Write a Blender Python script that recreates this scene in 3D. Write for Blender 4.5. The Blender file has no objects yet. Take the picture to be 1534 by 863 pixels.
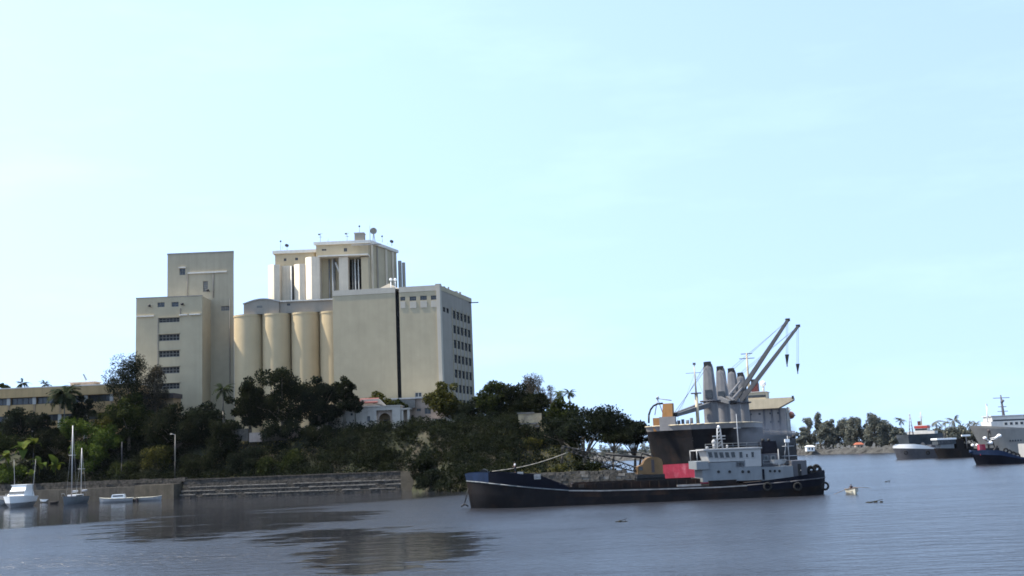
import bpy, math, random
import numpy as np
from mathutils import Vector, Matrix

# ------------------------------------------------------------------ camera, sky, sun, exposure
sc = bpy.context.scene
col = sc.collection
ROLL = math.radians(2.4)
FOC, CX, CY, EYE = 1620.0, 767.0, 431.5, 9.0
PITCH = math.atan(243.5 / FOC * math.cos(ROLL))
F_ = Vector((0, math.cos(PITCH), math.sin(PITCH)))
R0 = Vector((1, 0, 0)); U0 = Vector((0, -math.sin(PITCH), math.cos(PITCH)))
R_ = math.cos(ROLL) * R0 - math.sin(ROLL) * U0
U_ = math.sin(ROLL) * R0 + math.cos(ROLL) * U0
cam = bpy.data.cameras.new('camera')
cam.sensor_width = 36.0
cam.lens = FOC / 1534.0 * 36.0
cam.clip_start = 0.5; cam.clip_end = 12000
camo = bpy.data.objects.new('camera', cam); col.objects.link(camo)
M = Matrix.Identity(4)
for i in range(3):
    M[i][0] = R_[i]; M[i][1] = U_[i]; M[i][2] = -F_[i]
M[2][3] = EYE
camo.matrix_world = M
sc.camera = camo

SUN_AZ = math.radians(-91)      # measured from +Y towards +X
SUN_EL = math.radians(57)
SUN_DIR = Vector((math.sin(SUN_AZ) * math.cos(SUN_EL), math.cos(SUN_AZ) * math.cos(SUN_EL), math.sin(SUN_EL)))
world = bpy.data.worlds.new('World'); sc.world = world; world.use_nodes = True
wn, wl = world.node_tree.nodes, world.node_tree.links
wn.clear()
sky = wn.new('ShaderNodeTexSky'); sky.sky_type = 'NISHITA'; sky.sun_disc = False
sky.sun_elevation = SUN_EL; sky.sun_rotation = SUN_AZ
sky.air_density = 1.0; sky.dust_density = 0.4; sky.ozone_density = 1.0; sky.altitude = 0
bg = wn.new('ShaderNodeBackground'); bg.inputs['Strength'].default_value = 0.15
# thin high cloud: a faint procedural veil over the sky
wtc = wn.new('ShaderNodeTexCoord'); wmp = wn.new('ShaderNodeMapping'); wmp.inputs['Scale'].default_value = (1.5, 1.5, 7.0)
wno = wn.new('ShaderNodeTexNoise'); wno.inputs['Scale'].default_value = 2.2; wno.inputs['Detail'].default_value = 6; wno.inputs['Roughness'].default_value = 0.62
wrm = wn.new('ShaderNodeMapRange'); wrm.inputs['From Min'].default_value = 0.5; wrm.inputs['From Max'].default_value = 0.8; wrm.inputs['To Max'].default_value = 0.035
wmx = wn.new('ShaderNodeMix'); wmx.data_type = 'RGBA'; wmx.inputs['B'].default_value = (6.6, 8.6, 9.6, 1)
wo = wn.new('ShaderNodeOutputWorld')
# hazy tropical air: the sky keeps nearly one tone down to the horizon
wsp = wn.new('ShaderNodeSeparateXYZ'); wcb = wn.new('ShaderNodeCombineXYZ'); wml = wn.new('ShaderNodeMath'); wml.operation = 'MULTIPLY_ADD'
wml.inputs[1].default_value = 0.34; wml.inputs[2].default_value = 0.40
wl.new(wtc.outputs['Generated'], wsp.inputs[0]); wl.new(wsp.outputs[0], wcb.inputs[0]); wl.new(wsp.outputs[1], wcb.inputs[1])
wl.new(wsp.outputs[2], wml.inputs[0]); wl.new(wml.outputs[0], wcb.inputs[2]); wl.new(wcb.outputs[0], sky.inputs['Vector'])
wl.new(wtc.outputs['Generated'], wmp.inputs['Vector']); wl.new(wmp.outputs['Vector'], wno.inputs['Vector'])
wl.new(wno.outputs['Fac'], wrm.inputs['Value']); wl.new(wrm.outputs['Result'], wmx.inputs['Factor'])
wti = wn.new('ShaderNodeMix'); wti.data_type = 'RGBA'; wti.blend_type = 'MULTIPLY'; wti.inputs['Factor'].default_value = 1; wti.inputs['B'].default_value = (1.11, 1.0, 0.87, 1)
wl.new(sky.outputs['Color'], wti.inputs['A']); wl.new(wti.outputs['Result'], wmx.inputs['A']); wl.new(wmx.outputs['Result'], bg.inputs['Color'])
wl.new(bg.outputs['Background'], wo.inputs['Surface'])

sl = bpy.data.lights.new('sun', 'SUN'); sl.energy = 3.0; sl.angle = math.radians(0.53); sl.color = (1.0, 0.93, 0.80)
slo = bpy.data.objects.new('sun', sl); col.objects.link(slo)
slo.rotation_euler = SUN_DIR.to_track_quat('Z', 'Y').to_euler(); slo.location = (-200, 200, 300)
sc.view_settings.view_transform = 'Standard'; sc.view_settings.look = 'None'
sc.view_settings.exposure = 1.6; sc.view_settings.gamma = 1.0
try: sc.view_settings.use_curve_mapping = False
except Exception: pass
sc.render.engine = 'CYCLES'
sc.cycles.use_denoising = True
sc.cycles.max_bounces = 6; sc.cycles.diffuse_bounces = 3; sc.cycles.glossy_bounces = 3
sc.cycles.transmission_bounces = 4; sc.cycles.volume_bounces = 1; sc.cycles.transparent_max_bounces = 8
sc.cycles.filter_width = 1.7

# ------------------------------------------------------------------ photo pixel -> place
def ray(x, y):
    return F_ + R_ * ((x - CX) / FOC) + U_ * ((CY - y) / FOC)
def W(x, y, d):
    v = ray(x, y); t = d / v.y
    return Vector((v.x * t, d, EYE + v.z * t))
def G(x, y, z=0.0):
    v = ray(x, y); t = (z - EYE) / v.z
    return Vector((v.x * t, v.y * t, z))

# ------------------------------------------------------------------ materials
MATS = {}
def mat(name, c, rough=0.75, var=0.18, scale=0.6, streak=0.0, bump=0.0, bscale=6.0, metal=0.0, spec=0.3, c2=None, c2amt=0.5, c2scale=0.2):
    m = bpy.data.materials.new(name); m.use_nodes = True
    n, l = m.node_tree.nodes, m.node_tree.links
    b = n['Principled BSDF']
    b.inputs['Roughness'].default_value = rough; b.inputs['Metallic'].default_value = metal
    b.inputs['Specular IOR Level'].default_value = spec * (0.4 if name.startswith(('hull', 'mill', 'silo', 'plaster')) else 1.0)
    geo = n.new('ShaderNodeNewGeometry')
    cur = None
    base = n.new('ShaderNodeRGB'); base.outputs[0].default_value = (*c, 1); cur = base.outputs[0]
    if c2 is not None:
        no = n.new('ShaderNodeTexNoise'); no.inputs['Scale'].default_value = c2scale; no.inputs['Detail'].default_value = 8; no.inputs['Roughness'].default_value = 0.65
        l.new(geo.outputs['Position'], no.inputs['Vector'])
        r = n.new('ShaderNodeMapRange'); r.inputs['From Min'].default_value = 0.62 - 0.3 * c2amt; r.inputs['From Max'].default_value = 0.78 - 0.3 * c2amt
        l.new(no.outputs['Fac'], r.inputs['Value'])
        mx = n.new('ShaderNodeMix'); mx.data_type = 'RGBA'; mx.inputs['B'].default_value = (*c2, 1)
        l.new(r.outputs['Result'], mx.inputs['Factor']); l.new(cur, mx.inputs['A']); cur = mx.outputs['Result']
    if var > 0:
        no = n.new('ShaderNodeTexNoise'); no.inputs['Scale'].default_value = scale; no.inputs['Detail'].default_value = 7; no.inputs['Roughness'].default_value = 0.6
        l.new(geo.outputs['Position'], no.inputs['Vector'])
        r = n.new('ShaderNodeMapRange'); r.inputs['From Min'].default_value = 0.3; r.inputs['From Max'].default_value = 0.7
        r.inputs['To Min'].default_value = 1 - var; r.inputs['To Max'].default_value = 1 + var * 0.6
        l.new(no.outputs['Fac'], r.inputs['Value'])
        mx = n.new('ShaderNodeMix'); mx.data_type = 'RGBA'; mx.blend_type = 'MULTIPLY'; mx.inputs['Factor'].default_value = 1
        l.new(cur, mx.inputs['A']); l.new(r.outputs['Result'], mx.inputs['B']); cur = mx.outputs['Result']
    if streak > 0:
        mp = n.new('ShaderNodeMapping'); mp.inputs['Scale'].default_value = (0.9, 0.9, 0.05)
        no = n.new('ShaderNodeTexNoise'); no.inputs['Scale'].default_value = 1.0; no.inputs['Detail'].default_value = 6
        l.new(geo.outputs['Position'], mp.inputs['Vector']); l.new(mp.outputs['Vector'], no.inputs['Vector'])
        r = n.new('ShaderNodeMapRange'); r.inputs['From Min'].default_value = 0.45; r.inputs['From Max'].default_value = 0.75
        r.inputs['To Min'].default_value = 1.0; r.inputs['To Max'].default_value = 1 - streak
        l.new(no.outputs['Fac'], r.inputs['Value'])
        mx = n.new('ShaderNodeMix'); mx.data_type = 'RGBA'; mx.blend_type = 'MULTIPLY'; mx.inputs['Factor'].default_value = 1
        l.new(cur, mx.inputs['A']); l.new(r.outputs['Result'], mx.inputs['B']); cur = mx.outputs['Result']
    l.new(cur, b.inputs['Base Color'])
    if bump > 0:
        no = n.new('ShaderNodeTexNoise'); no.inputs['Scale'].default_value = bscale; no.inputs['Detail'].default_value = 4
        l.new(geo.outputs['Position'], no.inputs['Vector'])
        bm = n.new('ShaderNodeBump'); bm.inputs['Strength'].default_value = bump; bm.inputs['Distance'].default_value = 0.3
        l.new(no.outputs['Fac'], bm.inputs['Height']); l.new(bm.outputs['Normal'], b.inputs['Normal'])
    MATS[name] = m
    return m

def leafmat(name, c, var=0.45, trans=0.3):
    m = bpy.data.materials.new(name); m.use_nodes = True
    n, l = m.node_tree.nodes, m.node_tree.links
    b = n['Principled BSDF']; b.inputs['Roughness'].default_value = 0.7; b.inputs['Specular IOR Level'].default_value = 0.05
    geo = n.new('ShaderNodeNewGeometry')
    no = n.new('ShaderNodeTexNoise'); no.inputs['Scale'].default_value = 0.45; no.inputs['Detail'].default_value = 3
    l.new(geo.outputs['Position'], no.inputs['Vector'])
    ad = n.new('ShaderNodeMath'); ad.operation = 'ADD'
    l.new(no.outputs['Fac'], ad.inputs[0]); l.new(geo.outputs['Random Per Island'], ad.inputs[1])
    r = n.new('ShaderNodeMapRange'); r.inputs['From Min'].default_value = 0.4; r.inputs['From Max'].default_value = 1.6
    r.inputs['To Min'].default_value = 1 - var; r.inputs['To Max'].default_value = 1 + var * 1.3
    l.new(ad.outputs[0], r.inputs['Value'])
    hs = n.new('ShaderNodeMix'); hs.data_type = 'RGBA'
    hs.inputs['A'].default_value = (*c, 1); hs.inputs['B'].default_value = (c[0] * 1.55, c[1] * 1.12, c[2] * 0.8, 1)
    l.new(geo.outputs['Random Per Island'], hs.inputs['Factor'])
    mx = n.new('ShaderNodeMix'); mx.data_type = 'RGBA'; mx.blend_type = 'MULTIPLY'; mx.inputs['Factor'].default_value = 1
    l.new(hs.outputs['Result'], mx.inputs['A']); l.new(r.outputs['Result'], mx.inputs['B'])
    l.new(mx.outputs['Result'], b.inputs['Base Color'])
    t = n.new('ShaderNodeBsdfTranslucent'); l.new(mx.outputs['Result'], t.inputs['Color'])
    ms = n.new('ShaderNodeMixShader'); ms.inputs[0].default_value = trans
    l.new(b.outputs[0], ms.inputs[1]); l.new(t.outputs[0], ms.inputs[2])
    l.new(ms.outputs[0], n['Material Output'].inputs['Surface'])
    MATS[name] = m
    return m

mat('mill_beige', (0.405, 0.34, 0.228), 0.85, 0.08, 0.25, streak=0.07)
mat('mill_light', (0.46, 0.41, 0.33), 0.85, 0.08, 0.25, streak=0.07)
mat('mill_tower', (0.37, 0.315, 0.22), 0.85, 0.10, 0.25, streak=0.10)
mat('mill_grey', (0.28, 0.25, 0.205), 0.85, 0.10, 0.25, streak=0.10)  # grey parts; also carries the shade of the main block's side wall
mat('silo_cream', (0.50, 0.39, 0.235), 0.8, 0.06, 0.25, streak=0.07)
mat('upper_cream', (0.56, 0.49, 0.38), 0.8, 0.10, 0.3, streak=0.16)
mat('trim_white', (0.66, 0.61, 0.52), 0.7, 0.10, 0.8, streak=0.12)
mat('roof_grey', (0.42, 0.41, 0.39), 0.9, 0.2, 0.4)
mat('glass', (0.035, 0.04, 0.045), 0.25, 0.3, 0.7, spec=0.5)
mat('louvre', (0.16, 0.155, 0.14), 0.8, 0.3, 2.0)
mat('dark', (0.022, 0.022, 0.022), 0.8, 0.3, 1.0)
mat('black_steel', (0.016, 0.016, 0.017), 0.6, 0.3, 2.0)
mat('steel', (0.33, 0.34, 0.35), 0.55, 0.15, 1.0)
mat('pipe_light', (0.55, 0.53, 0.48), 0.6, 0.1, 1.0)
mat('school_tan', (0.40, 0.27, 0.13), 0.85, 0.10, 0.4, streak=0.18)
mat('school_grey', (0.42, 0.40, 0.36), 0.85, 0.12, 0.8, streak=0.2)
mat('school_brown', (0.27, 0.19, 0.11), 0.85, 0.15, 0.8)
mat('plaster_white', (0.41, 0.37, 0.32), 0.85, 0.14, 0.7, streak=0.2)
mat('plaster_ochre', (0.46, 0.36, 0.22), 0.9, 0.22, 0.6, streak=0.25, c2=(0.3, 0.24, 0.17), c2amt=0.5, c2scale=0.5)
mat('plaster_pink', (0.42, 0.33, 0.27), 0.9, 0.18, 0.6, streak=0.2)
mat('roof_red', (0.17, 0.06, 0.055), 0.85, 0.25, 1.5)
mat('quay', (0.066, 0.059, 0.048), 0.95, 0.3, 0.5, streak=0.35, bump=0.4, bscale=3.0)
mat('quay_end', (0.088, 0.075, 0.055), 0.95, 0.3, 0.6, streak=0.3, bump=0.3)
mat('stone', (0.062, 0.055, 0.047), 0.95, 0.55, 1.3, bump=0.8, bscale=2.2, c2=(0.03, 0.028, 0.024), c2amt=0.55, c2scale=0.9)
mat('stone_light', (0.17, 0.155, 0.135), 0.95, 0.4, 1.0, bump=0.6, bscale=2.0)
mat('rubble', (0.085, 0.076, 0.064), 0.95, 0.5, 1.0, bump=0.8, bscale=2.5)
mat('far_rock', (0.060, 0.058, 0.054), 0.95, 0.5, 0.6, bump=0.5)
mat('bark', (0.10, 0.085, 0.065), 0.95, 0.3, 2.0)
mat('bark_pale', (0.22, 0.20, 0.17), 0.95, 0.3, 2.0)
leafmat('leaf_dark', (0.0085, 0.0135, 0.006))
leafmat('leaf_deep', (0.0075, 0.0130, 0.008))
leafmat('leaf_mid', (0.018, 0.029, 0.009))
leafmat('leaf_bright', (0.036, 0.066, 0.014), 0.5, 0.3)
leafmat('leaf_olive', (0.036, 0.044, 0.013), 0.45)
leafmat('leaf_grey', (0.036, 0.039, 0.032), 0.35)
leafmat('leaf_far_hazed', (0.095, 0.122, 0.122), 0.3)  # haze fading mixed into the leaf colour: lighter and bluer than the foliage itself
leafmat('leaf_palm', (0.014, 0.024, 0.011), 0.4)
leafmat('leaf_lime', (0.060, 0.090, 0.018), 0.4)
leafmat('grass_dry', (0.10, 0.11, 0.045), 0.4)
mat('hull_black', (0.012, 0.011, 0.012), 0.8, 0.35, 0.5, streak=0.2, c2=(0.025, 0.016, 0.012), c2amt=0.35, c2scale=0.3)
mat('hull_brownblack', (0.017, 0.014, 0.014), 0.85, 0.35, 0.6, streak=0.3, c2=(0.035, 0.021, 0.015), c2amt=0.5, c2scale=0.35)
mat('hull_blue', (0.013, 0.026, 0.060), 0.6, 0.3, 0.6, streak=0.25)
mat('hull_navy', (0.006, 0.007, 0.013), 0.75, 0.3, 0.6, streak=0.25)
mat('hull_red', (0.30, 0.035, 0.060), 0.7, 0.25, 0.5, streak=0.2, c2=(0.38, 0.11, 0.14), c2amt=0.35, c2scale=0.35)
mat('deck_rust', (0.05, 0.038, 0.030), 0.9, 0.35, 0.8)
mat('rub_line', (0.30, 0.28, 0.26), 0.8, 0.4, 0.8)
mat('house_grey', (0.17, 0.185, 0.195), 0.6, 0.10, 0.6, streak=0.22)
mat('house_white', (0.34, 0.335, 0.325), 0.6, 0.10, 0.6, streak=0.2)
mat('ship_cream', (0.50, 0.42, 0.29), 0.6, 0.10, 0.5, streak=0.15)
mat('ship_grey', (0.22, 0.205, 0.195), 0.6, 0.12, 0.6, streak=0.2)
mat('crane_grey', (0.165, 0.16, 0.16), 0.55, 0.14, 0.6, streak=0.25)
mat('jib_grey', (0.095, 0.093, 0.093), 0.6, 0.15, 0.6, streak=0.2)
mat('ship_white', (0.55, 0.53, 0.49), 0.55, 0.08, 0.6, streak=0.12)
mat('orange', (0.30, 0.15, 0.05), 0.6, 0.2, 0.8, streak=0.2)
mat('lifeboat_orange', (0.30, 0.09, 0.045), 0.5, 0.15, 1.0)
mat('cab_tan', (0.16, 0.095, 0.042), 0.7, 0.25, 0.8, streak=0.3)
mat('funnel_red', (0.09, 0.022, 0.02), 0.6, 0.2, 0.8)
mat('stripe_red', (0.36, 0.05, 0.04), 0.5, 0.1, 0.8)
mat('navy_grey', (0.23, 0.22, 0.20), 0.6, 0.10, 0.4, streak=0.15)
mat('work_grey', (0.085, 0.085, 0.095), 0.65, 0.2, 0.6, streak=0.2)
mat('tarp', (0.045, 0.055, 0.065), 0.9, 0.25, 0.6)
mat('rope', (0.34, 0.32, 0.28), 0.9, 0.2, 2.0)
mat('gel_white', (0.80, 0.80, 0.78), 0.35, 0.04, 1.0)
mat('boat_grey', (0.30, 0.30, 0.30), 0.5, 0.15, 1.0)
mat('boat_cream', (0.55, 0.52, 0.42), 0.6, 0.15, 1.0)
mat('boat_dark', (0.06, 0.05, 0.05), 0.7, 0.2, 1.0)
mat('boat_teal', (0.05, 0.13, 0.15), 0.6, 0.15, 1.0)
mat('alu', (0.36, 0.36, 0.36), 0.45, 0.05, 1.0, metal=0.3)
mat('rubber', (0.016, 0.016, 0.016), 0.85, 0.2, 3.0)
mat('skin', (0.16, 0.085, 0.055), 0.6, 0.1, 4.0)
mat('cloth_pale', (0.55, 0.56, 0.58), 0.9, 0.1, 4.0)
mat('cloth_dark', (0.03, 0.032, 0.045), 0.9, 0.2, 4.0)
mat('hair', (0.012, 0.010, 0.009), 0.8, 0.1, 4.0)
mat('weed', (0.014, 0.013, 0.008), 0.9, 0.4, 3.0)
mat('wood', (0.16, 0.11, 0.07), 0.85, 0.25, 1.5)

# ------------------------------------------------------------------ objects
LOC = {}
def tag(o, label, cat, group=None):
    o['label'] = label; o['category'] = cat
    if group: o['group'] = group
    return o
def thing(name, label, cat, loc=(0, 0, 0), rz=0.0, group=None):
    o = bpy.data.objects.new(name, None); col.objects.link(o)
    o.empty_display_size = 0.5
    o.location = loc; o.rotation_euler = (0, 0, rz)
    LOC[o.name] = Vector(loc)
    return tag(o, label, cat, group)
def mesh_obj(name, me, parent=None):
    o = bpy.data.objects.new(name, me); col.objects.link(o)
    if parent is not None:
        o.parent = parent
        LOC[o.name] = LOC.get(parent.name, Vector((0, 0, 0)))
    return o
def structure(o, kind='structure'):
    o['kind'] = kind
    return o

class MB:
    """collects boxes, tubes and sheets; build() links them as one mesh object"""
    def __init__(s): s.v = []; s.f = []; s.smooth = []
    def add(s, vs, fs, sm=False):
        k = len(s.v); s.v += [tuple(v) for v in vs]
        s.f += [tuple(i + k for i in f) for f in fs]; s.smooth += [sm] * len(fs)
        return s
    def hexa(s, a, b):
        """a, b: bottom and top rings of four points"""
        return s.add(list(a) + list(b), [(3, 2, 1, 0), (4, 5, 6, 7), (0, 1, 5, 4), (1, 2, 6, 5), (2, 3, 7, 6), (3, 0, 4, 7)])
    def box(s, x0, x1, y0, y1, z0, z1):
        if x1 < x0: x0, x1 = x1, x0
        if y1 < y0: y0, y1 = y1, y0
        if z1 < z0: z0, z1 = z1, z0
        r = [(x0, y0), (x1, y0), (x1, y1), (x0, y1)]
        return s.hexa([(x, y, z0) for x, y in r], [(x, y, z1) for x, y in r])
    def pbox(s, x0, y0, x1, y1, d, depth):
        """box whose front face is the photo rectangle at distance d"""
        xm, ym = (x0 + x1) / 2, (y0 + y1) / 2
        return s.box(W(x0, ym, d).x, W(x1, ym, d).x, d, d + depth, W(xm, y1, d).z, W(xm, y0, d).z)
    def prism(s, pts, z0, z1):
        n = len(pts); v = [(x, y, z0) for x, y in pts] + [(x, y, z1) for x, y in pts]
        return s.add(v, [tuple(range(n - 1, -1, -1)), tuple(range(n, 2 * n))] + [(i, (i + 1) % n, n + (i + 1) % n, n + i) for i in range(n)])
    def side(s, pts, y0, y1):
        """outline in x,z pushed along y"""
        n = len(pts); v = [(x, y0, z) for x, z in pts] + [(x, y1, z) for x, z in pts]
        return s.add(v, [tuple(range(n)), tuple(range(2 * n - 1, n - 1, -1))] + [((i + 1) % n, i, n + i, n + (i + 1) % n) for i in range(n)])
    def tube(s, p, q, r0, r1=None, n=8, sm=True):
        p, q = Vector(p), Vector(q); r1 = r0 if r1 is None else r1
        a = (q - p)
        if a.length < 1e-6: return s
        a.normalize(); u = a.orthogonal().normalized(); w = a.cross(u)
        vs = []
        for c, r in ((p, r0), (q, r1)):
            for i in range(n):
                t = 2 * math.pi * i / n; vs.append(c + (u * math.cos(t) + w * math.sin(t)) * r)
        k = len(s.v); s.v += [tuple(v) for v in vs]
        s.f += [(k + i, k + (i + 1) % n, k + n + (i + 1) % n, k + n + i) for i in range(n)]; s.smooth += [sm] * n
        s.f += [tuple(k + i for i in range(n - 1, -1, -1)), tuple(k + n + i for i in range(n))]; s.smooth += [False] * 2
        return s
    def path(s, pts, r0, r1=None, n=6):
        r1 = r0 if r1 is None else r1; m = len(pts) - 1
        for i in range(m):
            s.tube(pts[i], pts[i + 1], r0 + (r1 - r0) * i / m, r0 + (r1 - r0) * (i + 1) / m, n)
        return s
    def ball(s, c, rx, ry=None, rz=None, n=12, m=7, z0=-1.0):
        ry = rx if ry is None else ry; rz = rx if rz is None else rz
        vs = []; a0 = math.asin(max(-1, z0))
        for j in range(m + 1):
            a = a0 + (math.pi / 2 - a0) * j / m
            for i in range(n):
                t = 2 * math.pi * i / n
                vs.append((c[0] + rx * math.cos(a) * math.cos(t), c[1] + ry * math.cos(a) * math.sin(t), c[2] + rz * math.sin(a)))
        fs = [(j * n + i, j * n + (i + 1) % n, (j + 1) * n + (i + 1) % n, (j + 1) * n + i) for j in range(m) for i in range(n)]
        return s.add(vs, fs, True)
    def lathe(s, cx, cy, prof, n=32, sm=True):
        vs = [(cx + r * math.cos(2 * math.pi * i / n), cy + r * math.sin(2 * math.pi * i / n), z) for r, z in prof for i in range(n)]
        fs = [(j * n + i, j * n + (i + 1) % n, (j + 1) * n + (i + 1) % n, (j + 1) * n + i) for j in range(len(prof) - 1) for i in range(n)]
        s.add(vs, fs, sm)
        return s
    def wall(s, O, u, n, w, h, holes, t=0.45):
        """wall sheet with real openings: O lower left, u along, n outward; holes (u0,u1,v0,v1) get reveals of depth t"""
        O, u, n = Vector(O), Vector(u).normalized(), Vector(n).normalized(); z = Vector((0, 0, 1))
        us = sorted({0.0, w} | {q for a in holes for q in a[:2]}); vs = sorted({0.0, h} | {q for a in holes for q in a[2:4]})
        P = lambda a, b, c=0.0: O + u * a + z * b - n * c
        for i in range(len(us) - 1):
            for j in range(len(vs) - 1):
                cu, cv = (us[i] + us[i + 1]) / 2, (vs[j] + vs[j + 1]) / 2
                if any(a[0] < cu < a[1] and a[2] < cv < a[3] for a in holes): continue
                s.add([P(us[i], vs[j]), P(us[i + 1], vs[j]), P(us[i + 1], vs[j + 1]), P(us[i], vs[j + 1])], [(0, 1, 2, 3)])
        for a in holes:
            q = [(a[0], a[2]), (a[1], a[2]), (a[1], a[3]), (a[0], a[3])]
            vv = [P(x, y) for x, y in q] + [P(x, y, t) for x, y in q]
            s.add(vv, [(1, 0, 4, 5), (2, 1, 5, 6), (3, 2, 6, 7), (0, 3, 7, 4)])
        return s
    def build(s, name, m, parent=None, world=False):
        me = bpy.data.meshes.new(name)
        off = LOC.get(parent.name, Vector((0, 0, 0))) if (parent is not None and world) else Vector((0, 0, 0))
        vs = [(a - off.x, b - off.y, c - off.z) for a, b, c in s.v]
        me.from_pydata(vs, [], s.f)
        me.polygons.foreach_set('use_smooth', s.smooth)
        me.materials.append(MATS[m]); me.validate(); me.update()
        return mesh_obj(name, me, parent)

def pane(O, u, n, hole, inset, name, m, parent):
    """glass or louvre sheet with thickness inside an opening"""
    O, u, n = Vector(O), Vector(u).normalized(), Vector(n).normalized(); z = Vector((0, 0, 1))
    q = [(hole[0] - .02, hole[2] - .02), (hole[1] + .02, hole[2] - .02), (hole[1] + .02, hole[3] + .02), (hole[0] - .02, hole[3] + .02)]
    a = [O + u * x + z * y - n * (inset + 0.06) for x, y in q]; b = [O + u * x + z * y - n * inset for x, y in q]
    return MB().hexa(a, b).build(name, m, parent, True)
def window(O, u, n, hole, parent, inset=0.3, cols=2, rows=1, glass='glass', frame='trim_white', bar=0.09, name='window'):
    """a frame with bars, its glass a sub-part"""
    O, u, n = Vector(O), Vector(u).normalized(), Vector(n).normalized(); z = Vector((0, 0, 1))
    mb = MB()
    def strip(u0, u1, v0, v1):
        q = [(u0, v0), (u1, v0), (u1, v1), (u0, v1)]
        mb.hexa([O + u * x + z * y - n * (inset + .02) for x, y in q], [O + u * x + z * y - n * (inset - 0.10) for x, y in q])
    u0, u1, v0, v1 = hole
    strip(u0, u1, v0, v0 + bar); strip(u0, u1, v1 - bar, v1); strip(u0, u0 + bar, v0 + bar, v1 - bar); strip(u1 - bar, u1, v0 + bar, v1 - bar)
    for i in range(1, cols):
        c = u0 + (u1 - u0) * i / cols; strip(c - bar / 2, c + bar / 2, v0 + bar, v1 - bar)
    for i in range(1, rows):
        c = v0 + (v1 - v0) * i / rows; strip(u0 + bar, u1 - bar, c - bar / 2, c + bar / 2)
    f = mb.build(name, frame, parent, True)
    pane(O, u, n, hole, inset + 0.02, 'pane', glass, f)
    return f

def quad_mesh(name, P, Nrm, S, asp, m, rng, parent=None, world=False):
    """thousands of small leaf faces as one mesh: centres P, normals Nrm, sizes S"""
    n = len(P)
    t = rng.normal(size=(n, 3)); t -= (t * Nrm).sum(1)[:, None] * Nrm; t /= np.linalg.norm(t, axis=1)[:, None] + 1e-9
    b = np.cross(Nrm, t)
    a = t * S[:, None]; c = b * (S * asp)[:, None]
    bend = Nrm * (S * 0.25)[:, None]
    V = np.stack([P - a - bend * .6, P - c * .9 + bend * .3, P + a - bend * .6, P + c * .9 + bend * .3], 1).reshape(-1, 3)
    if parent is not None and world:
        L = LOC.get(parent.name, Vector((0, 0, 0))); V = V - np.array([L.x, L.y, L.z])
    me = bpy.data.meshes.new(name)
    me.vertices.add(4 * n); me.vertices.foreach_set('co', V.astype(np.float32).ravel())
    me.loops.add(4 * n); me.loops.foreach_set('vertex_index', np.arange(4 * n, dtype=np.int32))
    me.polygons.add(n); me.polygons.foreach_set('loop_start', np.arange(0, 4 * n, 4, dtype=np.int32))
    try: me.polygons.foreach_set('loop_total', np.full(n, 4, dtype=np.int32))
    except Exception: pass
    me.materials.append(MATS[m]); me.update(calc_edges=True)
    return mesh_obj(name, me, parent)
def copy_tree(o, parent=None):
    c = o.copy(); col.objects.link(c)
    if parent is not None: c.parent = parent
    for ch in [q for q in bpy.data.objects if q.parent == o]: copy_tree(ch, c)
    return c
# ------------------------------------------------------------------ land form
SHORE = [(-420, 470), (-330, 405), (-210, 340), (-152, 316), (-92, 297), (-57, 286.5), (-27, 279.5), (-20, 262), (-12, 250.5), (7, 241), (25, 237.5), (30, 243), (28, 262),
         (20, 284), (20, 335), (8, 400), (-40, 520), (-420, 620)]
def sstep(t):
    t = np.clip(t, 0, 1); return t * t * (3 - 2 * t)
def shore_dist(X, Y):
    """signed distance to the shore line, positive inland"""
    X = np.asarray(X, float); Y = np.asarray(Y, float)
    dm = np.full(X.shape, 1e9); ins = np.zeros(X.shape, bool); n = len(SHORE)
    for i in range(n):
        x0, y0 = SHORE[i]; x1, y1 = SHORE[(i + 1) % n]
        dx, dy = x1 - x0, y1 - y0
        t = np.clip(((X - x0) * dx + (Y - y0) * dy) / (dx * dx + dy * dy), 0, 1)
        dm = np.minimum(dm, np.hypot(X - x0 - t * dx, Y - y0 - t * dy))
        c = (y0 > Y) != (y1 > Y)
        with np.errstate(divide='ignore', invalid='ignore'):
            ins ^= c & (X < (x1 - x0) * (Y - y0) / (y1 - y0 + 1e-12) + x0)
    return np.where(ins, dm, -dm)
def bumps(X, Y):
    return 0.5 * np.sin(X * .31 + 1.3 * np.sin(Y * .17)) * np.sin(Y * .27 + X * .11) + 0.3 * np.sin(X * .83 + Y * .4) * np.sin(Y * .71 - X * .22)
def height(X, Y):
    X = np.asarray(X, float); Y = np.asarray(Y, float)
    d = shore_dist(X, Y)
    walled = sstep((-26.5 - X) / 3.0)
    zw = -2.2 + 6.4 * sstep((d - 2.6) / 2.2) + 12.4 * sstep((d - 4.5) / 21.0)                       # bank behind the quay wall
    low = -1.2 + 4.6 * sstep(d / 9.0)                                # natural bank and spit
    hill = 13.2 * sstep((Y - 258 - 10 * sstep((X + 5) / 12)) / 40.0) * sstep((24 - X) / 14.0)
    zu = np.minimum(low + hill, 16.8)
    z = zw * walled + zu * (1 - walled) + bumps(X, Y) * sstep((d - 3) / 6) * sstep((40 - d) / 15) * 1.3
    return np.where(d > 0, z, np.maximum(-2.5, d * 0.8 - 0.8 + 0 * X))
def hgt(x, y): return float(height(np.array([x]), np.array([y]))[0])

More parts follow.
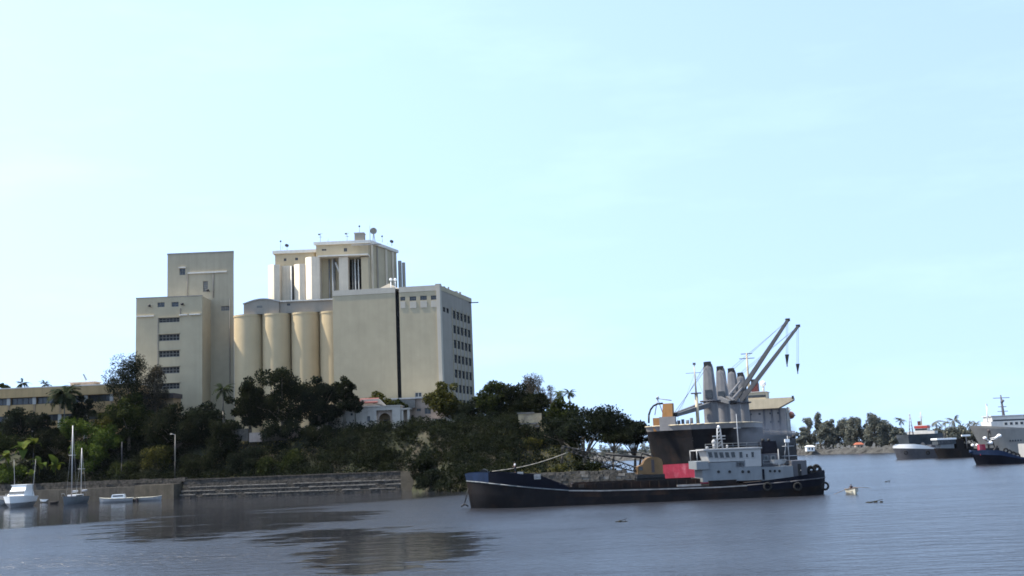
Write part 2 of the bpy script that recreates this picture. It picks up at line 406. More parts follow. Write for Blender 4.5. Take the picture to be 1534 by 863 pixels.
def build_land():
    xs = np.concatenate([np.arange(-420, -170, 10.0), np.arange(-170, 36.1, 2.0)]); ys = np.concatenate([np.arange(232, 360, 2.0), np.arange(360, 625, 12.0)])
    X, Y = np.meshgrid(xs, ys); d = shore_dist(X, Y); Z = height(X, Y)
    nx, ny = len(xs), len(ys)
    V = np.stack([X, Y, Z], 2).reshape(-1, 3)
    Fc = []
    dd = d.reshape(-1)
    for j in range(ny - 1):
        for i in range(nx - 1):
            q = (j * nx + i, j * nx + i + 1, (j + 1) * nx + i + 1, (j + 1) * nx + i)
            if max(dd[k] for k in q) > -3: Fc.append(q)
    me = bpy.data.meshes.new('land'); me.from_pydata(V.tolist(), [], Fc); me.update()
    me.polygons.foreach_set('use_smooth', [True] * len(me.polygons))
    mat('soil', (0.040, 0.033, 0.022), 0.95, 0.45, 0.35, bump=0.6, bscale=1.5, c2=(0.024, 0.028, 0.013), c2amt=0.8, c2scale=0.12)
    me.materials.append(MATS['soil'])
    structure(mesh_obj('land', me))
build_land()

# ------------------------------------------------------------------ water
def build_water():
    m = bpy.data.materials.new('water'); m.use_nodes = True
    n, l = m.node_tree.nodes, m.node_tree.links
    b = n['Principled BSDF']; b.inputs['Base Color'].default_value = (0.019, 0.020, 0.025, 1)
    b.inputs['IOR'].default_value = 1.40
    geo = n.new('ShaderNodeNewGeometry')
    def noise(scale, det, sx, sy, rot=0.0):
        mp = n.new('ShaderNodeMapping'); mp.inputs['Scale'].default_value = (sx, sy, 1); mp.inputs['Rotation'].default_value = (0, 0, rot)
        t = n.new('ShaderNodeTexNoise'); t.inputs['Scale'].default_value = scale; t.inputs['Detail'].default_value = det; t.inputs['Roughness'].default_value = 0.6
        l.new(geo.outputs['Position'], mp.inputs['Vector']); l.new(mp.outputs['Vector'], t.inputs['Vector'])
        return t.outputs['Fac']
    def mth(op, a, b_=None, c=None):
        k = n.new('ShaderNodeMath'); k.operation = op
        for i, q in enumerate((a, b_, c)):
            if q is None: continue
            if isinstance(q, (int, float)): k.inputs[i].default_value = q
            else: l.new(q, k.inputs[i])
        return k.outputs[0]
    def smooth(v, a, b_, t0=0.0, t1=1.0):
        r = n.new('ShaderNodeMapRange'); r.interpolation_type = 'SMOOTHSTEP'
        r.inputs['From Min'].default_value = a; r.inputs['From Max'].default_value = b_; r.inputs['To Min'].default_value = t0; r.inputs['To Max'].default_value = t1
        l.new(v, r.inputs['Value']); return r.outputs['Result']
    sp = n.new('ShaderNodeSeparateXYZ'); l.new(geo.outputs['Position'], sp.inputs[0]); X, Y = sp.outputs[0], sp.outputs[1]
    edge = mth('SUBTRACT', noise(0.06, 6, 0.5, 1.6), 0.5)
    edge2 = mth('SUBTRACT', noise(0.16, 6, 0.6, 1.5), 0.5)
    edge3 = mth('SUBTRACT', noise(0.5, 4, 0.35, 1.6), 0.5)
    # sheltered water under the quay
    p, q = G(0, 795), G(560, 752)
    sl_ = (q.y - p.y) / (q.x - p.x)
    s = mth('SUBTRACT', mth('SUBTRACT', Y, p.y), mth('MULTIPLY', mth('SUBTRACT', X, p.x), sl_))
    s = mth('ADD', s, mth('MULTIPLY', edge, 40.0))
    calm = mth('MULTIPLY', smooth(s, -6, 12), smooth(X, -2, -16))
    # slicks of smooth water
    def slick(x0, y0, x1, y1, amp, ang=0.0):
        c = (G(x0, (y0 + y1) / 2) + G(x1, (y0 + y1) / 2)) / 2
        xm = (x0 + x1) / 2; ya, yb = G(xm, y0), G(xm, y1)
        rx = abs(G(x1, (y0 + y1) / 2).x - G(x0, (y0 + y1) / 2).x) / 2; ry = abs(ya.y - yb.y) / 2
        a = mth('DIVIDE', mth('SUBTRACT', X, c.x), rx); e = mth('DIVIDE', mth('SUBTRACT', Y, (ya.y + yb.y) / 2), ry)
        r2 = mth('ADD', mth('MULTIPLY', a, a), mth('MULTIPLY', e, e))
        v = mth('ADD', r2, mth('ADD', mth('MULTIPLY', edge3, 3.2), mth('ADD', mth('MULTIPLY', edge2, amp), mth('MULTIPLY', edge, amp * .6))))
        return smooth(v, 1.25, 0.75)
    sk = None
    for a in ((180, 782, 440, 808, 3.6), (215, 766, 450, 790, 3.8), (380, 769, 550, 786, 4.2), (470, 797, 735, 852, 3.6), (400, 792, 580, 812, 4.2)):
        t = slick(*a); sk = t if sk is None else mth('MAXIMUM', sk, t)
    calm2 = mth('MAXIMUM', mth('MULTIPLY', calm, 0.985), mth('MULTIPLY', sk, 0.975))
    h = mth('ADD', mth('MULTIPLY', noise(0.6, 4, 0.75, 1.4, 0.3), 0.8), mth('MULTIPLY', noise(0.16, 3, 0.65, 1.4, -0.2), 1.3))
    h = mth('ADD', h, mth('MULTIPLY', noise(1.3, 3, 0.7, 1.4), 0.6))
    h = mth('ADD', h, mth('MULTIPLY', noise(0.34, 3, 0.45, 1.5, 0.12), 1.5))
    amp = smooth(noise(0.035, 4, 0.35, 1.8), 0.3, 0.7, 0.55, 1.1)
    amp = mth('MULTIPLY', amp, smooth(Y, 110, 420, 1.0, 0.35))
    amp = mth('MULTIPLY', amp, mth('MULTIPLY_ADD', calm2, -0.93, 1.0))
    l.new(mth('MULTIPLY_ADD', calm2, -0.20, 0.25), b.inputs['Roughness'])
    bp = n.new('ShaderNodeBump'); bp.inputs['Distance'].default_value = 0.5
    l.new(h, bp.inputs['Height']); l.new(amp, bp.inputs['Strength']); l.new(bp.outputs['Normal'], b.inputs['Normal'])
    me = bpy.data.meshes.new('water'); me.from_pydata([(-1300, -300, 0), (1500, -300, 0), (1500, 2300, 0), (-1300, 2300, 0)], [], [(0, 1, 2, 3)])
    me.materials.append(m)
    structure(mesh_obj('water', me))
    # river bed well below, so the place has a bottom from any side
build_water()

# ------------------------------------------------------------------ far shore: low land with a rock breakwater
FAR = [(-700, 900), (-200, 800), (60, 680), (162, 590), (190, 551), (240, 515), (330, 500), (600, 520), (1300, 640)]
def far_y(x):
    return float(np.interp(x, [p[0] for p in FAR], [p[1] for p in FAR]))
def build_far():
    rng = np.random.default_rng(7)
    V, Fc = [], []
    xs = np.concatenate([np.arange(-700, 40, 20.0), np.arange(40, 420, 1.6), np.arange(420, 1301, 20.0)])
    prof = [(-1.5, -1.0), (0.5, 0.3), (2.2, 1.5), (4.0, 2.7), (5.5, 3.1), (8.5, 2.6), (30, 2.4), (600, 3.0)]
    for x in xs:
        y0 = far_y(x)
        for k, (a, z) in enumerate(prof):
            j = rng.normal() * .45 if 0 < k < 5 else 0
            V.append((x + (rng.normal() * .3 if 0 < k < 5 else 0), y0 + a + j, z + (rng.normal() * .35 if 0 < k < 5 else 0)))
    P = len(prof)
    for i in range(len(xs) - 1):
        for k in range(P - 1): Fc.append((i * P + k, (i + 1) * P + k, (i + 1) * P + k + 1, i * P + k + 1))
    me = bpy.data.meshes.new('far_shore'); me.from_pydata(V, [], Fc); me.materials.append(MATS['far_rock']); me.update()
    structure(mesh_obj('far_shore', me))
build_far()

# ------------------------------------------------------------------ air
def build_haze():
    m = bpy.data.materials.new('haze'); m.use_nodes = True
    n, l = m.node_tree.nodes, m.node_tree.links
    n.remove(n['Principled BSDF'])
    v = n.new('ShaderNodeVolumePrincipled'); v.inputs['Color'].default_value = (0.86, 0.92, 1.0, 1); v.inputs['Density'].default_value = HAZE
    v.inputs['Anisotropy'].default_value = 0.3
    l.new(v.outputs[0], n['Material Output'].inputs['Volume'])
    o = MB().box(-1320, 1520, -320, 2320, -3.5, 112)
    me = bpy.data.meshes.new('haze'); me.from_pydata(o.v, [], o.f); me.materials.append(m)
    structure(mesh_obj('haze', me), 'stuff')
HAZE = 0.000012
build_haze()

# ------------------------------------------------------------------ quay walls
def build_quay():
    # concrete quay under the trees
    A, B = Vector((-330, 398)), Vector((-92.5, 296.0))
    pts = [Vector((-330, 402)), Vector((-210, 337)), Vector((-152, 313)), Vector((-92.5, 294.0))]
    t = thing('concrete_quay', 'long low grey concrete quay the moored boats lie against', 'quay wall', (-152, 313, 0))
    for i in range(3):
        p, q = pts[i], pts[i + 1]; L = (q - p).length; u = (q - p) / L; nn = Vector((u.y, -u.x))
        k = max(1, int(L / 6.2))
        for j in range(k):
            a = p + u * (L * j / k + .03); b = p + u * (L * (j + 1) / k - .03)
            off = random.Random(i * 50 + j).uniform(-.05, .05)
            last = (i == 2 and j >= k - 2)
            top = 3.9 if last else 3.5
            a1, b1 = a + nn * (off + (.5 if last else 0)), b + nn * (off + (.5 if last else 0)); a2, b2 = a - nn * 3.6, b - nn * 3.6
            ring = [a1, b1, b2, a2]
            MB().hexa([(v.x, v.y, -2) for v in ring], [(v.x, v.y, top) for v in ring]).build('panel', 'quay_end' if last else 'quay', t, True)
    # rough stone parapet at the back of the quay
    w = thing('stone_parapet', 'rough dark stone parapet along the back of the concrete quay', 'wall', (-152, 317, 3.5))
    rng = random.Random(3)
    for i in range(3):
        p, q = pts[i], pts[i + 1]; L = (q - p).length; u = (q - p) / L; nn = Vector((u.y, -u.x)); p = p - nn * 3.4; q = q - nn * 3.4
        k = int(L / 2.4)
        if i == 0: continue
        for j in range(k):
            for r in range(2):
                a = p + u * (L * (j + .5 * (r % 2)) / k + .04); b = p + u * (L * (j + 1 + .5 * (r % 2)) / k - .04)
                o = rng.uniform(-.12, .12); ring = [a + nn * (.5 + o), b + nn * (.5 + o), b - nn * .6, a - nn * .6]
                z0 = 3.42 + r * 1.0; z1 = z0 + .95 + rng.uniform(-.08, .15)
                MB().hexa([(v.x, v.y, z0) for v in ring], [(v.x, v.y, z1) for v in ring]).build('stone', 'stone', w, True)
    # stepped stone wall
    p, q = Vector((-91.5, 294.8)), Vector((-27.0, 277.4)); L = (q - p).length; u = (q - p) / L; nn = Vector((u.y, -u.x))
    s = thing('stepped_stone_wall', 'dark stone river wall with three pale stepped ledges, ending in a square corner', 'river wall', (-60, 287, 0))
    def slab(a, b, f, bk, z0, z1, name, m):
        r = [p + u * a + nn * f, p + u * b + nn * f, p + u * b - nn * bk, p + u * a - nn * bk]
        return MB().hexa([(v.x, v.y, z0) for v in r], [(v.x, v.y, z1) for v in r]).build(name, m, s, True)
    slab(0, L, -1.9, 3.6, -2, 4.75, 'upper_wall', 'stone')
    slab(L - 3.4, L + .1, -.1, 3.4, -2, 4.85, 'end_block', 'quay_end')
    for k, (f, z) in enumerate(((0.0, .75), (-.65, 1.75), (-1.3, 2.75))):
        slab(0, L - 3.45, f, 1.95, -2, z, 'step', 'stone')
        x = 0.0
        while x < L - 5:
            w_ = rng.uniform(1.6, 3.0)
            if rng.random() < .86: slab(x + .05, x + w_ - .05, f + .12 + rng.uniform(-.05, .08), .28 - f, z + .004, z + rng.uniform(.16, .3), 'coping_stone', 'stone_light')
            x += w_
    x = 0.0
    while x < L - 3.5:
        w_ = rng.uniform(2.0, 3.4)
        slab(x + .04, min(x + w_, L - 3.5) - .04, -1.75 + rng.uniform(-.06, .06), 3.5, 4.754, 4.98 + rng.uniform(-.05, .08), 'top_stone', 'stone')
        x += w_
build_quay()

# rubble retaining wall on the spit behind the barge
def build_spit_wall():
    rng = random.Random(11)
    t = thing('rubble_wall', 'pale grey rubble retaining wall on the shore just behind the long barge', 'wall', (12, 240, 0))
    p, q = Vector((2.0, 241.0)), Vector((25.5, 236.0)); L = (q - p).length; u = (q - p) / L; nn = Vector((u.y, -u.x))
    x0 = 0.0
    for r in range(7):
        x = -.6 * (r % 2); z = -.6 + r * .64
        while x < L - (0 if r < 6 else 3.5):
            w_ = rng.uniform(.7, 1.9); h = .6 + rng.uniform(-.05, .16); o = rng.uniform(-.25, .25) - r * .13
            a, b = x + .04, x + w_ - .04
            rg = [p + u * a + nn * o, p + u * b + nn * (o + rng.uniform(-.1, .1)), p + u * b - nn * 1.8, p + u * a - nn * 1.8]
            MB().hexa([(v.x, v.y, z) for v in rg], [(v.x, v.y, z + h) for v in rg]).build('stone', 'stone_light' if rng.random() < .08 else 'rubble', t, True)
            x += w_
build_spit_wall()
# ------------------------------------------------------------------ mill buildings
GZ = 16.0      # plateau level under the buildings
XU, YN = Vector((1, 0, 0)), Vector((0, -1, 0))
def front(x0, y0, x1, d, zb=GZ, ):
    """lower-left corner, width and height of a wall facing the river, from its photo top edge and sides"""
    a, b = W(x0, y0, d), W(x1, y0, d)
    z = W((x0 + x1) / 2, y0, d).z
    return Vector((a.x, d, zb)), b.x - a.x, z - zb
def hole(O, d, x0, y0, x1, y1):
    a, b = W(x0, (y0 + y1) / 2, d), W(x1, (y0 + y1) / 2, d); xm = (x0 + x1) / 2
    return (a.x - O.x, b.x - O.x, W(xm, y1, d).z - O.z, W(xm, y0, d).z - O.z)

def mill_tower():
    d1, d2 = 356.0, 366.0
    O2, w2, h2 = front(251, 380, 350, d2)
    t = thing('mill_tower', 'tall beige mill tower with a lower window block in front of it', 'building', (O2.x + w2 / 2, d2, GZ))
    # high slab at the back
    holes = [hole(O2, d2, 269, 402, 277.5, 412), hole(O2, d2, 304, 421, 311.5, 437), hole(O2, d2, 331, 458.5, 343.5, 465.5)]
    mb = MB().wall(O2, XU, YN, w2, h2, holes, .5)
    x0, x1, z1 = O2.x, O2.x + w2, GZ + h2; dp = 14.0
    mb.add([(x0, d2, GZ), (x0, d2 + dp, GZ), (x0, d2 + dp, z1), (x0, d2, z1)], [(0, 3, 2, 1)])
    xb = x1 * (1 + dp / d2) - .1
    mb.add([(x1, d2, GZ), (xb, d2 + dp, GZ), (xb, d2 + dp, z1), (x1, d2, z1)], [(0, 1, 2, 3)])
    mb.add([(x0, d2 + dp, GZ), (xb, d2 + dp, GZ), (xb, d2 + dp, z1), (x0, d2 + dp, z1)], [(0, 3, 2, 1)])
    mb.build('rear_slab_wall', 'mill_tower', t, True)
    MB().prism([(x0 - .12, d2 - .12), (x1 + .12, d2 - .12), (xb + .12, d2 + dp + .12), (x0 - .12, d2 + dp + .12)], z1 + .003, z1 + .5).build('coping', 'mill_grey', t, True)
    window(O2, XU, YN, holes[0], t, cols=2, rows=2, frame='louvre')
    window(O2, XU, YN, holes[1], t, cols=1, rows=5, glass='louvre', frame='mill_grey', name='vent')
    window(O2, XU, YN, holes[2], t, cols=4, rows=2, glass='louvre', frame='mill_grey', name='vent')
    h = holes[0]
    MB().box(O2.x + h[0] - .2, O2.x + h[1] + .2, d2 - .5, d2 + .1, O2.z + h[3] + .05, O2.z + h[3] + .4).build('lintel', 'trim_white', t, True)
    a = hole(O2, d2, 282, 407.4, 340, 409.2)
    MB().box(O2.x + a[0], O2.x + a[1], d2 - .55, d2 + .1, O2.z + a[2], O2.z + a[3]).build('ledge', 'trim_white', t, True)
    for xx, ya, yb, wd in ((319.5, 411, 446, .35), (281, 411, 446, .25), (313.5, 447, 600, .3), (344.5, 447, 600, .22)):
        b = hole(O2, d2, xx, ya, xx + 1, yb); MB().tube((O2.x + b[0], d2 - .25, O2.z + b[2]), (O2.x + b[0], d2 - .25, O2.z + b[3]), wd * .6).build('downpipe', 'mill_grey', t, True)
    # window block
    O1, w1, h1 = front(204, 445.5, 303, d1)
    rows = [(476, 483), (500.5, 510.5), (525, 535), (549.5, 559.5), (574, 583)]
    hs = [hole(O1, d1, 236, 453, 246.5, 460), hole(O1, d1, 257, 452.5, 267.5, 459.5)] + [hole(O1, d1, 238, a, 269, b) for a, b in rows]
    b = MB().wall(O1, XU, YN, w1, h1, hs, .6)
    x0, x1, z1 = O1.x, O1.x + w1, GZ + h1
    b.add([(x0, d1, GZ), (x0, d2 - .01, GZ), (x0, d2 - .01, z1), (x0, d1, z1)], [(0, 3, 2, 1)])
    b.add([(x1, d1, GZ), (x1, d2 - .01, GZ), (x1, d2 - .01, z1), (x1, d1, z1)], [(0, 1, 2, 3)])
    b.build('front_block_wall', 'mill_beige', t, True)
    MB().box(x0 + .02, x1 - .02, d1 + .5, d2 - .02, z1 - .8, z1 - .4).build('front_block_roof', 'roof_grey', t, True)
    MB().box(x0 - .08, x1 + .08, d1 - .08, d1 + .35, z1 + .003, z1 + .3).build('parapet_cap', 'mill_grey', t, True)
    for k, hh in enumerate(hs):
        if k < 2: window(O1, XU, YN, hh, t, cols=2, rows=2, frame='louvre')
        else:
            window(O1, XU, YN, hh, t, inset=.45, cols=6, rows=2, glass='dark', frame='louvre', bar=.22)
            MB().box(O1.x + hh[0] - .15, O1.x + hh[1] + .15, d1 - .35, d1 + .05, O1.z + hh[3] + .02, O1.z + hh[3] + .28).build('lintel', 'mill_beige', t, True)
    for xa, xb, y in ((205, 231, 474), (269, 281, 472), (284, 300.5, 471.2)):
        q = hole(O1, d1, xa, y - .9, xb, y + .8); MB().box(O1.x + q[0], O1.x + q[1], d1 - .6, d1 + .05, O1.z + q[2], O1.z + q[3]).build('ledge', 'trim_white', t, True)
    for xx, ya, yb in ((236.2, 476, 570), (269.8, 462, 472)):
        q = hole(O1, d1, xx, ya, xx + 1, yb); MB().box(O1.x + q[0], O1.x + q[1], d1 - .3, d1 + .05, O1.z + q[2], O1.z + q[3]).build('pilaster', 'mill_grey', t, True)
    for xx, yy in ((227, 459), (276, 456.5), (314, 436)):
        dd = d1 if xx < 300 else d2
        p = W(xx, yy, dd); f = MB().tube((p.x, dd, p.z - .3), (p.x - .3, dd - .9, p.z), .09).ball((p.x - .4, dd - 1.0, p.z + .1), .55, .45, .45).build('flood_lamp', 'black_steel', t, True)
mill_tower()

def storage_silos():
    dc = 362.0
    zt = W(420, 469, dc - 4.8).z
    for k, (xp, lab) in enumerate(((372.5, 'outermost round cream grain silo, right next to the beige mill tower'), (415, 'second round cream grain silo counted from the beige mill tower'),
                                   (458.5, 'third round cream grain silo counted from the beige mill tower'), (501, 'round cream grain silo half hidden behind the blank mill front'))):
        c = W(xp, 520, dc); r = 4.78
        t = thing('grain_silo', lab, 'silo', (c.x, dc, GZ), group='front row of grain silos')
        MB().lathe(c.x, dc, [(r, GZ - 2), (r, zt)], 64).build('shell', 'silo_cream', t, True)
        MB().lathe(c.x, dc, [(r - .02, zt - .55), (r + .14, zt - .55), (r + .14, zt + .12), (0.01, zt + .16)], 64, False).build('top_slab', 'silo_cream', t, True)
storage_silos()

def gallery():
    d = 358.6
    zt = W(420, 469, 357.2).z + .17
    O = W(365, 470, d)
    t = thing('conveyor_gallery', 'long grey conveyor gallery with an arched end on top of the front silos', 'gallery', (W(430, 470, d).x, d, zt))
    xa, xb, xc = W(365, 460, d).x, W(418, 460, d).x, W(515, 460, d).x
    ze, zp = W(365, 456, d).z, W(391, 448.6, d).z
    ze2 = W(418, 452, d).z
    arch = [(xa + (xb - xa) * i / 14, ze + (ze2 - ze) * i / 14 + (zp - (ze + ze2) / 2) * math.sin(math.pi * i / 14)) for i in range(15)]
    MB().side([(xb, zt), (xa, zt)] + arch, d, d + 9.5).build('end_wall', 'mill_grey', t, True)
    ar2 = [(x + (-.25 if i == 0 else .1 if i == 14 else 0), z + .02) for i, (x, z) in enumerate(arch)]
    MB().side([(x, z + .32) for x, z in ar2[::-1]] + ar2, d - .35, d + 9.7).build('arched_roof', 'roof_grey', t, True)
    zr = W(460, 450.5, d).z
    hs = [(W(424, 1, d).x * 0 + (W(429, 456, d).x - xb), W(434, 456, d).x - xb, W(432, 457.5, d).z - zt, W(432, 454, d).z - zt)]
    Ow = Vector((xb, d + .8, zt))
    mb = MB().wall(Ow, XU, YN, xc - xb, zr - zt, hs, .4)
    mb.box(xb + .01, xc, d + 9.0, d + 9.3, zt, zr)
    mb.build('side_wall', 'mill_grey', t, True)
    window(Ow, XU, YN, hs[0], t, cols=2, frame='louvre')
    MB().box(xb + .12, xc, d + .2, d + 9.6, zr + .003, zr + .42).build('roof_edge', 'trim_white', t, True)
    q = W(385, 458, d), W(393, 461, d)
    MB().box(q[0].x, q[1].x, d - .06, d - .003, q[1].z, q[0].z).build('vent', 'louvre', t, True)
gallery()

def quad_building(pts, z0, z1):
    return MB().prism(pts, z0, z1)

def upper_silos():
    d = 380.0
    t = thing('tall_silo_block', 'tall pale silo block with rounded bins and recessed pipe bays behind the gallery', 'silo block', (W(480, 450, d).x, d, GZ))
    X = lambda x: W(x, 420, d).x
    Z = lambda x, y: W(x, y, d).z
    def bin_(x0, x1, yt, m='upper_cream', name='bin', front_=0.0, dp=9.0, rnd=True):
        a, b = X(x0), X(x1); r = min((b - a) * .55, 2.6); y0 = d + front_
        if rnd: pts = [(a + r - r * math.cos(q), y0 + r - r * math.sin(q)) for q in [math.pi / 2 * i / 8 for i in range(9)]]
        else: pts = [(a, y0)]
        pts += [(b, y0), (b, y0 + dp), (a, y0 + dp)]
        z1 = Z((x0 + x1) / 2, yt)
        mb = MB().prism(pts, GZ, z1)
        for i in range(len(mb.smooth)):
            if rnd and 2 <= i < 10: mb.smooth[i] = True
        o = mb.build(name, m, t, True)
        return o
    bin_(400, 419, 396.5)
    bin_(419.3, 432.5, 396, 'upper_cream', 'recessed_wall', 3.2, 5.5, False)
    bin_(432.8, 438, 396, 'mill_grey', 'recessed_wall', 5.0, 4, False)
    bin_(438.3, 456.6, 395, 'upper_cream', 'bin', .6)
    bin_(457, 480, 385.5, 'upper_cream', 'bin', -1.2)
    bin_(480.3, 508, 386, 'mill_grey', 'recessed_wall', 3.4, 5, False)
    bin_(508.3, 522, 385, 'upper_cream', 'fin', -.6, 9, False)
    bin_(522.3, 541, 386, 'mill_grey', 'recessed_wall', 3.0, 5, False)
    bin_(541.3, 552, 385, 'mill_beige', 'fin', .2, 9, False)
    za = Z(512, 384.6)
    MB().box(X(478), X(553), d - 1.6, d + 7.2, za + .01, za + .45).build('bay_roof', 'trim_white', t, True)
    for xx, m in ((434.5, 'pipe_light'), (436.8, 'dark'), (497, 'pipe_light'), (500, 'louvre'), (492, 'louvre'), (531, 'pipe_light'), (536, 'pipe_light'), (527, 'louvre')):
        MB().tube((X(xx), d + 2.2, GZ + 20), (X(xx), d + 2.2, Z(xx, 387) if xx > 450 else Z(xx, 397)), .28).build('pipe', m, t, True)
    q0, q1 = Vector((X(502), d + 1.8, Z(502, 392))), Vector((X(508), d + 1.2, Z(508, 408)))
    MB().tube(q0, q1, .35).build('chute', 'pipe_light', t, True)
    # end bins peeping out on the far side
    for x0, x1, yt in ((596.5, 602, 391), (602.5, 607.5, 393.5)):
        a, b = W(x0, 410, 402).x, W(x1, 410, 402).x
        MB().lathe((a + b) / 2, 402, [((b - a) / 2, GZ), ((b - a) / 2, W(x0, yt, 402).z), (.01, W(x0, yt, 402).z + .02)], 20).build('bin', 'mill_grey', t, True)
    # head houses
    def head(x0, x1, yt, dd, dp, skew, ext_right, slabm, holes_px, name):
        a, b = W(x0, yt + 10, dd).x, W(x1, yt + 10, dd).x
        zb, zt = W(x1, 396, dd).z - 22, W((x0 + x1) / 2, yt, dd).z
        if ext_right: c = (W(*ext_right).x, ext_right[2])
        else: c = (b, dd + dp)
        O = Vector((a, dd, zb)); hs = [hole(O, dd, *q) for q in holes_px]
        mb = MB().wall(O, XU, YN, b - a, zt - zb, hs, .5)
        back = (a + (c[0] - b), c[1])
        mb.add([(b, dd, zb), (c[0], c[1], zb), (c[0], c[1], zt), (b, dd, zt)], [(0, 1, 2, 3)])
        mb.add([(a, dd, zb), (back[0], back[1], zb), (back[0], back[1], zt), (a, dd, zt)], [(0, 3, 2, 1)])
        mb.add([(back[0], back[1], zb), (c[0], c[1], zb), (c[0], c[1], zt), (back[0], back[1], zt)], [(0, 3, 2, 1)])
        o = mb.build(name, 'mill_beige', t, True)
        for hh in hs: window(O, XU, YN, hh, t, cols=2, frame='louvre')
        e = .75
        sl = MB().prism([(a - e, dd - e), (b + e, dd - e), (c[0] + e, c[1] + e), (back[0] - e, back[1] + e)], zt + .003, zt + 1.1)
        sl.build('roof_slab', slabm, t, True)
        return a, b, c, zb, zt
    head(412, 471, 379.5, 386, 12, 0, None, 'trim_white', [(425, 387, 429, 391), (442, 386, 446.5, 390)], 'low_head_house')
    a, b, c, zb, zt = head(473.5, 552, 366, 383, 20, 0, (594, 385, 404), 'trim_white', [(482, 373, 489, 375.6), (515, 371.5, 520, 377)], 'high_head_house')
    for f in (.08, .58, .82):
        px, py = b + (c[0] - b) * f, 383 + (c[1] - 383) * f
        MB().box(px + .05, px + .75, py - .4, py + .6, zb, zt - .3).build('pilaster', 'upper_cream', t, True)
    MB().box(b + (c[0] - b) * .28, b + (c[0] - b) * .28 + .5, 383 + 21 * .28 - .5, 383 + 21 * .28 + .5, zb, zt - .3).build('downpipe', 'mill_grey', t, True)
    bx0, bx1 = W(531, 355, 384).x, W(545, 355, 384).x; zz = W(538, 349.5, 384).z
    MB().box(bx0, bx1, 384, 388, zt + 1.1, zz).build('lift_motor_room', 'mill_grey', t, True)
    MB().box(bx0 - .2, bx1 + .2, 383.8, 388.2, zz + .003, zz + .3).build('motor_room_roof', 'roof_grey', t, True)
    q = W(548, 367, 382)
    MB().box(q.x - 5, q.x + 5.5, 380.6, 382.2, q.z - .1, q.z + .1).box(q.x - 5, q.x + 5.5, 380.6, 380.68, q.z + 1.0, q.z + 1.08).build('service_balcony', 'steel', t, True)
    return zt + 1.1
ROOFZ = upper_silos()

def antenna(xb, yb, yt, d, label, kind, name='rooftop_antenna'):
    p, q = W(xb, yb, d), W(xb, yt, d); base = Vector((p.x, d, p.z))
    t = thing(name, label, 'antenna', base, group='rooftop antennas')
    MB().tube(base - Vector((0, 0, .6)), (p.x, d, q.z), .12, .07, 6).build('mast', 'steel', t, True)
    z = q.z
    if kind == 'yagi':
        MB().tube((p.x - .9, d, z - .4), (p.x + .9, d, z - .3), .08).tube((p.x - .8, d, z - 1.6), (p.x + .6, d, z - 1.5), .10).build('crossbar', 'steel', t, True)
        MB().box(p.x - .75, p.x - .1, d - .2, d + .2, z - .8, z - .3).build('element', 'louvre', t, True)
    elif kind == 'ball': MB().ball((p.x, d, z), .35).build('lamp', 'black_steel', t, True)
    elif kind == 'drum':
        MB().tube((p.x - .2, d - .5, z - .2), (p.x + .1, d + .5, z - .2), .55, n=12).build('drum', 'black_steel', t, True)
        MB().tube((p.x - 1.6, d, p.z), (p.x - 1.6, d, z - .3), .06).build('stay', 'steel', t, True)
    elif kind == 'dish':
        mb = MB()
        prof = [(0.01, .0), (.5, .06), (.95, .25), (1.25, .5)]
        n = 20; c = Vector((p.x, d - .5, z)); ax = Vector((.15, -1, .1)).normalized(); u = ax.orthogonal().normalized(); w = ax.cross(u)
        vs = [c + ax * h + (u * math.cos(2 * math.pi * i / n) + w * math.sin(2 * math.pi * i / n)) * r for r, h in prof for i in range(n)]
        vs += [v - ax * .08 for v in vs]; m_ = len(prof) * n
        fs = [(j * n + i, j * n + (i + 1) % n, (j + 1) * n + (i + 1) % n, (j + 1) * n + i) for j in range(len(prof) - 1) for i in range(n)]
        fs += [tuple(m_ + k for k in f[::-1]) for f in fs]
        mb.add(vs, fs, True).build('dish', 'mill_grey', t, True)
        MB().tube((p.x - .5, d, p.z - .5), (p.x, d - .3, z), .1).tube((p.x + .5, d, p.z - .5), (p.x, d - .3, z), .1).build('stand', 'steel', t, True)
antenna(420.5, 374, 361.5, 388, 'short mast with a lamp at the outer end of the lower head house roof', 'ball')
antenna(430, 374, 367, 388, 'stubby camera mast on the lower head house roof', 'drum')
antenna(480, 362, 349, 386, 'mast with two small panels at the near corner of the high roof', 'yagi')
antenna(491.5, 362, 356, 386, 'thin short whip aerial on the high roof', 'none')
antenna(520, 360, 348, 386, 'mast with one panel between the thin whip and the motor room', 'yagi')
antenna(538.5, 349, 339, 386, 'lamp mast on top of the lift motor room', 'ball')
antenna(554.5, 360, 328.5, 386, 'tallest thin whip mast next to the round dish', 'none')
antenna(560, 360, 347, 386, 'round grey satellite dish on the high roof', 'dish', 'satellite_dish')
antenna(572.5, 361, 354, 392, 'short lamp mast beyond the round dish', 'ball')
antenna(587, 366, 361, 398, 'black drum aerial at the far corner of the high roof', 'drum')

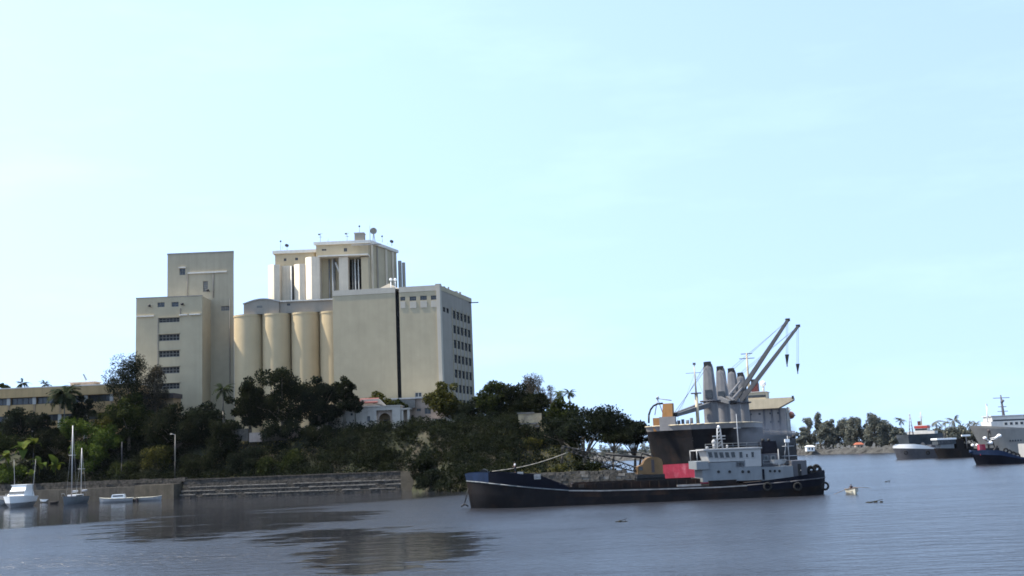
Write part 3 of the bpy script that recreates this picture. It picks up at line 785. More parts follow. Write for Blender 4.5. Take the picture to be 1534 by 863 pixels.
def main_mill():
    c1, c0, c2 = W(657.5, 430, 343), W(498, 435, 346), W(706, 451.5, 377)
    zt = (c1.z + c0.z) / 2
    t = thing('blank_front_mill', 'broad beige mill block with a blank front split by one dark vertical joint', 'building', (c1.x, 343, GZ))
    A, B, C = Vector((c0.x, 346, GZ)), Vector((c1.x, 343, GZ)), Vector((c2.x, 377, GZ))
    u = (B - A); Wd = u.length; u.normalize(); n = Vector((u.y, -u.x, 0))
    H = zt - GZ
    def par(x):        # distance along the front for a photo column
        lo, hi = 0.0, Wd
        for _ in range(40):
            m = (lo + hi) / 2; P = A + u * m
            if W(x, 500, P.y).x > P.x: lo = m
            else: hi = m
        return lo
    zof = lambda x, y: W(x, y, (A + u * par(x)).y).z - GZ
    j0, j1 = par(593.6), par(599.2)
    def hl(x0, y0, x1, y1): return (par(x0), par(x1), zof((x0 + x1) / 2, y1), zof((x0 + x1) / 2, y0))
    win = [hl(601, 444.5, 608.5, 450.5), hl(615, 444, 625, 450.5), hl(631, 443, 641, 449.5), hl(647, 442.5, 656, 449)]
    low = [hl(619, 588, 629, 595)]
    mb = MB().wall(A, u, n, j0, H, [], .4)
    mb.build('front_wall', 'mill_beige', t, True)
    A2 = A + u * j1
    sh = lambda h: (h[0] - j1, h[1] - j1, h[2], h[3])
    win2 = [sh(h) for h in win]; low2 = [sh(h) for h in low]
    MB().wall(A2, u, n, Wd - j1, H, win2 + low2, .5).build('front_wall', 'mill_beige', t, True)
    # joint
    a, b = A + u * j0, A + u * j1
    bk = -n * 1.6
    MB().add([a, a + bk, a + bk + Vector((0, 0, H)), a + Vector((0, 0, H)), b, b + bk, b + bk + Vector((0, 0, H)), b + Vector((0, 0, H))],
             [(0, 1, 2, 3), (4, 7, 6, 5), (1, 5, 6, 2)]).build('joint_recess', 'dark', t, True)
    for h in win2:
        window(A2, u, n, h, t, inset=.35, cols=3, rows=2, frame='louvre')
        q = [(h[0], h[2] - 2.4), (h[1], h[2] - 2.4), (h[1], h[2] - .25), (h[0], h[2] - .25)]
        z = Vector((0, 0, 1))
        MB().hexa([A2 + u * x + z * y + n * .003 for x, y in q], [A2 + u * x + z * y + n * .12 for x, y in q]).build('sill_panel', 'mill_light', t, True)
    for h in low2: window(A2, u, n, h, t, cols=2)
    # ledge strips between the windows
    # side wall
    v = (C - B); L = v.length; v.normalize(); m = Vector((v.y, -v.x, 0))
    if m.x < 0: m = -m
    rows = 7; sh_ = []
    bays = 5
    z0, dz = zof(657, 452) - 3.6, (zof(657, 450) - zof(657, 572)) / 5.3
    for r in range(rows):
        for b_ in range(bays):
            u0 = L * (.36 + .115 * b_) + .2; u1 = L * (.36 + .115 * (b_ + 1)) - .2
            v1 = z0 + 2.4 - r * dz
            if v1 - 2.2 > 1: sh_.append((u0, u1, v1 - 2.7, v1))
    sh_ += [(L * .1, L * .17, z0 + .8, z0 + 2.4), (L * .2, L * .27, z0 + .8, z0 + 2.4)]
    MB().wall(B, v, m, L, H, sh_, .5).build('side_wall', 'mill_grey', t, True)  # same paint as the front; its dimmer light is put into the darker grey
    for h in sh_: window(B, v, m, h, t, inset=.3, cols=3, rows=2, frame='dark', bar=.12)
    z = Vector((0, 0, 1))
    for b_ in range(bays + 1):
        uu = L * (.36 + .115 * b_)
        q = [(uu - .13, .5), (uu + .13, .5), (uu + .13, z0 + 3.2), (uu - .13, z0 + 3.2)]
        MB().hexa([B + v * x + z * y + m * .003 for x, y in q], [B + v * x + z * y + m * .22 for x, y in q]).build('fin', 'mill_beige', t, True)
    # corner pilaster, parapet, roof
    P = B - u * .9
    MB().prism([(P.x + n.x * .35, P.y + n.y * .35), (B.x + n.x * .35 + m.x * .3, B.y + n.y * .35 + m.y * .3), (B.x + v.x * 1.4 + m.x * .3, B.y + v.y * 1.4 + m.y * .3), (P.x - n.x * .5, P.y - n.y * .5)], GZ, GZ + H + .3).build('corner_pilaster', 'mill_light', t, True)
    D_ = A + (C - B)
    MB().add([D_, A, A + z * H, D_ + z * H], [(0, 1, 2, 3)]).add([C, D_, D_ + z * H, C + z * H], [(0, 1, 2, 3)]).build('rear_wall', 'mill_grey', t, True)
    MB().add([A + z * (H - .9), B + z * (H - .9), C + z * (H - .9), D_ + z * (H - .9)], [(0, 1, 2, 3)]).build('roof', 'roof_grey', t, True)
    def band(p, q, nn, z0_, z1_, o, name='parapet', mt='mill_beige', ins=.3):
        MB().hexa([p + nn * o + z * z0_, q + nn * o + z * z0_, q - nn * ins + z * z0_, p - nn * ins + z * z0_], [p + nn * o + z * z1_, q + nn * o + z * z1_, q - nn * ins + z * z1_, p - nn * ins + z * z1_]).build(name, mt, t, True)
    band(A, A + u * j0, n, H - 1.5, H + .25, .12, mt='mill_light'); band(A + u * j1, B - u * .95, n, H - 1.5, H + .25, .12, mt='mill_light')
    band(B + v * 1.5, C, m, H - 1.2, H + .25, .12)
    # roof things that belong to the building
    rn = random.Random(5)
    for f, w_, h_ in ((.12, 3.2, 1.1), (.3, 1.6, .9), (.42, .8, 1.7), (.62, 3.0, 1.0), (.78, 1.2, 1.6), (.9, 2.2, .8)):
        p = B + v * (L * f) - m * 1.6
        MB().box(p.x - w_ * .3, p.x + w_ * .3, p.y - w_ / 2, p.y + w_ / 2, GZ + H - .9, GZ + H + h_).build('roof_vent', 'mill_grey', t, True)
    for xx, w_ in ((640, 1.6), (655, 2.6), (628, 1.0)):
        p = W(xx, 430, 352); MB().box(p.x - w_, p.x + w_, 351, 353, GZ + H - .9, GZ + H + 1.0).build('roof_vent', 'mill_grey', t, True)
    p = W(583, 430, 356); zr = GZ + H - .9
    MB().add([(p.x - 7, 351, zr), (p.x + 7, 351, zr), (p.x + 7, 361, zr), (p.x - 7, 361, zr), (p.x, 356, zr + 4.4)], [(0, 1, 4), (1, 2, 4), (2, 3, 4), (3, 0, 4)]).build('hipped_roof_light', 'mill_grey', t, True)
    for xx in (585.5, 592):
        q = W(xx, 419, 352); MB().tube((q.x, 352, zr), (q.x, 352, q.z - .4), .12).ball((q.x, 352, q.z), .5).build('lamp_globe', 'gel_white', t, True)
    q = C - v * 3.0 + z * (H - 1.6)
    MB().box(q.x, q.x + 3.4, q.y - .15, q.y + .15, q.z - .2, q.z + .12).build('hoist_beam', 'black_steel', t, True)
    # low annex in front of the foot of the block
    k = thing('loading_annex', 'low concrete loading annex at the foot of the blank mill front', 'building', (W(600, 600, 333).x, 333, GZ))
    x0, x1 = W(575, 600, 333).x, W(668, 600, 333).x; zz = W(620, 597.5, 333).z
    O = Vector((x0, 333, GZ)); hs = [hole(O, 333, 624, 612, 630.5, 616), hole(O, 333, 636, 611, 645.5, 620), hole(O, 333, 612, 622, 620, 636)]
    MB().wall(O, XU, YN, x1 - x0, zz - GZ, hs, .4).box(x0, x0 + .3, 333.3, 341, GZ, zz).box(x1 - .3, x1, 333.3, 341, GZ, zz).build('wall', 'plaster_pink', k, True)
    for h in hs[:2]: window(O, XU, YN, h, k, cols=2, frame='louvre')
    pane(O, XU, YN, hs[2], .3, 'door', 'dark', k)
    MB().box(x0 - .5, x1 + .4, 332.2, 341.4, zz + .003, zz + .4).build('roof', 'roof_grey', k, True)
    MB().box(W(575, 600, 331).x, W(622, 600, 331).x, 329.5, 332.9, W(600, 612, 331).z, W(600, 599.5, 331).z).build('canopy', 'louvre', k, True)
    a = W(646, 630, 331), W(664, 628.5, 331)
    MB().box(a[0].x, a[1].x, 329.8, 332.9, a[0].z, a[0].z + .35).build('awning', 'trim_white', k, True)
    for xx in (647, 663):
        q = W(xx, 630, 331); MB().tube((q.x, 330, GZ - .5), (q.x, 330, q.z), .15).build('post', 'plaster_white', k, True)
main_mill()

# ------------------------------------------------------------------ long two-storey school block
def school():
    d = 340.0
    O, w, h = front(-60, 583.5, 201, d, 14.0)
    xl = W(-60, 590, d).x; zt = W(100, 579.5, d).z; zb = 14.0
    t = thing('school_block', 'long tan flat-roofed block with strip windows behind the left-hand trees', 'building', (xl + w / 2, d, zb))
    px = lambda dp: dp * d / FOC
    pier = px(38.5); x_p = W(13.5, 600, d).x
    zs = [zt - px(13), zt - px(24), zt - px(39.5), zt - px(50)]
    edges = []
    x = x_p - 3 * pier
    while x < xl + w: edges.append(x); x += pier
    edges = [q for q in edges if q > xl + 1]
    holes = []
    for a, b in zip(edges[:-1], edges[1:]):
        for v0, v1 in ((zs[1], zs[0] - .15), (zs[3], zs[2] - .15)):
            holes.append((a + .55 - xl, b - .55 - xl, v0 - zb, v1 - zb))
    Ow = Vector((xl, d, zb))
    mb = MB().wall(Ow, XU, YN, w, zt - zb, holes, .8)
    mb.box(xl, xl + .3, d + .9, d + 12, zb, zt); mb.box(xl + w - .3, xl + w, d + .9, d + 12, zb, zt); mb.box(xl + .31, xl + w - .31, d + 11.7, d + 12, zb, zt)
    mb.build('wall', 'school_tan', t, True)
    for hh in holes: window(Ow, XU, YN, hh, t, inset=.7, cols=4, rows=1, glass='glass', frame='black_steel', bar=.14)
    for a in edges:
        MB().box(a - .55, a + .55, d - .35, d - .003, zs[1], zs[0] - .12).build('pier', 'school_grey', t, True)
        MB().box(a - .3, a + .3, d - .2, d - .003, zs[2] - .1, zs[1] - .01).build('pilaster', 'school_brown', t, True)
        MB().box(a - .55, a + .55, d - .35, d - .003, zb + .3, zs[2] - .12).build('pier', 'school_grey', t, True)
    MB().box(xl - .8, xl + w + .8, d - 1.1, d + 12.4, zs[0] - .1, zt - .02).build('fascia', 'school_tan', t, True)
    MB().box(xl - .9, xl + w + .9, d - 1.2, d + 12.5, zt + .003, zt + .3).build('roof', 'trim_white', t, True)
    MB().box(xl, xl + w, d - .7, d - .02, zs[2] - .15, zs[2] + .15).build('ledge', 'school_tan', t, True)
    a, b = W(107, 577, d + 5), W(143, 577, d + 5); z2 = W(125, 573.5, d + 5).z
    p = thing('roof_plant_room', 'small plant room with a flat white roof on the long tan block', 'roof hut', ((a.x + b.x) / 2, d + 5, zt + .3))
    MB().box(a.x, b.x, d + 4, d + 9, zt + .3, z2).build('wall', 'plaster_pink', p, True)
    MB().box(a.x - .5, b.x + .5, d + 3.4, d + 9.4, z2 + .003, z2 + .3).build('roof', 'trim_white', p, True)
    q = W(129, 570, d + 6); s = thing('leaning_aerial', 'leaning grey panel aerial on the roof hut of the tan block', 'antenna', (q.x, d + 6, z2 + .3))
    MB().tube((q.x, d + 6, z2 + .28), (q.x - .3, d + 6, z2 + 1.6), .09).build('mast', 'steel', s, True)
    MB().hexa([(q.x - .2, d + 5.8, z2 + .9), (q.x + .4, d + 5.8, z2 + .9), (q.x + .4, d + 6.1, z2 + .9), (q.x - .2, d + 6.1, z2 + .9)], [(q.x - 1.1, d + 5.8, z2 + 2.9), (q.x - .7, d + 5.8, z2 + 2.9), (q.x - .7, d + 6.1, z2 + 2.9), (q.x - 1.1, d + 6.1, z2 + 2.9)]).build('panel', 'steel', s, True)
school()
def shed():  # added block where the end of the long tan block lies under trees
    d = 336.0
    t = thing('shade_roof_shed', 'low added shed, its flat roof coloured dark for tree shade, at the foot of the mill tower', 'shed', (W(232, 600, d).x, d, 15))
    x0, x1 = W(204, 600, d).x, W(259, 600, d).x; zr = W(232, 597, d).z; O = Vector((x0, d, 14.5))
    hs = [hole(O, d, 215, 606, 224, 614), hole(O, d, 238, 606, 247, 614)]
    MB().wall(O, XU, YN, x1 - x0, zr - 14.5, hs, .3).box(x1 - .3, x1, d + .4, d + 8, 14.5, zr).box(x0, x0 + .3, d + .4, d + 8, 14.5, zr).build('wall', 'school_brown', t, True)
    for h in hs: window(O, XU, YN, h, t, cols=2, frame='louvre')
    MB().box(x0 - .5, x1 + .4, d - .9, d + 8.4, zr + .003, W(232, 590, d).z).build('roof', 'boat_dark', t, True)  # shade of the trees put into the dark roof colour
shed()

# ------------------------------------------------------------------ white house with arched porch
def white_house():
    d = 316.0
    c = W(550, 640, d)
    t = thing('white_house', 'low white house with an arched porch and a small red roof', 'house', (c.x, d, GZ))
    def rect(x0, y0, x1, y1, dd=d): return (W(x0, (y0 + y1) / 2, dd).x, W(x1, (y0 + y1) / 2, dd).x, W((x0 + x1) / 2, y1, dd).z, W((x0 + x1) / 2, y0, dd).z)
    zb = GZ - .6
    # main body
    x0, x1, _, z1 = rect(508, 610, 600, 640)
    O = Vector((x0, d, zb))
    hs = [hole(O, d, 525, 619, 528.5, 622.5), hole(O, d, 550, 623.5, 554.5, 631.5), hole(O, d, 564, 614.5, 587.5, 641)]
    mb = MB().wall(O, XU, YN, x1 - x0, z1 - zb, hs, .5)
    mb.box(x0, x0 + .3, d + .6, d + 9, zb, z1).box(x1 - .3, x1, d + .6, d + 9, zb, z1)
    mb.build('wall', 'plaster_white', t, True)
    MB().box(x0 - .2, x1 + .2, d - .2, d + 9.2, z1 + .003, z1 + .3).build('parapet', 'plaster_white', t, True)
    for hh in hs[:2]: window(O, XU, YN, hh, t, cols=1, frame='boat_dark')
    # arched porch inside the big opening
    h = hs[2]; mb = MB(); n = 14; w = h[1] - h[0]; cx = (h[0] + h[1]) / 2; r = w * .36; zc = (h[2] + h[3]) / 2 + .1
    pts = [(cx + r * math.cos(math.pi * i / n), zc + r * math.sin(math.pi * i / n)) for i in range(n + 1)]
    vs = []; fs = []
    outer = [(h[1], zc)] + [(h[1] - w * i / (n - 2), h[3]) for i in range(n - 1)] + [(h[0], zc)]
    for i in range(n):
        k = len(vs); vs += [(O.x + pts[i][0], d + 1.2, O.z + pts[i][1]), (O.x + pts[i + 1][0], d + 1.2, O.z + pts[i + 1][1]), (O.x + outer[i + 1][0], d + 1.2, O.z + outer[i + 1][1]), (O.x + outer[i][0], d + 1.2, O.z + outer[i][1])]
        fs.append((k, k + 1, k + 2, k + 3))
    mb.add(vs, fs)
    mb.box(O.x + h[0], O.x + cx - r, d + 1.2, d + 1.6, O.z + h[2], O.z + zc).box(O.x + cx + r, O.x + h[1], d + 1.2, d + 1.6, O.z + h[2], O.z + zc)
    mb.build('porch_arch', 'plaster_pink', t, True)
    MB().box(O.x + h[0], O.x + h[1], d + 4.6, d + 4.8, zb, O.z + h[3]).build('porch_back_wall', 'school_brown', t, True)
    pane(Vector((O.x, d + 4.6, O.z)), XU, YN, (cx - .7, cx + .7, h[2] + .2, h[2] + 2.6), -.06, 'door', 'boat_dark', t)
    # right porch with columns
    xa, xb, _, z2 = rect(601, 613.5, 613.5, 640)
    MB().box(xa - .2, xb + .3, d + .2, d + 6, z2, z2 + .45).build('porch_roof', 'plaster_white', t, True)
    for xx in (602.5, 612):
        q = W(xx, 630, d); MB().box(q.x - .35, q.x + .35, d + .4, d + 1.0, zb, z2 - .003).build('column', 'plaster_white', t, True)
    MB().box(xa, xb, d + 5.2, d + 5.5, zb, z2 - .01).build('porch_wall', 'plaster_pink', t, True)
    # left wing
    xa, xb, _, z2 = rect(480, 627.5, 508, 646)
    O3 = Vector((xa, d + .8, zb - 1)); hs3 = [(W(491, 635, d).x - xa, W(496, 635, d).x - xa, 3.0, 4.9)]
    MB().wall(O3, XU, YN, xb - xa, z2 - zb + 1, hs3, .4).box(xa, xa + .3, d + 1.3, d + 8, zb - 1, z2).build('wing_wall', 'plaster_white', t, True)
    window(O3, XU, YN, hs3[0], t, cols=2, frame='boat_dark')
    MB().hexa([(xa - .5, d + .2, z2 + .003), (xb - .02, d + .2, z2 + .003), (xb - .02, d + 8, z2 + .003), (xa - .5, d + 8, z2 + .003)], [(xa - .5, d + .2, z2 + .3), (xb - .02, d + .2, z2 + .35), (xb - .02, d + 8, z2 + 1.6), (xa - .5, d + 8, z2 + 1.5)]).build('wing_roof', 'louvre', t, True)
    # raised hall with red roof
    dd = d + 5
    xa, xb, za, zr = rect(540, 605, 580, 612, dd)
    zp = W(560, 597.5, dd).z
    MB().side([(xa, z1 + .3), (xb, z1 + .3), (xb, za + .2), (W(567, 600, dd).x, zp), (xa, zp - .1)], dd, dd + 7).build('hall_wall', 'plaster_white', t, True)
    xr = W(566, 600, dd).x
    MB().hexa([(xa - .4, dd - .7, zr + .2), (xr, dd - .7, zr + .2), (xr, dd + 3, zp + .15), (xa - .4, dd + 3, zp + .1)], [(xa - .4, dd - .7, zr + .5), (xr, dd - .7, zr + .5), (xr, dd + 3, zp + .45), (xa - .4, dd + 3, zp + .4)]).build('red_roof', 'roof_red', t, True)
white_house()

def ruin():
    d = 292.0
    c = W(805, 640, d); zb = W(800, 655, d).z - 2
    t = thing('ochre_ruin', 'roofless ochre ruin with broken walls under the spreading tree', 'ruin', (c.x, d, zb + 2))
    def rc(x0, y0, x1, y1, dd, dp, name, m='plaster_ochre'):
        MB().pbox(x0, y0, x1, y1, dd, dp).build(name, m, t, True)
    O = Vector((W(777, 640, d).x, d, zb)); w = W(812, 640, d).x - O.x; zt = W(795, 619.5, d).z
    hs = [hole(O, d, 781, 640, 795, 649), hole(O, d, 803, 641, 809, 652)]
    MB().wall(O, XU, YN, w, zt - zb, hs, .5).box(O.x, O.x + .4, d + .5, d + 7, zb, zt - .5).build('wall', 'plaster_ochre', t, True)
    for h in hs: pane(O, XU, YN, h, .5, 'opening', 'dark', t)
    MB().box(O.x - .3, O.x + w * .7, d - .35, d + .6, zt + .003, zt + .35).build('cornice', 'stone_light', t, True)
    rc(776.5, 633.5, 808, 635.5, d - .4, .38, 'ledge', 'stone_light')
    rc(810, 634, 822, 658, d - 1.5, 1.2, 'gate_pier', 'school_tan')
    rc(802, 637.0, 812, 639.6, d - 1.2, 1.0, 'broken_beam', 'stone_light')
    rc(820, 633.5, 826, 638, d - 1.4, .9, 'broken_beam', 'stone_light')
    rc(826, 640, 838, 655, d + .5, .6, 'side_wall', 'plaster_ochre')
    # low garden wall left of it
    g = thing('garden_wall', 'broken pale garden wall beside the ochre ruin', 'wall', (W(757, 640, 300).x, 300, W(757, 640, 300).z))
    for a, b, y0, y1 in ((738, 750, 635, 644), (752, 764, 637, 643), (765, 776, 633.5, 643)):
        MB().pbox(a, y0, b, y1 + 4, 300, .6).build('wall_section', 'stone_light', g, True)
    # retaining walls and terrace under the big trees
    k = thing('terrace_wall', 'weathered grey terrace wall under the tall dark trees', 'wall', (W(370, 655, 309).x, 309, 15))
    for i, (a, b, y0, y1) in enumerate(((338, 372, 643, 661), (373, 392, 648, 662), (396, 430, 641, 660), (432, 478, 640, 656))):
        MB().pbox(a, y0, b, y1, 309 + .3 * (i % 2), .7).build('wall_section', 'plaster_pink' if i % 2 else 'rubble', k, True)
ruin()
# ------------------------------------------------------------------ trees
def unit(rng, n):
    v = rng.normal(size=(n, 3)); return v / (np.linalg.norm(v, axis=1)[:, None] + 1e-9)
def crown_points(rng, C, Rr, nl, flat=1.0, shell=0.55):
    """leaf centres in several clumps; C clump centres, Rr radii"""
    P = []; N = []
    w = Rr ** 2; cnt = np.maximum(8, (nl * w / w.sum()).astype(int))
    for c, r, k in zip(C, Rr, cnt):
        u = unit(rng, k); q = r * (shell + (1 - shell) * rng.random(k)) * (0.8 + .35 * rng.random(k))
        p = u * q[:, None]; p[:, 2] *= flat
        P.append(c + p); nn = u * .6 + unit(rng, k) * .9; N.append(nn / np.linalg.norm(nn, axis=1)[:, None])
    return np.concatenate(P), np.concatenate(N)

def tree(name, label, cx, ytop, wpx, d, m='leaf_dark', ybase=None, kind='round', bark='bark', group=None, seed=None, leaf=0.42, dens=1.0, under=0.0, flat=.8):
    seed = int(cx * 7 + ytop * 13 + d) if seed is None else seed
    rng = np.random.default_rng(seed); rn = random.Random(seed)
    top = W(cx, ytop, d); x0 = top.x
    zb = hgt(x0, d) if ybase is None else W(cx, ybase, d).z
    H = top.z - zb; R = wpx * d / FOC / 2 * 1.1
    base = Vector((x0, d, zb))
    t = thing(name, label, 'tree', base, group=group)
    ch = H * .9 if under == 0 else H * (1 - under)         # crown height
    cz = zb + H - ch / 2
    if kind == 'feather':       # casuarina: tall, loose, wispy
        nc = 46
        C = []; Rr = []
        for i in range(nc):
            f = rn.random() ** .8; z = zb + H * (.22 + .78 * f); rad = R * (1.05 - .62 * f) * math.sqrt(rn.random()); a = rn.uniform(0, 6.283)
            C.append((x0 + rad * math.cos(a), d + rad * math.sin(a), z)); Rr.append(R * rn.uniform(.13, .26) + .35)
        C = np.array(C); Rr = np.array(Rr); fl = 1.2
    else:
        nc = int(16 + 14 * min(1, R / 6))
        C = []; Rr = []
        for i in range(nc):
            u = Vector((rn.gauss(0, 1), rn.gauss(0, 1), rn.gauss(0, 1))).normalized(); q = rn.uniform(.45, .86)
            if kind == 'spread': u.z = abs(u.z) * .9 - .1
            C.append((x0 + u.x * R * q, d + u.y * R * q * .85, cz + u.z * ch / 2 * q)); Rr.append(R * rn.uniform(.20, .36))
        C.append((x0, d, cz)); Rr.append(R * .45)
        C.append((x0 + rn.uniform(-.1, .1) * R, d, zb + H - R * .24)); Rr.append(R * .24)
        C = np.array(C); Rr = np.array(Rr); fl = flat
    # trunk and limbs
    mb = MB(); r0 = max(.14, min(.5, H * .026))
    fork = Vector((x0 + rn.uniform(-.4, .4), d, zb + (H - ch) * .75 + .12 * H))
    mb.path([base - Vector((0, 0, .8)), base.lerp(fork, .5) + Vector((rn.uniform(-.2, .2), rn.uniform(-.2, .2), 0)), fork], r0 * 1.25, r0 * .85, 7)
    if kind == 'feather': mb.path([fork, Vector((x0, d, zb + H * .8)), Vector((x0 + .1, d, zb + H * .97))], r0 * .8, .04, 6)
    for i in range(min(len(C), 12)):
        e = Vector(C[i]); mid = fork.lerp(e, .5) + Vector((0, 0, .06 * H))
        mb.path([fork, mid, e], r0 * .5, .05, 5)
    mb.build('trunk', bark, t, True)
    area = max(1.0, 2 * R) * ch
    nl = int(min(9000, max(500, 34 * area * dens)) * (.42 / leaf) ** 1.2)
    P, N = crown_points(rng, C, Rr, nl, fl)
    S = leaf * (.55 + .8 * rng.random(len(P))); asp = .55 if kind != 'feather' else .30
    quad_mesh('crown', P, N, S, asp, m, rng, t, True)
    return t

FROND = {}
def frond_mesh(key, L, m, seed=1, droop=.9):
    if key in FROND: return FROND[key]
    rn = random.Random(seed); V = []; Fc = []
    n = 12; pts = []
    for i in range(n + 1):
        s = i / n; pts.append(Vector((L * s * (1 - .18 * s * droop), 0, L * (.34 * s - .72 * droop * s * s))))
    for i in range(n):
        p, q = pts[i], pts[i + 1]; k = len(V); w = .06
        V += [p + Vector((0, w, 0)), p - Vector((0, w, 0)), q - Vector((0, w, 0)), q + Vector((0, w, 0))]; Fc.append((k, k + 1, k + 2, k + 3))
        if i == 0: continue
        for sgn in (-1, 1):
            for h in (0, .5):
                c = p.lerp(q, h); ll = L * .30 * math.sin(math.pi * (.12 + .82 * (i + h) / n)) * rn.uniform(.8, 1.1)
                tip = c + Vector((ll * .55, sgn * ll * .62, -ll * rn.uniform(.35, .7)))
                wv = (q - p) * .75; k = len(V)
                V += [c, c + wv, tip + wv * .2, tip]; Fc.append((k, k + 1, k + 2, k + 3))
    me = bpy.data.meshes.new('frond'); me.from_pydata([tuple(v) for v in V], [], Fc); me.materials.append(MATS[m]); me.update()
    FROND[key] = me
    return me
def palm(name, label, cx, ycrown, lpx, d, m='leaf_palm', ybase=None, n=15, lean=0.0, group=None, bark='bark_pale', parts=True, seed=None):
    seed = int(cx * 3 + d) if seed is None else seed
    rn = random.Random(seed); top = W(cx, ycrown, d); L = lpx * d / FOC
    x0 = top.x - lean
    zb = hgt(x0, d) if ybase is None else W(cx, ybase, d).z
    base = Vector((x0, d, zb)); t = thing(name, label, 'palm tree', base, group=group)
    mid = base.lerp(top, .5) + Vector((-lean * .2, 0, 0))
    MB().path([base - Vector((0, 0, .6)), mid, top], .26, .16, 7).build('trunk', bark, t, True)
    fl = []
    key = (m, round(L, 1))
    me = frond_mesh(key, L, m, seed=int(L * 10))
    for i in range(n):
        a = 6.283 * i / n * 1.0 + rn.uniform(-.25, .25); el = rn.uniform(-.75, .95)
        o = mesh_obj('frond', me, t)
        o.location = top - base; o.rotation_euler = (rn.uniform(-.3, .3), -el, a); s = rn.uniform(.82, 1.08); o.scale = (s, s, s)
    return t

G1 = 'trees on the bluff'
tree('feathery_tree', 'tall wispy dark feathery tree rising in front of the mill tower\'s outer edge', 192, 543, 92, 330, 'leaf_deep', 648, 'feather', leaf=.36, dens=1.35, group=G1)
tree('feathery_tree', 'shorter wispy tree in front of the lower mill tower windows', 232, 553, 44, 331, 'leaf_grey', 645, 'feather', leaf=.3, dens=.9, group=G1)
palm('royal_palm', 'large palm with drooping fronds in front of the long tan block', 97, 590, 34, 328, 'leaf_palm', 660, 34, group='palms on the bluff')
palm('royal_palm', 'palm crown showing over the tan block roof, outer one of two', 33, 574, 15, 366, 'leaf_palm', 625, 12, group='palms on the bluff')
palm('royal_palm', 'palm crown showing over the tan block roof, nearer the plant room', 67, 576, 13, 366, 'leaf_palm', 625, 12, group='palms on the bluff')
tree('round_tree', 'green tree top just above the tan block roof at the picture edge', 2, 573, 32, 362, 'leaf_mid', 620, group=G1)
tree('round_tree', 'dark round tree beside the drooping palm', 122, 592, 36, 331, 'leaf_deep', 650, group=G1, dens=1.2)
tree('round_tree', 'dark bushy tree against the lower windows of the tan block', 32, 612, 58, 326, 'leaf_deep', 665, group=G1)
tree('round_tree', 'small dark tree between the drooping palm and the window piers', 66, 618, 34, 325, 'leaf_deep', 660, group=G1)
tree('round_tree', 'olive green tree below the wispy feathery tree', 195, 588, 70, 323, 'leaf_mid', 672, group=G1, dens=1.2)
tree('round_tree', 'dense black-green tree over the lamp post bank', 262, 600, 88, 316, 'leaf_dark', 690, group=G1, dens=1.2)
tree('round_tree', 'wide dark tree at the foot of the mill tower', 305, 602, 78, 318, 'leaf_deep', 690, group=G1, dens=1.1)
tree('round_tree', 'dark low tree above the stepped stone wall\'s outer end', 330, 628, 62, 309, 'leaf_dark', 700, group=G1)
palm('royal_palm', 'palm at the foot of the mill tower beside the dark silo trees', 334, 583, 22, 320, 'leaf_palm', 650, 18, group='palms on the bluff')
tree('round_tree', 'dark tree in front of the outermost silo', 374, 562, 66, 313, 'leaf_dark', 652, group=G1, dens=1.25)
tree('round_tree', 'biggest dark rounded tree in front of the middle silos', 424, 547, 96, 311, 'leaf_dark', 654, group=G1, dens=1.35)
tree('round_tree', 'dark tree between the biggest tree and the open branching one', 477, 561, 66, 311, 'leaf_deep', 654, group=G1, dens=1.25)
tree('round_tree', 'open branching tree with clumped crown in front of the blank mill front', 514, 562, 42, 310, 'leaf_dark', 650, group=G1, dens=.95, under=.3)
tree('round_tree', 'low dark bough over the white house wing', 532, 598, 34, 311, 'leaf_dark', 640, group=G1, dens=.9, under=.5)
tree('round_tree', 'small light green rounded tree behind the red roof', 566, 585.5, 50, 328, 'leaf_olive', 632, group=G1, dens=1.1)
tree('round_tree', 'small dark green tree beside the loading annex canopy', 596, 597, 30, 327, 'leaf_mid', 632, group=G1, dens=1.0)
tree('round_tree', 'yellowish green tree before the corner of the blank mill', 664, 570, 68, 321, 'leaf_olive', 641, group=G1, dens=1.25, under=.15, bark='bark_pale')
tree('round_tree', 'low blue-green bush tree between the yellowish tree and the dark grove', 703, 600, 50, 316, 'leaf_deep', 645, group=G1)
tree('round_tree', 'olive dark tree at the near edge of the grove beside the mill', 741, 567, 62, 316, 'leaf_mid', 645, group=G1, dens=1.3)
tree('round_tree', 'big dark tree in the middle of the grove', 776, 572, 70, 313, 'leaf_dark', 645, group=G1, dens=1.3)
tree('feathery_tree', 'grey thin-leaved tree rising behind the grove', 798, 565, 52, 322, 'leaf_grey', 640, 'feather', group=G1, leaf=.3, dens=.9)
tree('round_tree', 'dark tree above the ochre ruin', 806, 588, 46, 310, 'leaf_dark', 640, group=G1, dens=1.2)
tree('feathery_tree', 'sparse grey twiggy tree between the grove and the lime palm', 824, 580, 20, 318, 'leaf_grey', 635, 'feather', group=G1, leaf=.22, dens=.5)
tree('round_tree', 'green tree filling the gap below the lime green palm', 842, 594, 48, 303, 'leaf_mid', 650, group=G1)
palm('royal_palm', 'lime green palm behind the spreading shore tree', 838, 589, 14, 305, 'leaf_lime', 640, 16, group='palms on the bluff')
palm('royal_palm', 'dark palm next to the lime green one', 853, 588, 13, 309, 'leaf_palm', 640, 14, group='palms on the bluff')
tree('spreading_tree', 'huge dark spreading shore tree behind the barge', 872, 599, 146, 266, 'leaf_deep', 702, 'spread', group=G1, dens=1.5, under=.04, leaf=.36, flat=.5)
tree('spreading_tree', 'spreading shore tree leaning out to the black freighter bow', 946, 624, 72, 262, 'leaf_deep', 702, 'spread', group=G1, dens=1.3, under=.12, leaf=.34, flat=.5)
tree('spreading_tree', 'dark lower tree under the near side of the huge spreading tree', 838, 622, 60, 272, 'leaf_deep', 690, 'spread', group=G1, dens=1.1, under=.25, leaf=.34, flat=.6)
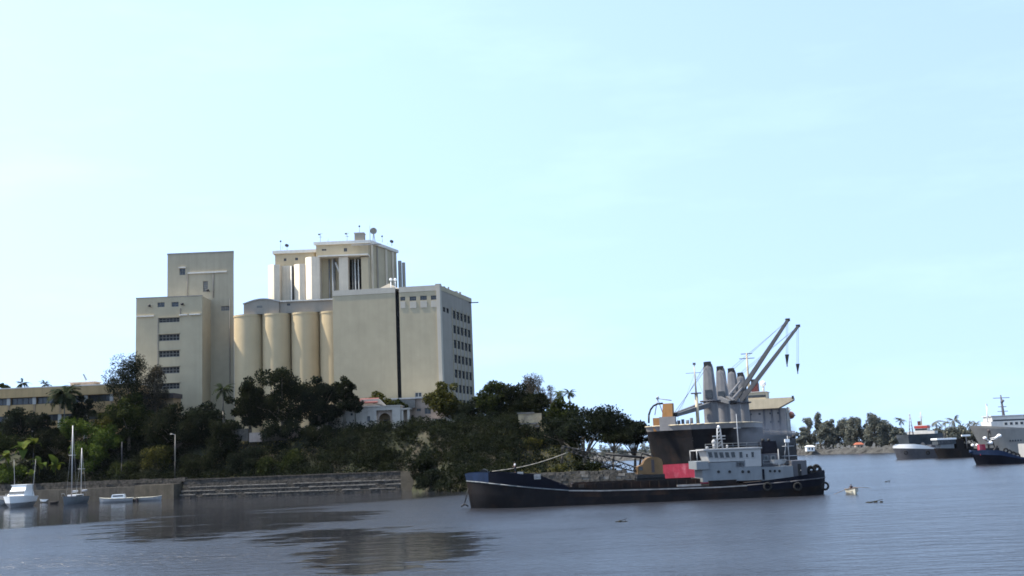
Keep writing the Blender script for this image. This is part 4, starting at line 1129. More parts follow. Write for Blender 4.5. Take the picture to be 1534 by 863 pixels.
tree('spreading_tree', 'thin low tree on the spit between the spreading trees', 915, 640, 50, 258, 'leaf_dark', 706, 'spread', group=G1, dens=.7, under=.4, leaf=.32, flat=.6)

# shrubs on the bank that can be told apart
def shrub(label, cx, ytop, wpx, hpx, d, m, leaf=.4, dens=1.0, name='shrub'):
    rng = np.random.default_rng(int(cx * 11 + ytop)); rn = random.Random(int(cx * 5 + ytop))
    top = W(cx, ytop, d); R = wpx * d / FOC / 2; H = hpx * d / FOC; zb = top.z - H
    t = thing(name, label, 'bush', (top.x, d, zb), group='shrubs on the river bank')
    C = []; Rr = []
    for i in range(13):
        a = rn.uniform(0, 6.283); q = R * .75 * math.sqrt(rn.random()); f = rn.random()
        C.append((top.x + q * math.cos(a), d + q * math.sin(a) * .7, zb + H * (.15 + .62 * f))); Rr.append(min(R, H) * rn.uniform(.3, .45))
    C = np.array(C); Rr = np.array(Rr)
    mb = MB()
    for i in range(7): mb.path([(top.x, d, zb - .8), tuple(C[i])], .10, .03, 5)
    mb.build('stems', 'bark', t, True)
    P, N = crown_points(rng, C, Rr, int(34 * 2 * R * H * dens) + 200, .85)
    quad_mesh('foliage', P, N, leaf * (.5 + .8 * rng.random(len(P))), .5, m, rng, t, True)
for a in (('bright green bush below the drooping palm', 112, 626, 60, 30, 322, 'leaf_bright', .45), ('bright green bank bush behind the twin masts', 150, 636, 70, 34, 321, 'leaf_bright', .45),
          ('large green bush over the small moored boats', 140, 662, 74, 44, 318, 'leaf_bright', .42), ('lower green bush behind the white motor yacht', 22, 690, 50, 30, 317, 'leaf_bright', .42),
          ('olive bush under the dark round tree', 158, 622, 44, 26, 324, 'leaf_olive', .4), ('dark bush in the tan block shadow at the picture edge', 4, 640, 50, 44, 320, 'leaf_mid', .42),
          ('green bush beside the second lamp post', 180, 690, 54, 34, 314, 'leaf_mid', .42), ('dull bush at the lamp post foot', 240, 664, 60, 40, 311, 'leaf_olive', .38),
          ('dark bush above the outer end of the stepped wall', 300, 676, 60, 38, 305, 'leaf_dark', .4), ('dark mound of leaves below the white house wing', 505, 652, 90, 44, 303, 'leaf_deep', .4),
          ('round dark bush before the white house porch', 600, 632, 50, 44, 305, 'leaf_dark', .4), ('dark bush over the stepped wall corner', 585, 660, 66, 48, 296, 'leaf_dark', .4),
          ('grey-green bank bush above the middle of the stepped wall', 420, 672, 70, 40, 299, 'leaf_mid', .4), ('bank bush above the outer middle of the stepped wall', 365, 668, 60, 40, 302, 'leaf_deep', .4),
          ('dark thicket below the grove', 745, 640, 80, 48, 297, 'leaf_dark', .4), ('olive bush below the ochre ruin', 796, 651, 40, 26, 285, 'leaf_olive', .38),
          ('dark thicket at the water behind the barge bow', 668, 668, 80, 60, 280, 'leaf_deep', .4), ('yellowish scrub on the spit wall', 838, 694, 26, 14, 247, 'leaf_olive', .3),
          ('dark brush hanging over the square corner of the stepped wall', 628, 676, 40, 44, 275, 'leaf_dark', .38), ('brush at the water just beyond the square wall corner', 640, 700, 44, 34, 268, 'leaf_deep', .38),
          ('bushes at the feet of the biggest dark tree', 415, 630, 70, 26, 306, 'leaf_deep', .38), ('bushes at the feet of the open branching tree', 470, 634, 70, 24, 306, 'leaf_dark', .38), ('low bushes at the palm foot beside the mill tower', 342, 632, 50, 26, 312, 'leaf_deep', .38),
          ('dark thicket before the ground floor of the tan block at the picture edge', 14, 622, 62, 40, 328, 'leaf_deep', .4), ('dark thicket below the drooping palm trunk', 84, 632, 56, 44, 325, 'leaf_dark', .4), ('dark thicket under the bushy tree by the window piers', 50, 640, 66, 46, 322, 'leaf_dark', .4), ('olive thicket between the palm and the feathery tree', 168, 610, 44, 40, 328, 'leaf_mid', .4),
          ('dark scrub over the rubble wall', 880, 690, 60, 18, 250, 'leaf_dark', .35)):
    shrub(*a)

def banana(label, cx, ytop, hpx, d):
    """plant of a few long paddle leaves"""
    rn = random.Random(int(cx * 17)); top = W(cx, ytop, d); H = hpx * d / FOC; zb = top.z - H; base = Vector((top.x, d, zb))
    t = thing('banana_plant', label, 'plant', base, group='banana plants on the bank')
    MB().path([base - Vector((0, 0, .6)), base + Vector((0, 0, H * .45))], .16, .10, 6).build('stem', 'leaf_olive', t, True)
    for i in range(8):
        a = rn.uniform(0, 6.283); L = H * rn.uniform(.4, .62); mb = MB(); wd = L * .22
        dr = Vector((math.cos(a), math.sin(a), 0)); sd = Vector((-dr.y, dr.x, 0)); p0 = base + Vector((0, 0, H * .25)); row = []; rq = rn.uniform(.3, .75); ra = rn.uniform(.5, 1.5); rb_ = rn.uniform(.55, 1.1)
        for k in range(6):
            s = k / 5; c = p0 + dr * L * s * rq + Vector((0, 0, L * (ra * s - rb_ * s * s))); w = wd * math.sin(math.pi * (.12 + .84 * s))
            row.append((c + sd * w, c - Vector((0, 0, w * .25)), c - sd * w))
        vs = [v for r in row for v in r]
        mb.add(vs, [(3 * k + j, 3 * k + 3 + j, 3 * k + 4 + j, 3 * k + 1 + j) for k in range(5) for j in range(2)])
        mb.build('leaf', 'leaf_bright' if i % 3 else 'leaf_lime', t, True)
for a in (('banana plant above the white motor yacht', 36, 640, 46, 315), ('banana plant at the picture edge bank', 10, 655, 40, 314), ('banana plant between yacht and twin masts', 60, 662, 46, 313),
          ('tall banana plant behind the taller mast', 52, 635, 40, 317), ('banana plant just right of the twin masts', 84, 668, 40, 314), ('low banana plant by the parapet', 48, 690, 30, 311)):
    banana(*a)

# dense growth over the whole slope: nobody could count it
def undergrowth():
    rng = np.random.default_rng(21)
    Cn = []
    while len(Cn) < 3600:
        x = rng.uniform(-215, 24, 4000); y = rng.uniform(240, 336, 4000); dd = shore_dist(x, y); z = height(x, y)
        slope = np.abs(height(x, y + 1.5) - height(x, y - 1.5)) / 3
        lawn = (y > 309) & (x > -86) & (x < -52)
        near = np.where(x < -28, dd > 4.6, dd > 1.0)
        spit = (x > 0) & (y < 286)
        ok = near & (dd < 42) & ((slope > .16) | (rng.random(4000) < np.where(x < -95, .45, .12))) & (~lawn) & (~spit | (rng.random(4000) < .22)) & (y < np.where(x < -95, 338.5, 311))
        for q in np.nonzero(ok)[0]: Cn.append((x[q], y[q], z[q]))
    Cn = np.array(Cn[:3600])
    for m, sel, nm in (('leaf_dark', 0, 'undergrowth'), ('leaf_deep', 1, 'undergrowth'), ('leaf_dark', 2, 'undergrowth')):
        C = Cn[np.arange(len(Cn)) % 3 == sel]
        Rr = .65 + 2.3 * rng.random(len(C)) ** 3.5; C = C + np.stack([0 * Rr, 0 * Rr, Rr * .45], 1)
        P, N = crown_points(rng, C, Rr, 42000, .75)
        o = quad_mesh(nm, P, N, .36 * (.5 + .9 * rng.random(len(P))), .5, m, rng)
        structure(o, 'stuff')
        o['label'] = ('black-green', 'blue-green', 'dark green')[sel] + ' tangled undergrowth covering the river bank slope'; o['category'] = 'undergrowth'
    # grass on the terrace and spit
    x = rng.uniform(-92, 24, 60000); y = rng.uniform(238, 318, 60000); dd = shore_dist(x, y)
    ok = (((y > 300) & (x < -48)) | ((x > -4) & (y < 290))) & (dd > 2.5)
    x, y = x[ok][:9000], y[ok][:9000]; z = height(x, y)
    P = np.stack([x, y, z + .18], 1); N = unit(rng, len(P)); N[:, 2] *= .3; N /= np.linalg.norm(N, axis=1)[:, None]
    o = quad_mesh('grass', P, N, .3 * (.5 + rng.random(len(P))), .35, 'grass_dry', rng); structure(o, 'stuff')
    o['label'] = 'dry grass on the terrace and the spit'; o['category'] = 'grass'
undergrowth()

# ------------------------------------------------------------------ trees of the far shore
ORD = ['first', 'second', 'third', 'fourth', 'fifth', 'sixth', 'seventh', 'eighth', 'ninth', 'tenth', 'eleventh', 'twelfth', 'thirteenth', 'fourteenth', 'fifteenth', 'sixteenth', 'seventeenth', 'eighteenth', 'nineteenth', 'twentieth',
       'twenty-first', 'twenty-second', 'twenty-third', 'twenty-fourth', 'twenty-fifth', 'twenty-sixth', 'twenty-seventh', 'twenty-eighth', 'twenty-ninth', 'thirtieth']
far_list = [(1199, 640, 16), (1211, 628, 22), (1226, 620, 14), (1234, 636, 20), (1245, 627, 24), (1262, 630, 22), (1272, 640, 14), (1281, 628, 24), (1297, 634, 20), (1308, 622, 26), (1320, 632, 18), (1329, 634, 20), (1340, 640, 16)]
for i, (x, y, w) in enumerate(far_list):
    d = far_y(W(x, 660, 580).x) + 22 + 9 * (i % 3)
    tree('casuarina_tree', ORD[i] + ' hazy casuarina counted from the freighter in the row on the far breakwater', x, y, w * 1.25, d, 'leaf_far_hazed', 674, 'feather' if i % 4 else 'round', group='casuarinas on the far shore', leaf=.62, dens=1.0)
for i, (x, y, w) in enumerate(((1350, 640, 22), (1366, 648, 20), (1404, 640, 26), (1424, 640, 30), (1444, 638, 30), (1460, 642, 26), (1476, 648, 22), (1490, 650, 24))):
    d = far_y(W(x, 660, 520).x) + 18 + 7 * (i % 3)
    tree('shore_tree', ORD[i] + ' low rounded tree along the shore behind the moored ships', x, y, w * 1.2, d, 'leaf_far_hazed', 668, group='low trees behind the moored ships', leaf=.6, dens=1.0)
for i, (x, y, l) in enumerate(((1349, 630, 7), (1346, 643, 5), (1402, 632, 8), (1416, 633, 6), (1429, 630, 9), (1441, 638, 6), (1452, 635, 6), (1462, 636, 7), (1487, 631, 8))):
    d = far_y(W(x, 660, 520).x) + 26 + 6 * (i % 2)
    palm('coconut_palm', ORD[i] + ' coconut palm standing above the low trees behind the moored ships', x, y, l * 1.6, d, 'leaf_far_hazed', 668, 13, group='palms on the far shore')
# the wood goes on behind, beyond the first row
def far_wood():
    rng = np.random.default_rng(5); C = []; Rr = []
    for x in np.arange(-150, 420, 6.0):
        for k in range(2):
            xx = x + rng.uniform(-4, 4); yy = far_y(xx) + 48 + rng.uniform(0, 30); hh = rng.uniform(3.5, 9.5) * (1.0 if xx > 120 else .8)
            for j in range(3): C.append((xx + rng.uniform(-2, 2), yy, 2.4 + hh * (.3 + .3 * j))); Rr.append(rng.uniform(1.8, 3.0))
    P, N = crown_points(rng, np.array(C), np.array(Rr), 26000, .9)
    o = quad_mesh('far_wood', P, N, .75 * (.5 + .9 * rng.random(len(P))), .5, 'leaf_far_hazed', rng); structure(o, 'stuff')
    o['label'] = 'dim green wood closing the far shore behind the casuarinas'; o['category'] = 'wood'
far_wood()
# ------------------------------------------------------------------ ships
def hull_band(grid, j0, j1, thick=0.0, cap_ends=True, sides=(1, -1)):
    """grid[i][j] = (x, half breadth, z): skin between levels j0 and j1 on both sides; thick > 0 gives a bulwark with an inside"""
    mb = MB(); n = len(grid)
    for sg in sides:
        offs = [0.0] if thick == 0 else [0.0, thick]
        for o in offs:
            vs = []
            for i in range(n):
                for j in range(j0, j1 + 1):
                    x, b, z = grid[i][j]; vs.append((x, sg * max(b - o, 0.0), z - (.0 if o == 0 else .002)))
            m = j1 - j0 + 1
            fs = [(i * m + j, (i + 1) * m + j, (i + 1) * m + j + 1, i * m + j + 1) for i in range(n - 1) for j in range(m - 1)]
            if (sg < 0) != (o > 0): fs = [f[::-1] for f in fs]
            mb.add(vs, fs, True)
        if thick > 0:
            vs = []
            for i in range(n):
                x, b, z = grid[i][j1]; vs += [(x, sg * b, z), (x, sg * max(b - thick, 0), z - .002)]
            fs = [(2 * i, 2 * i + 1, 2 * i + 3, 2 * i + 2) for i in range(n - 1)]
            if sg > 0: fs = [f[::-1] for f in fs]
            mb.add(vs, fs)
    if cap_ends:
        for i in (0, n - 1):
            vs = [(grid[i][j][0], grid[i][j][1], grid[i][j][2]) for j in range(j0, j1 + 1)] + [(grid[i][j][0], -grid[i][j][1], grid[i][j][2]) for j in range(j1, j0 - 1, -1)]
            if grid[i][j1][1] > .05 or grid[i][j0][1] > .05: mb.add(vs, [tuple(range(len(vs)))])
    return mb
def deck_mesh(grid, j, dz=0.0):
    vs = []; n = len(grid)
    for i in range(n):
        x, b, z = grid[i][j]; vs += [(x, b, z + dz), (x, -b, z + dz)]
    return MB().add(vs, [(2 * i, 2 * i + 1, 2 * i + 3, 2 * i + 2) for i in range(n - 1)])
def rail(mb, pts, h=1.0, r=.04, posts=True):
    for a, b in zip(pts[:-1], pts[1:]):
        a, b = Vector(a), Vector(b); L = (b - a).length; k = max(1, int(L / 1.8))
        for f in (h, h * .5): mb.tube(a + Vector((0, 0, f)), b + Vector((0, 0, f)), r, n=5)
        for i in range(k + 1): p = a.lerp(b, i / k); mb.tube(p, p + Vector((0, 0, h)), r, n=5)
    return mb
def porthole(x, z, y, r, parent, ny=-1, m='dark'):
    mb = MB(); n = 14; o = ny * .05
    mb.tube((x, y - ny * .05, z), (x, y + o * .4, z), r, n=n, sm=False)
    a = mb.build('porthole', m, parent)
    rg = MB(); vs = []; fs = []
    for i in range(n):
        t = 2 * math.pi * i / n
        for rr, yy in ((r, y + ny * .06), (r * 1.3, y + ny * .06), (r * 1.3, y - ny * .01)): vs.append((x + rr * math.cos(t), yy, z + rr * math.sin(t)))
    for i in range(n):
        k = (i + 1) % n
        for j in range(2): fs.append((3 * i + j, 3 * i + j + 1, 3 * k + j + 1, 3 * k + j))
    rg.add(vs, fs).build('rim', 'house_grey', a)
def win_box(x0, x1, z0, z1, y, parent, slant=0.0, ny=-1, frame='house_white', glass='glass', name='window'):
    """frame ring and recessed pane on a wall at y (wall must carry an opening or a dark back); proud frame"""
    b = .09; mb = MB(); o = ny * .09
    def s(u0, u1, v0, v1):
        f = lambda v: slant * (v - z0)
        mb.hexa([(u0 + f(v0), y - o * .2, v0), (u1 + f(v0), y - o * .2, v0), (u1 + f(v0), y + o, v0), (u0 + f(v0), y + o, v0)], [(u0 + f(v1), y - o * .2, v1), (u1 + f(v1), y - o * .2, v1), (u1 + f(v1), y + o, v1), (u0 + f(v1), y + o, v1)])
    s(x0 - b, x1 + b, z0 - b, z0); s(x0 - b, x1 + b, z1, z1 + b); s(x0 - b, x0, z0, z1); s(x1, x1 + b, z0, z1)
    w = mb.build(name, frame, parent)
    g = MB(); f = slant * (z1 - z0)
    g.hexa([(x0, y - o * .1, z0), (x1, y - o * .1, z0), (x1, y + o * .25, z0), (x0, y + o * .25, z0)], [(x0 + f, y - o * .1, z1), (x1 + f, y - o * .1, z1), (x1 + f, y + o * .25, z1), (x0 + f, y + o * .25, z1)])
    g.build('pane', glass, w)

# ---- the long barge ship in front
def barge():
    Y0 = 174.3; B = 5.2; yc = Y0 + B
    X0 = W(697, 720, Y0 + 3).x
    t = thing('hopper_barge', 'long low black self-propelled barge with a blue bow and grey deckhouse aft', 'barge', (X0, yc, 0))
    LX = lambda x: W(x, 735, Y0).x - X0
    LZ = lambda x, y: W(x, y, Y0).z
    top = [(697, 711), (705, 709), (720, 708), (740, 708), (770, 709), (800, 711.5), (814, 715), (832, 722), (852, 729.5), (900, 732), (1000, 729.8), (1080, 727), (1120, 723.5), (1180, 715.5), (1212, 711), (1235, 706), (1250, 705)]
    dk = [(697, 722), (720, 723), (760, 727), (800, 731), (850, 734.6), (900, 735), (1000, 732.2), (1080, 729.5), (1120, 727), (1180, 722), (1215, 718), (1250, 716)]
    ip = lambda tab, x: float(np.interp(x, [q[0] for q in tab], [q[1] for q in tab]))
    xs = [697, 698.5, 701, 705, 711, 720, 732, 750, 775, 800, 814, 832, 852, 900, 1000, 1080, 1120, 1160, 1185, 1205, 1222, 1235, 1243, 1248, 1250]
    L = LX(1250); grid = []
    for x in xs:
        l = LX(x); fb = min(1, max(0, l / 7.5)); fs_ = min(1, max(0, (L - l) / 5.5))
        bt = B * (1 - (1 - fb) ** 2.6) * (1 - (1 - fs_) ** 2.4 * .9) ** 1
        bw = B * (1 - (1 - min(1, max(0, (l - .6) / 11))) ** 2.0) * (1 - (1 - min(1, max(0, (L - .5 - l)) / 8)) ** 2.2)
        zt, zd = LZ(x, ip(top, x)), LZ(x, ip(dk, x))
        rake = max(0, 1 - l / 6.0) * .75; rk2 = -max(0, 1 - (L - l) / 5) * .5
        row = []
        for f, z in ((0, -1.5), (.15, -.3), (.45, .5), (.75, max(.9, zd * .55)), (1, zd), (1, zt)):
            b = bw + (bt - bw) * f ** .8 if z < zd else bt
            row.append((l + (rake + rk2) * (1 - min(1, (z + 1.5) / (zd + 1.5))), max(b, .02), z))
        row[4] = (l, bt * .985, zd); row[5] = (l - (.25 if l < 1.5 else 0), bt + (.12 if l < 20 else .0), zt)
        grid.append(row)
    # lower hull, in two paints; the bow and the bulwark in blue
    hull_band(grid, 0, 3).build('hull', 'hull_black', t)
    nb = 13
    hull_band(grid[:nb], 3, 4, cap_ends=True).build('bow_strake', 'hull_black', t)
    [hull_band(grid[nb - 1:17], 3, 4, cap_ends=False, sides=(sg,)).build('side_strake', 'hull_brownblack', t) for sg in (1, -1)]
    hull_band(grid[16:], 3, 4).build('stern_strake', 'hull_navy', t)
    hull_band(grid[:7], 4, 5, .14).build('bow_bulwark', 'hull_blue', t); [hull_band(grid[6:nb], 4, 5, .14, False, (sg,)).build('side_bulwark', 'hull_navy', t) for sg in (1, -1)]
    [hull_band(grid[nb - 1:17], 4, 5, .12, False, (sg,)).build('gunwale', 'hull_black', t) for sg in (1, -1)]
    hull_band(grid[16:], 4, 5, .14).build('stern_bulwark', 'hull_navy', t)
    deck_mesh(grid, 4, .05).build('deck', 'deck_rust', t)
    # rubbing strakes
    for sg in (1, -1):
        mb = MB()
        for i in range(12, 16):
            (x0, b0, z0), (x1, b1, z1) = grid[i][4], grid[i + 1][4]
            mb.hexa([(x0, sg * b0, z0 - .12), (x1, sg * b1, z1 - .12), (x1, sg * (b1 + .14), z1 - .12), (x0, sg * (b0 + .14), z0 - .12)], [(x0, sg * b0, z0 + .06), (x1, sg * b1, z1 + .06), (x1, sg * (b1 + .14), z1 + .06), (x0, sg * (b0 + .14), z0 + .06)])
        mb.build('rubbing_strake', 'rub_line', t)
    for lv, m, a, b_ in ((4, 'house_grey', 0, 12), (4, 'work_grey', 16, 24)):
        for sg in (1, -1):
          mb = MB()
          for i in range(a, b_):
            (x0, b0, z0), (x1, b1, z1) = grid[i][lv], grid[i + 1][lv]
            mb.tube((x0, sg * (b0 + .06), z0), (x1, sg * (b1 + .06), z1), .09, n=5)
          mb.build('rubbing_band', m, t)
    # anchor hanging at the stem
    MB().tube((.35, -.5, 3.2), (-.3, -.6, .9), .08).tube((-.9, -.6, .35), (-.3, -.6, .75), .13).tube((.25, -.6, .35), (-.3, -.6, .75), .12).build('anchor', 'black_steel', t)
    # white painted plate with worn lettering on the bow
    p = LX(801), LX(811)
    zz = LZ(806, 714.2); yb = -B * 1.0 - .17
    mp = MB().box(p[0], p[1], yb - .03, yb, zz - .38, zz + .38).build('name_plate', 'house_white', t)
    mb = MB()
    for k, segs in enumerate((((0, 0, 0, 1), (0, 1, .7, 1), (.7, 1, .7, 0), (0, .5, .7, .5), (0, 0, .7, 0)), ((0, 0, 0, 1), (0, 1, .7, .6), (0, .5, .7, 0), (.7, .6, .7, .9)), ((0, 0, .7, 0), (.7, 0, .7, 1), (0, 1, .7, 1), (0, 0, 0, .5), (0, .5, .7, .5)))):
        ox = p[0] + .12 + k * .32
        for a, b, c, d in segs: mb.tube((ox + a * .3, yb - .035, zz - .24 + b * .48), (ox + c * .3, yb - .035, zz - .24 + d * .48), .035, n=4)
    mb.build('lettering', 'work_grey', mp)
    # hopper coaming amidships
    a, b = LX(858), LX(1052)
    zc0, zc1 = LZ(900, 733.5), LZ(950, 721.5)
    MB().box(a, b, -3.9, -3.6, zc0 - .3, zc1).box(a, b, 3.6, 3.9, zc0 - .3, zc1).box(a, a + .3, -3.59, 3.59, zc0 - .3, zc1).box(b - .3, b, -3.59, 3.59, zc0 - .3, zc1).build('hopper_coaming', 'hull_brownblack', t)
    MB().box(a + .31, b - .31, -3.58, 3.58, zc0 - .2, zc1 - .5).build('hopper_load', 'deck_rust', t)
    for k in range(14):
        x = a + (b - a) * (k + .5) / 14; MB().box(x - .08, x + .08, -4.25, -3.91, zc0 - .3, zc1 - .1).build('coaming_stay', 'hull_brownblack', t)
    # clutter on the side deck
    for x0, x1, h, m in ((1016, 1052, .45, 'rub_line'), (1064, 1106, 1.1, 'hull_black'), (868, 876, .5, 'deck_rust')):
        MB().box(LX(x0), LX(x1), -4.5, -4.0, LZ(x0, 732) + .1, LZ(x0, 732) + .1 + h).build('deck_locker', m, t)
    # bollards, windlass and rail at the bow
    zf = LZ(730, 722)
    for xx in (716, 760): MB().tube((LX(xx), -2.4, zf), (LX(xx), -2.4, zf + 1.1), .2).tube((LX(xx) + .8, -2.4, zf), (LX(xx) + .8, -2.4, zf + 1.1), .2).build('bollard', 'black_steel', t)
    zbt = LZ(727, 708.4)
    MB().box(LX(723), LX(730), -1.6, 1.6, zf, zbt + .35).tube((LX(724), -2, zbt), (LX(724), 2, zbt), .55, n=12).build('windlass', 'black_steel', t)
    MB().box(LX(776), LX(785), -3.4, -2.6, LZ(780, 721), LZ(780, 707.5)).build('deck_box', 'house_white', t)
    # ---- deckhouse
    yh_ = -3.9
    zd = lambda x: LZ(x, ip(dk, x))
    def house(x0, y0, x1, y1, m, name, ya=yh_, yb=3.9):
        return MB().box(LX(x0), LX(x1), ya, yb, LZ((x0 + x1) / 2, y1), LZ((x0 + x1) / 2, y0)).build(name, m, t)
    low = house(1056, 692, 1146, 721, 'house_grey', 'lower_deckhouse')
    house(1047.5, 691.3, 1066, 703.5, 'house_grey', 'wing_platform', yh_ - .25, 3.9)
    aft = house(1146.2, 699, 1194, 720, 'house_grey', 'aft_deckhouse', yh_ + .15, 3.7)
    house(1194.3, 690, 1217, 716, 'work_grey', 'stern_house', -3.0, 3.0)
    # wheelhouse with sloping front
    xw0, xw1 = LX(1063), LX(1147); z0, z1 = LZ(1100, 691.2), LZ(1100, 673.5)
    MB().side([(xw0 + .55, z0 + .004), (xw1, z0 + .004), (xw1, z1), (xw0, z1)], yh_ + .1, 3.6).build('wheelhouse', 'house_white', t)
    MB().box(xw0 - .35, xw1 + .2, yh_ - .15, 3.8, z1 + .003, z1 + .22).build('wheelhouse_roof', 'house_white', t)
    MB().box(LX(1122), LX(1146) + .04, yh_ - .04, yh_ + .02, LZ(1134, 698.5), z0 + .3).build('white_panel', 'house_white', t)
    for xx, yy, w_, h_, sl_ in ((1066.5, 677.3, 6, 8.5, .14), (1075.3, 677.5, 5.5, 8.5, .14), (1083.5, 677.6, 6, 8.5, .14), (1092, 677.4, 6, 8.4, .12), (1100.8, 677.2, 6, 8.4, .10), (1114, 677, 4.6, 9, 0), (1124, 680, 2.8, 5, 0), (1132.2, 677, 4, 8, 0)):
        xa, xb = LX(xx), LX(xx + w_); zb_, za = LZ(xx, yy + h_), LZ(xx, yy)
        win_box(xa + (.14 if sl_ else 0), xb + (.14 if sl_ else 0), zb_, za, yh_ + .1, t, -sl_ * 1.4)
    # open bridge-wing frame forward of the wheelhouse
    MB().tube((LX(1049.5), yh_, LZ(1049, 691)), (LX(1049.5), yh_, LZ(1049, 675.5)), .08).tube((LX(1049.5), yh_, LZ(1049, 675.5)), (LX(1064), yh_, LZ(1064, 674.5)), .08).tube((LX(1049.5), 3, LZ(1049, 691)), (LX(1049.5), 3, LZ(1049, 675.5)), .08).tube((LX(1049.5), 3, LZ(1049, 675.5)), (LX(1064), 3, LZ(1064, 674.5)), .08).tube((LX(1049.5), yh_, LZ(1049, 675.5)), (LX(1049.5), 3, LZ(1049, 675.5)), .08).build('wing_frame', 'house_white', t)
    for xx in (1080.5, 1097.3, 1117.2, 1126): porthole(LX(xx), LZ(xx, 707), yh_, .24, t)
    for xx in (1159, 1166, 1173): porthole(LX(xx), LZ(xx, 706), yh_ + .15, .22, t)
    for xa, xb in ((1108.6, 1113.4), (1114.4, 1119)): win_box(LX(xa), LX(xb), LZ(xa, 698.3), LZ(xa, 693.2), yh_, t, frame='work_grey')
    MB().box(LX(1147), LX(1150), yh_ + .05, yh_ + .12, LZ(1148, 719), LZ(1148, 703)).build('door', 'hull_navy', t)
    d2 = MB().box(LX(1203), LX(1208), -3.06, -2.99, LZ(1205, 714), LZ(1205, 695)).build('door', 'dark', t); MB().tube((LX(1207.2), -3.12, LZ(1205, 706)), (LX(1207.2), -3.12, LZ(1205, 704)), .05).build('handle', 'steel', d2)
    # house round the funnel
    house(1150, 679.5, 1178, 699, 'work_grey', 'engine_casing', -2.6, 2.6)
    for xx in (1154, 1165): win_box(LX(xx), LX(xx + 5), LZ(xx, 690), LZ(xx, 683.5), -2.6, t, frame='house_grey')
    fu = MB().hexa([(LX(1154), -1.5, LZ(1165, 679.4)), (LX(1178), -1.5, LZ(1165, 679.4)), (LX(1178), 1.5, LZ(1165, 679.4)), (LX(1154), 1.5, LZ(1165, 679.4))], [(LX(1155), -1.3, LZ(1165, 660.5)), (LX(1177), -1.3, LZ(1165, 660.5)), (LX(1177), 1.3, LZ(1165, 660.5)), (LX(1155), 1.3, LZ(1165, 660.5))]).build('funnel', 'hull_navy', t)
    MB().tube((LX(1160), 0, LZ(1165, 661)), (LX(1159), 0, LZ(1165, 656.5)), .3).tube((LX(1168), 0, LZ(1165, 661)), (LX(1169), 0, LZ(1165, 657)), .25).build('exhaust_pipe', 'black_steel', fu)
    # workboat on the casing deck, mast beside it
    wb = MB(); cx_, zz = LX(1173.5), LZ(1173, 697.5)
    pr = [(-1.25, .9), (-.9, .25), (0, .05), (.9, .2), (1.35, .95)]
    gx = [[(cx_ + px_, max(.02, .75 * (1 - (abs(px_) / 1.4) ** 2.5)), zz + pz * .55 + .1), (cx_ + px_ * 1.03, max(.03, .9 * (1 - (abs(px_) / 1.45) ** 2.5)), zz + .95)] for px_, pz in pr]
    h = hull_band(gx, 0, 1, 0); h.v = [(a, b - 3.0, c) for a, b, c in h.v]; h.build('workboat', 'house_white', t)
    MB().tube((LX(1175.5), -2.9, zz - .2), (LX(1175.5), -2.9, LZ(1175, 672.5)), .14, .06).build('derrick_post', 'house_white', t)
    # masts on the wheelhouse roof
    zr = z1 + .2
    m1 = MB(); x1, zt = LX(1092), LZ(1092, 640)
    for ox, oy in ((-.45, -.4), (.45, -.4), (-.45, .4), (.45, .4)): m1.tube((x1 + ox, oy, zr), (x1 + ox * .5, oy * .5, zt), .07)
    for k in range(6):
        z = zr + (zt - zr) * (k + .5) / 6; w_ = .45 - .22 * k / 6; m1.tube((x1 - w_, -w_, z), (x1 + w_, -w_, z + .5), .045, n=5).tube((x1 - w_, w_, z), (x1 + w_, w_, z + .5), .045, n=5)
    m1.box(x1 - 1.0, x1 + .9, -.5, .5, zr + (zt - zr) * .45, zr + (zt - zr) * .45 + .1)
    m1 = m1.build('lattice_mast', 'steel', t)
    MB().ball((x1, 0, zt + .2), .24).build('mast_lamp', 'gel_white', m1); MB().box(x1 - 1.1, x1 + 1.0, -.12, .12, zr + (zt - zr) * .58, zr + (zt - zr) * .58 + .2).build('radar_bar', 'house_white', m1)
    MB().tube((LX(1122), .5, zr), (LX(1122), .5, LZ(1122, 618)), .11, .05).tube((LX(1122) - .6, .5, LZ(1122, 640)), (LX(1122) + .6, .5, LZ(1122, 640)), .05).build('pole_mast', 'steel', t)
    for xx, yt, m, r in ((1079, 660, 'house_white', .38), (1068, 669, 'house_white', .3), (1099, 666, 'house_white', .2)):
        MB().tube((LX(xx), -2.4, zr), (LX(xx), -2.4, LZ(xx, yt + 3)), r * .7, n=10).ball((LX(xx), -2.4, LZ(xx, yt + 2)), r).build('searchlight', m, t)
    rail(MB(), [(xw0, yh_ - .1, zr), (xw1, yh_ - .1, zr)], .8, .035).build('railing', 'house_grey', t)
    rail(MB(), [(LX(1150), yh_ + .2, LZ(1150, 699)), (LX(1193), yh_ + .2, LZ(1190, 699))], 1.0, .04).build('railing', 'house_grey', t)
    # stern light mast with dark signal shapes
    xs_, zs_ = LX(1198), LZ(1198, 690)
    sm = MB().tube((xs_, 0, zs_), (xs_, 0, LZ(1198, 652)), .10, .06).tube((xs_ - 1.0, 0, LZ(1198, 668)), (xs_ + 1.0, 0, LZ(1198, 668)), .06).tube((xs_ - 1.2, 0, LZ(1198, 683)), (xs_ + 1.3, 0, LZ(1198, 683)), .06).tube((xs_ - .8, 0, zs_), (xs_ - .3, 0, LZ(1198, 660)), .06).build('stern_mast', 'steel', t)
    MB().ball((xs_ + .4, 0, LZ(1198, 656)), .34).ball((xs_ + 1.0, 0, LZ(1198, 653.5)), .28).build('signal_shape', 'black_steel', sm)
    MB().box(xs_ - .5, xs_ + .25, -.3, .3, LZ(1198, 662), LZ(1198, 657)).build('stern_lamp', 'gel_white', sm)
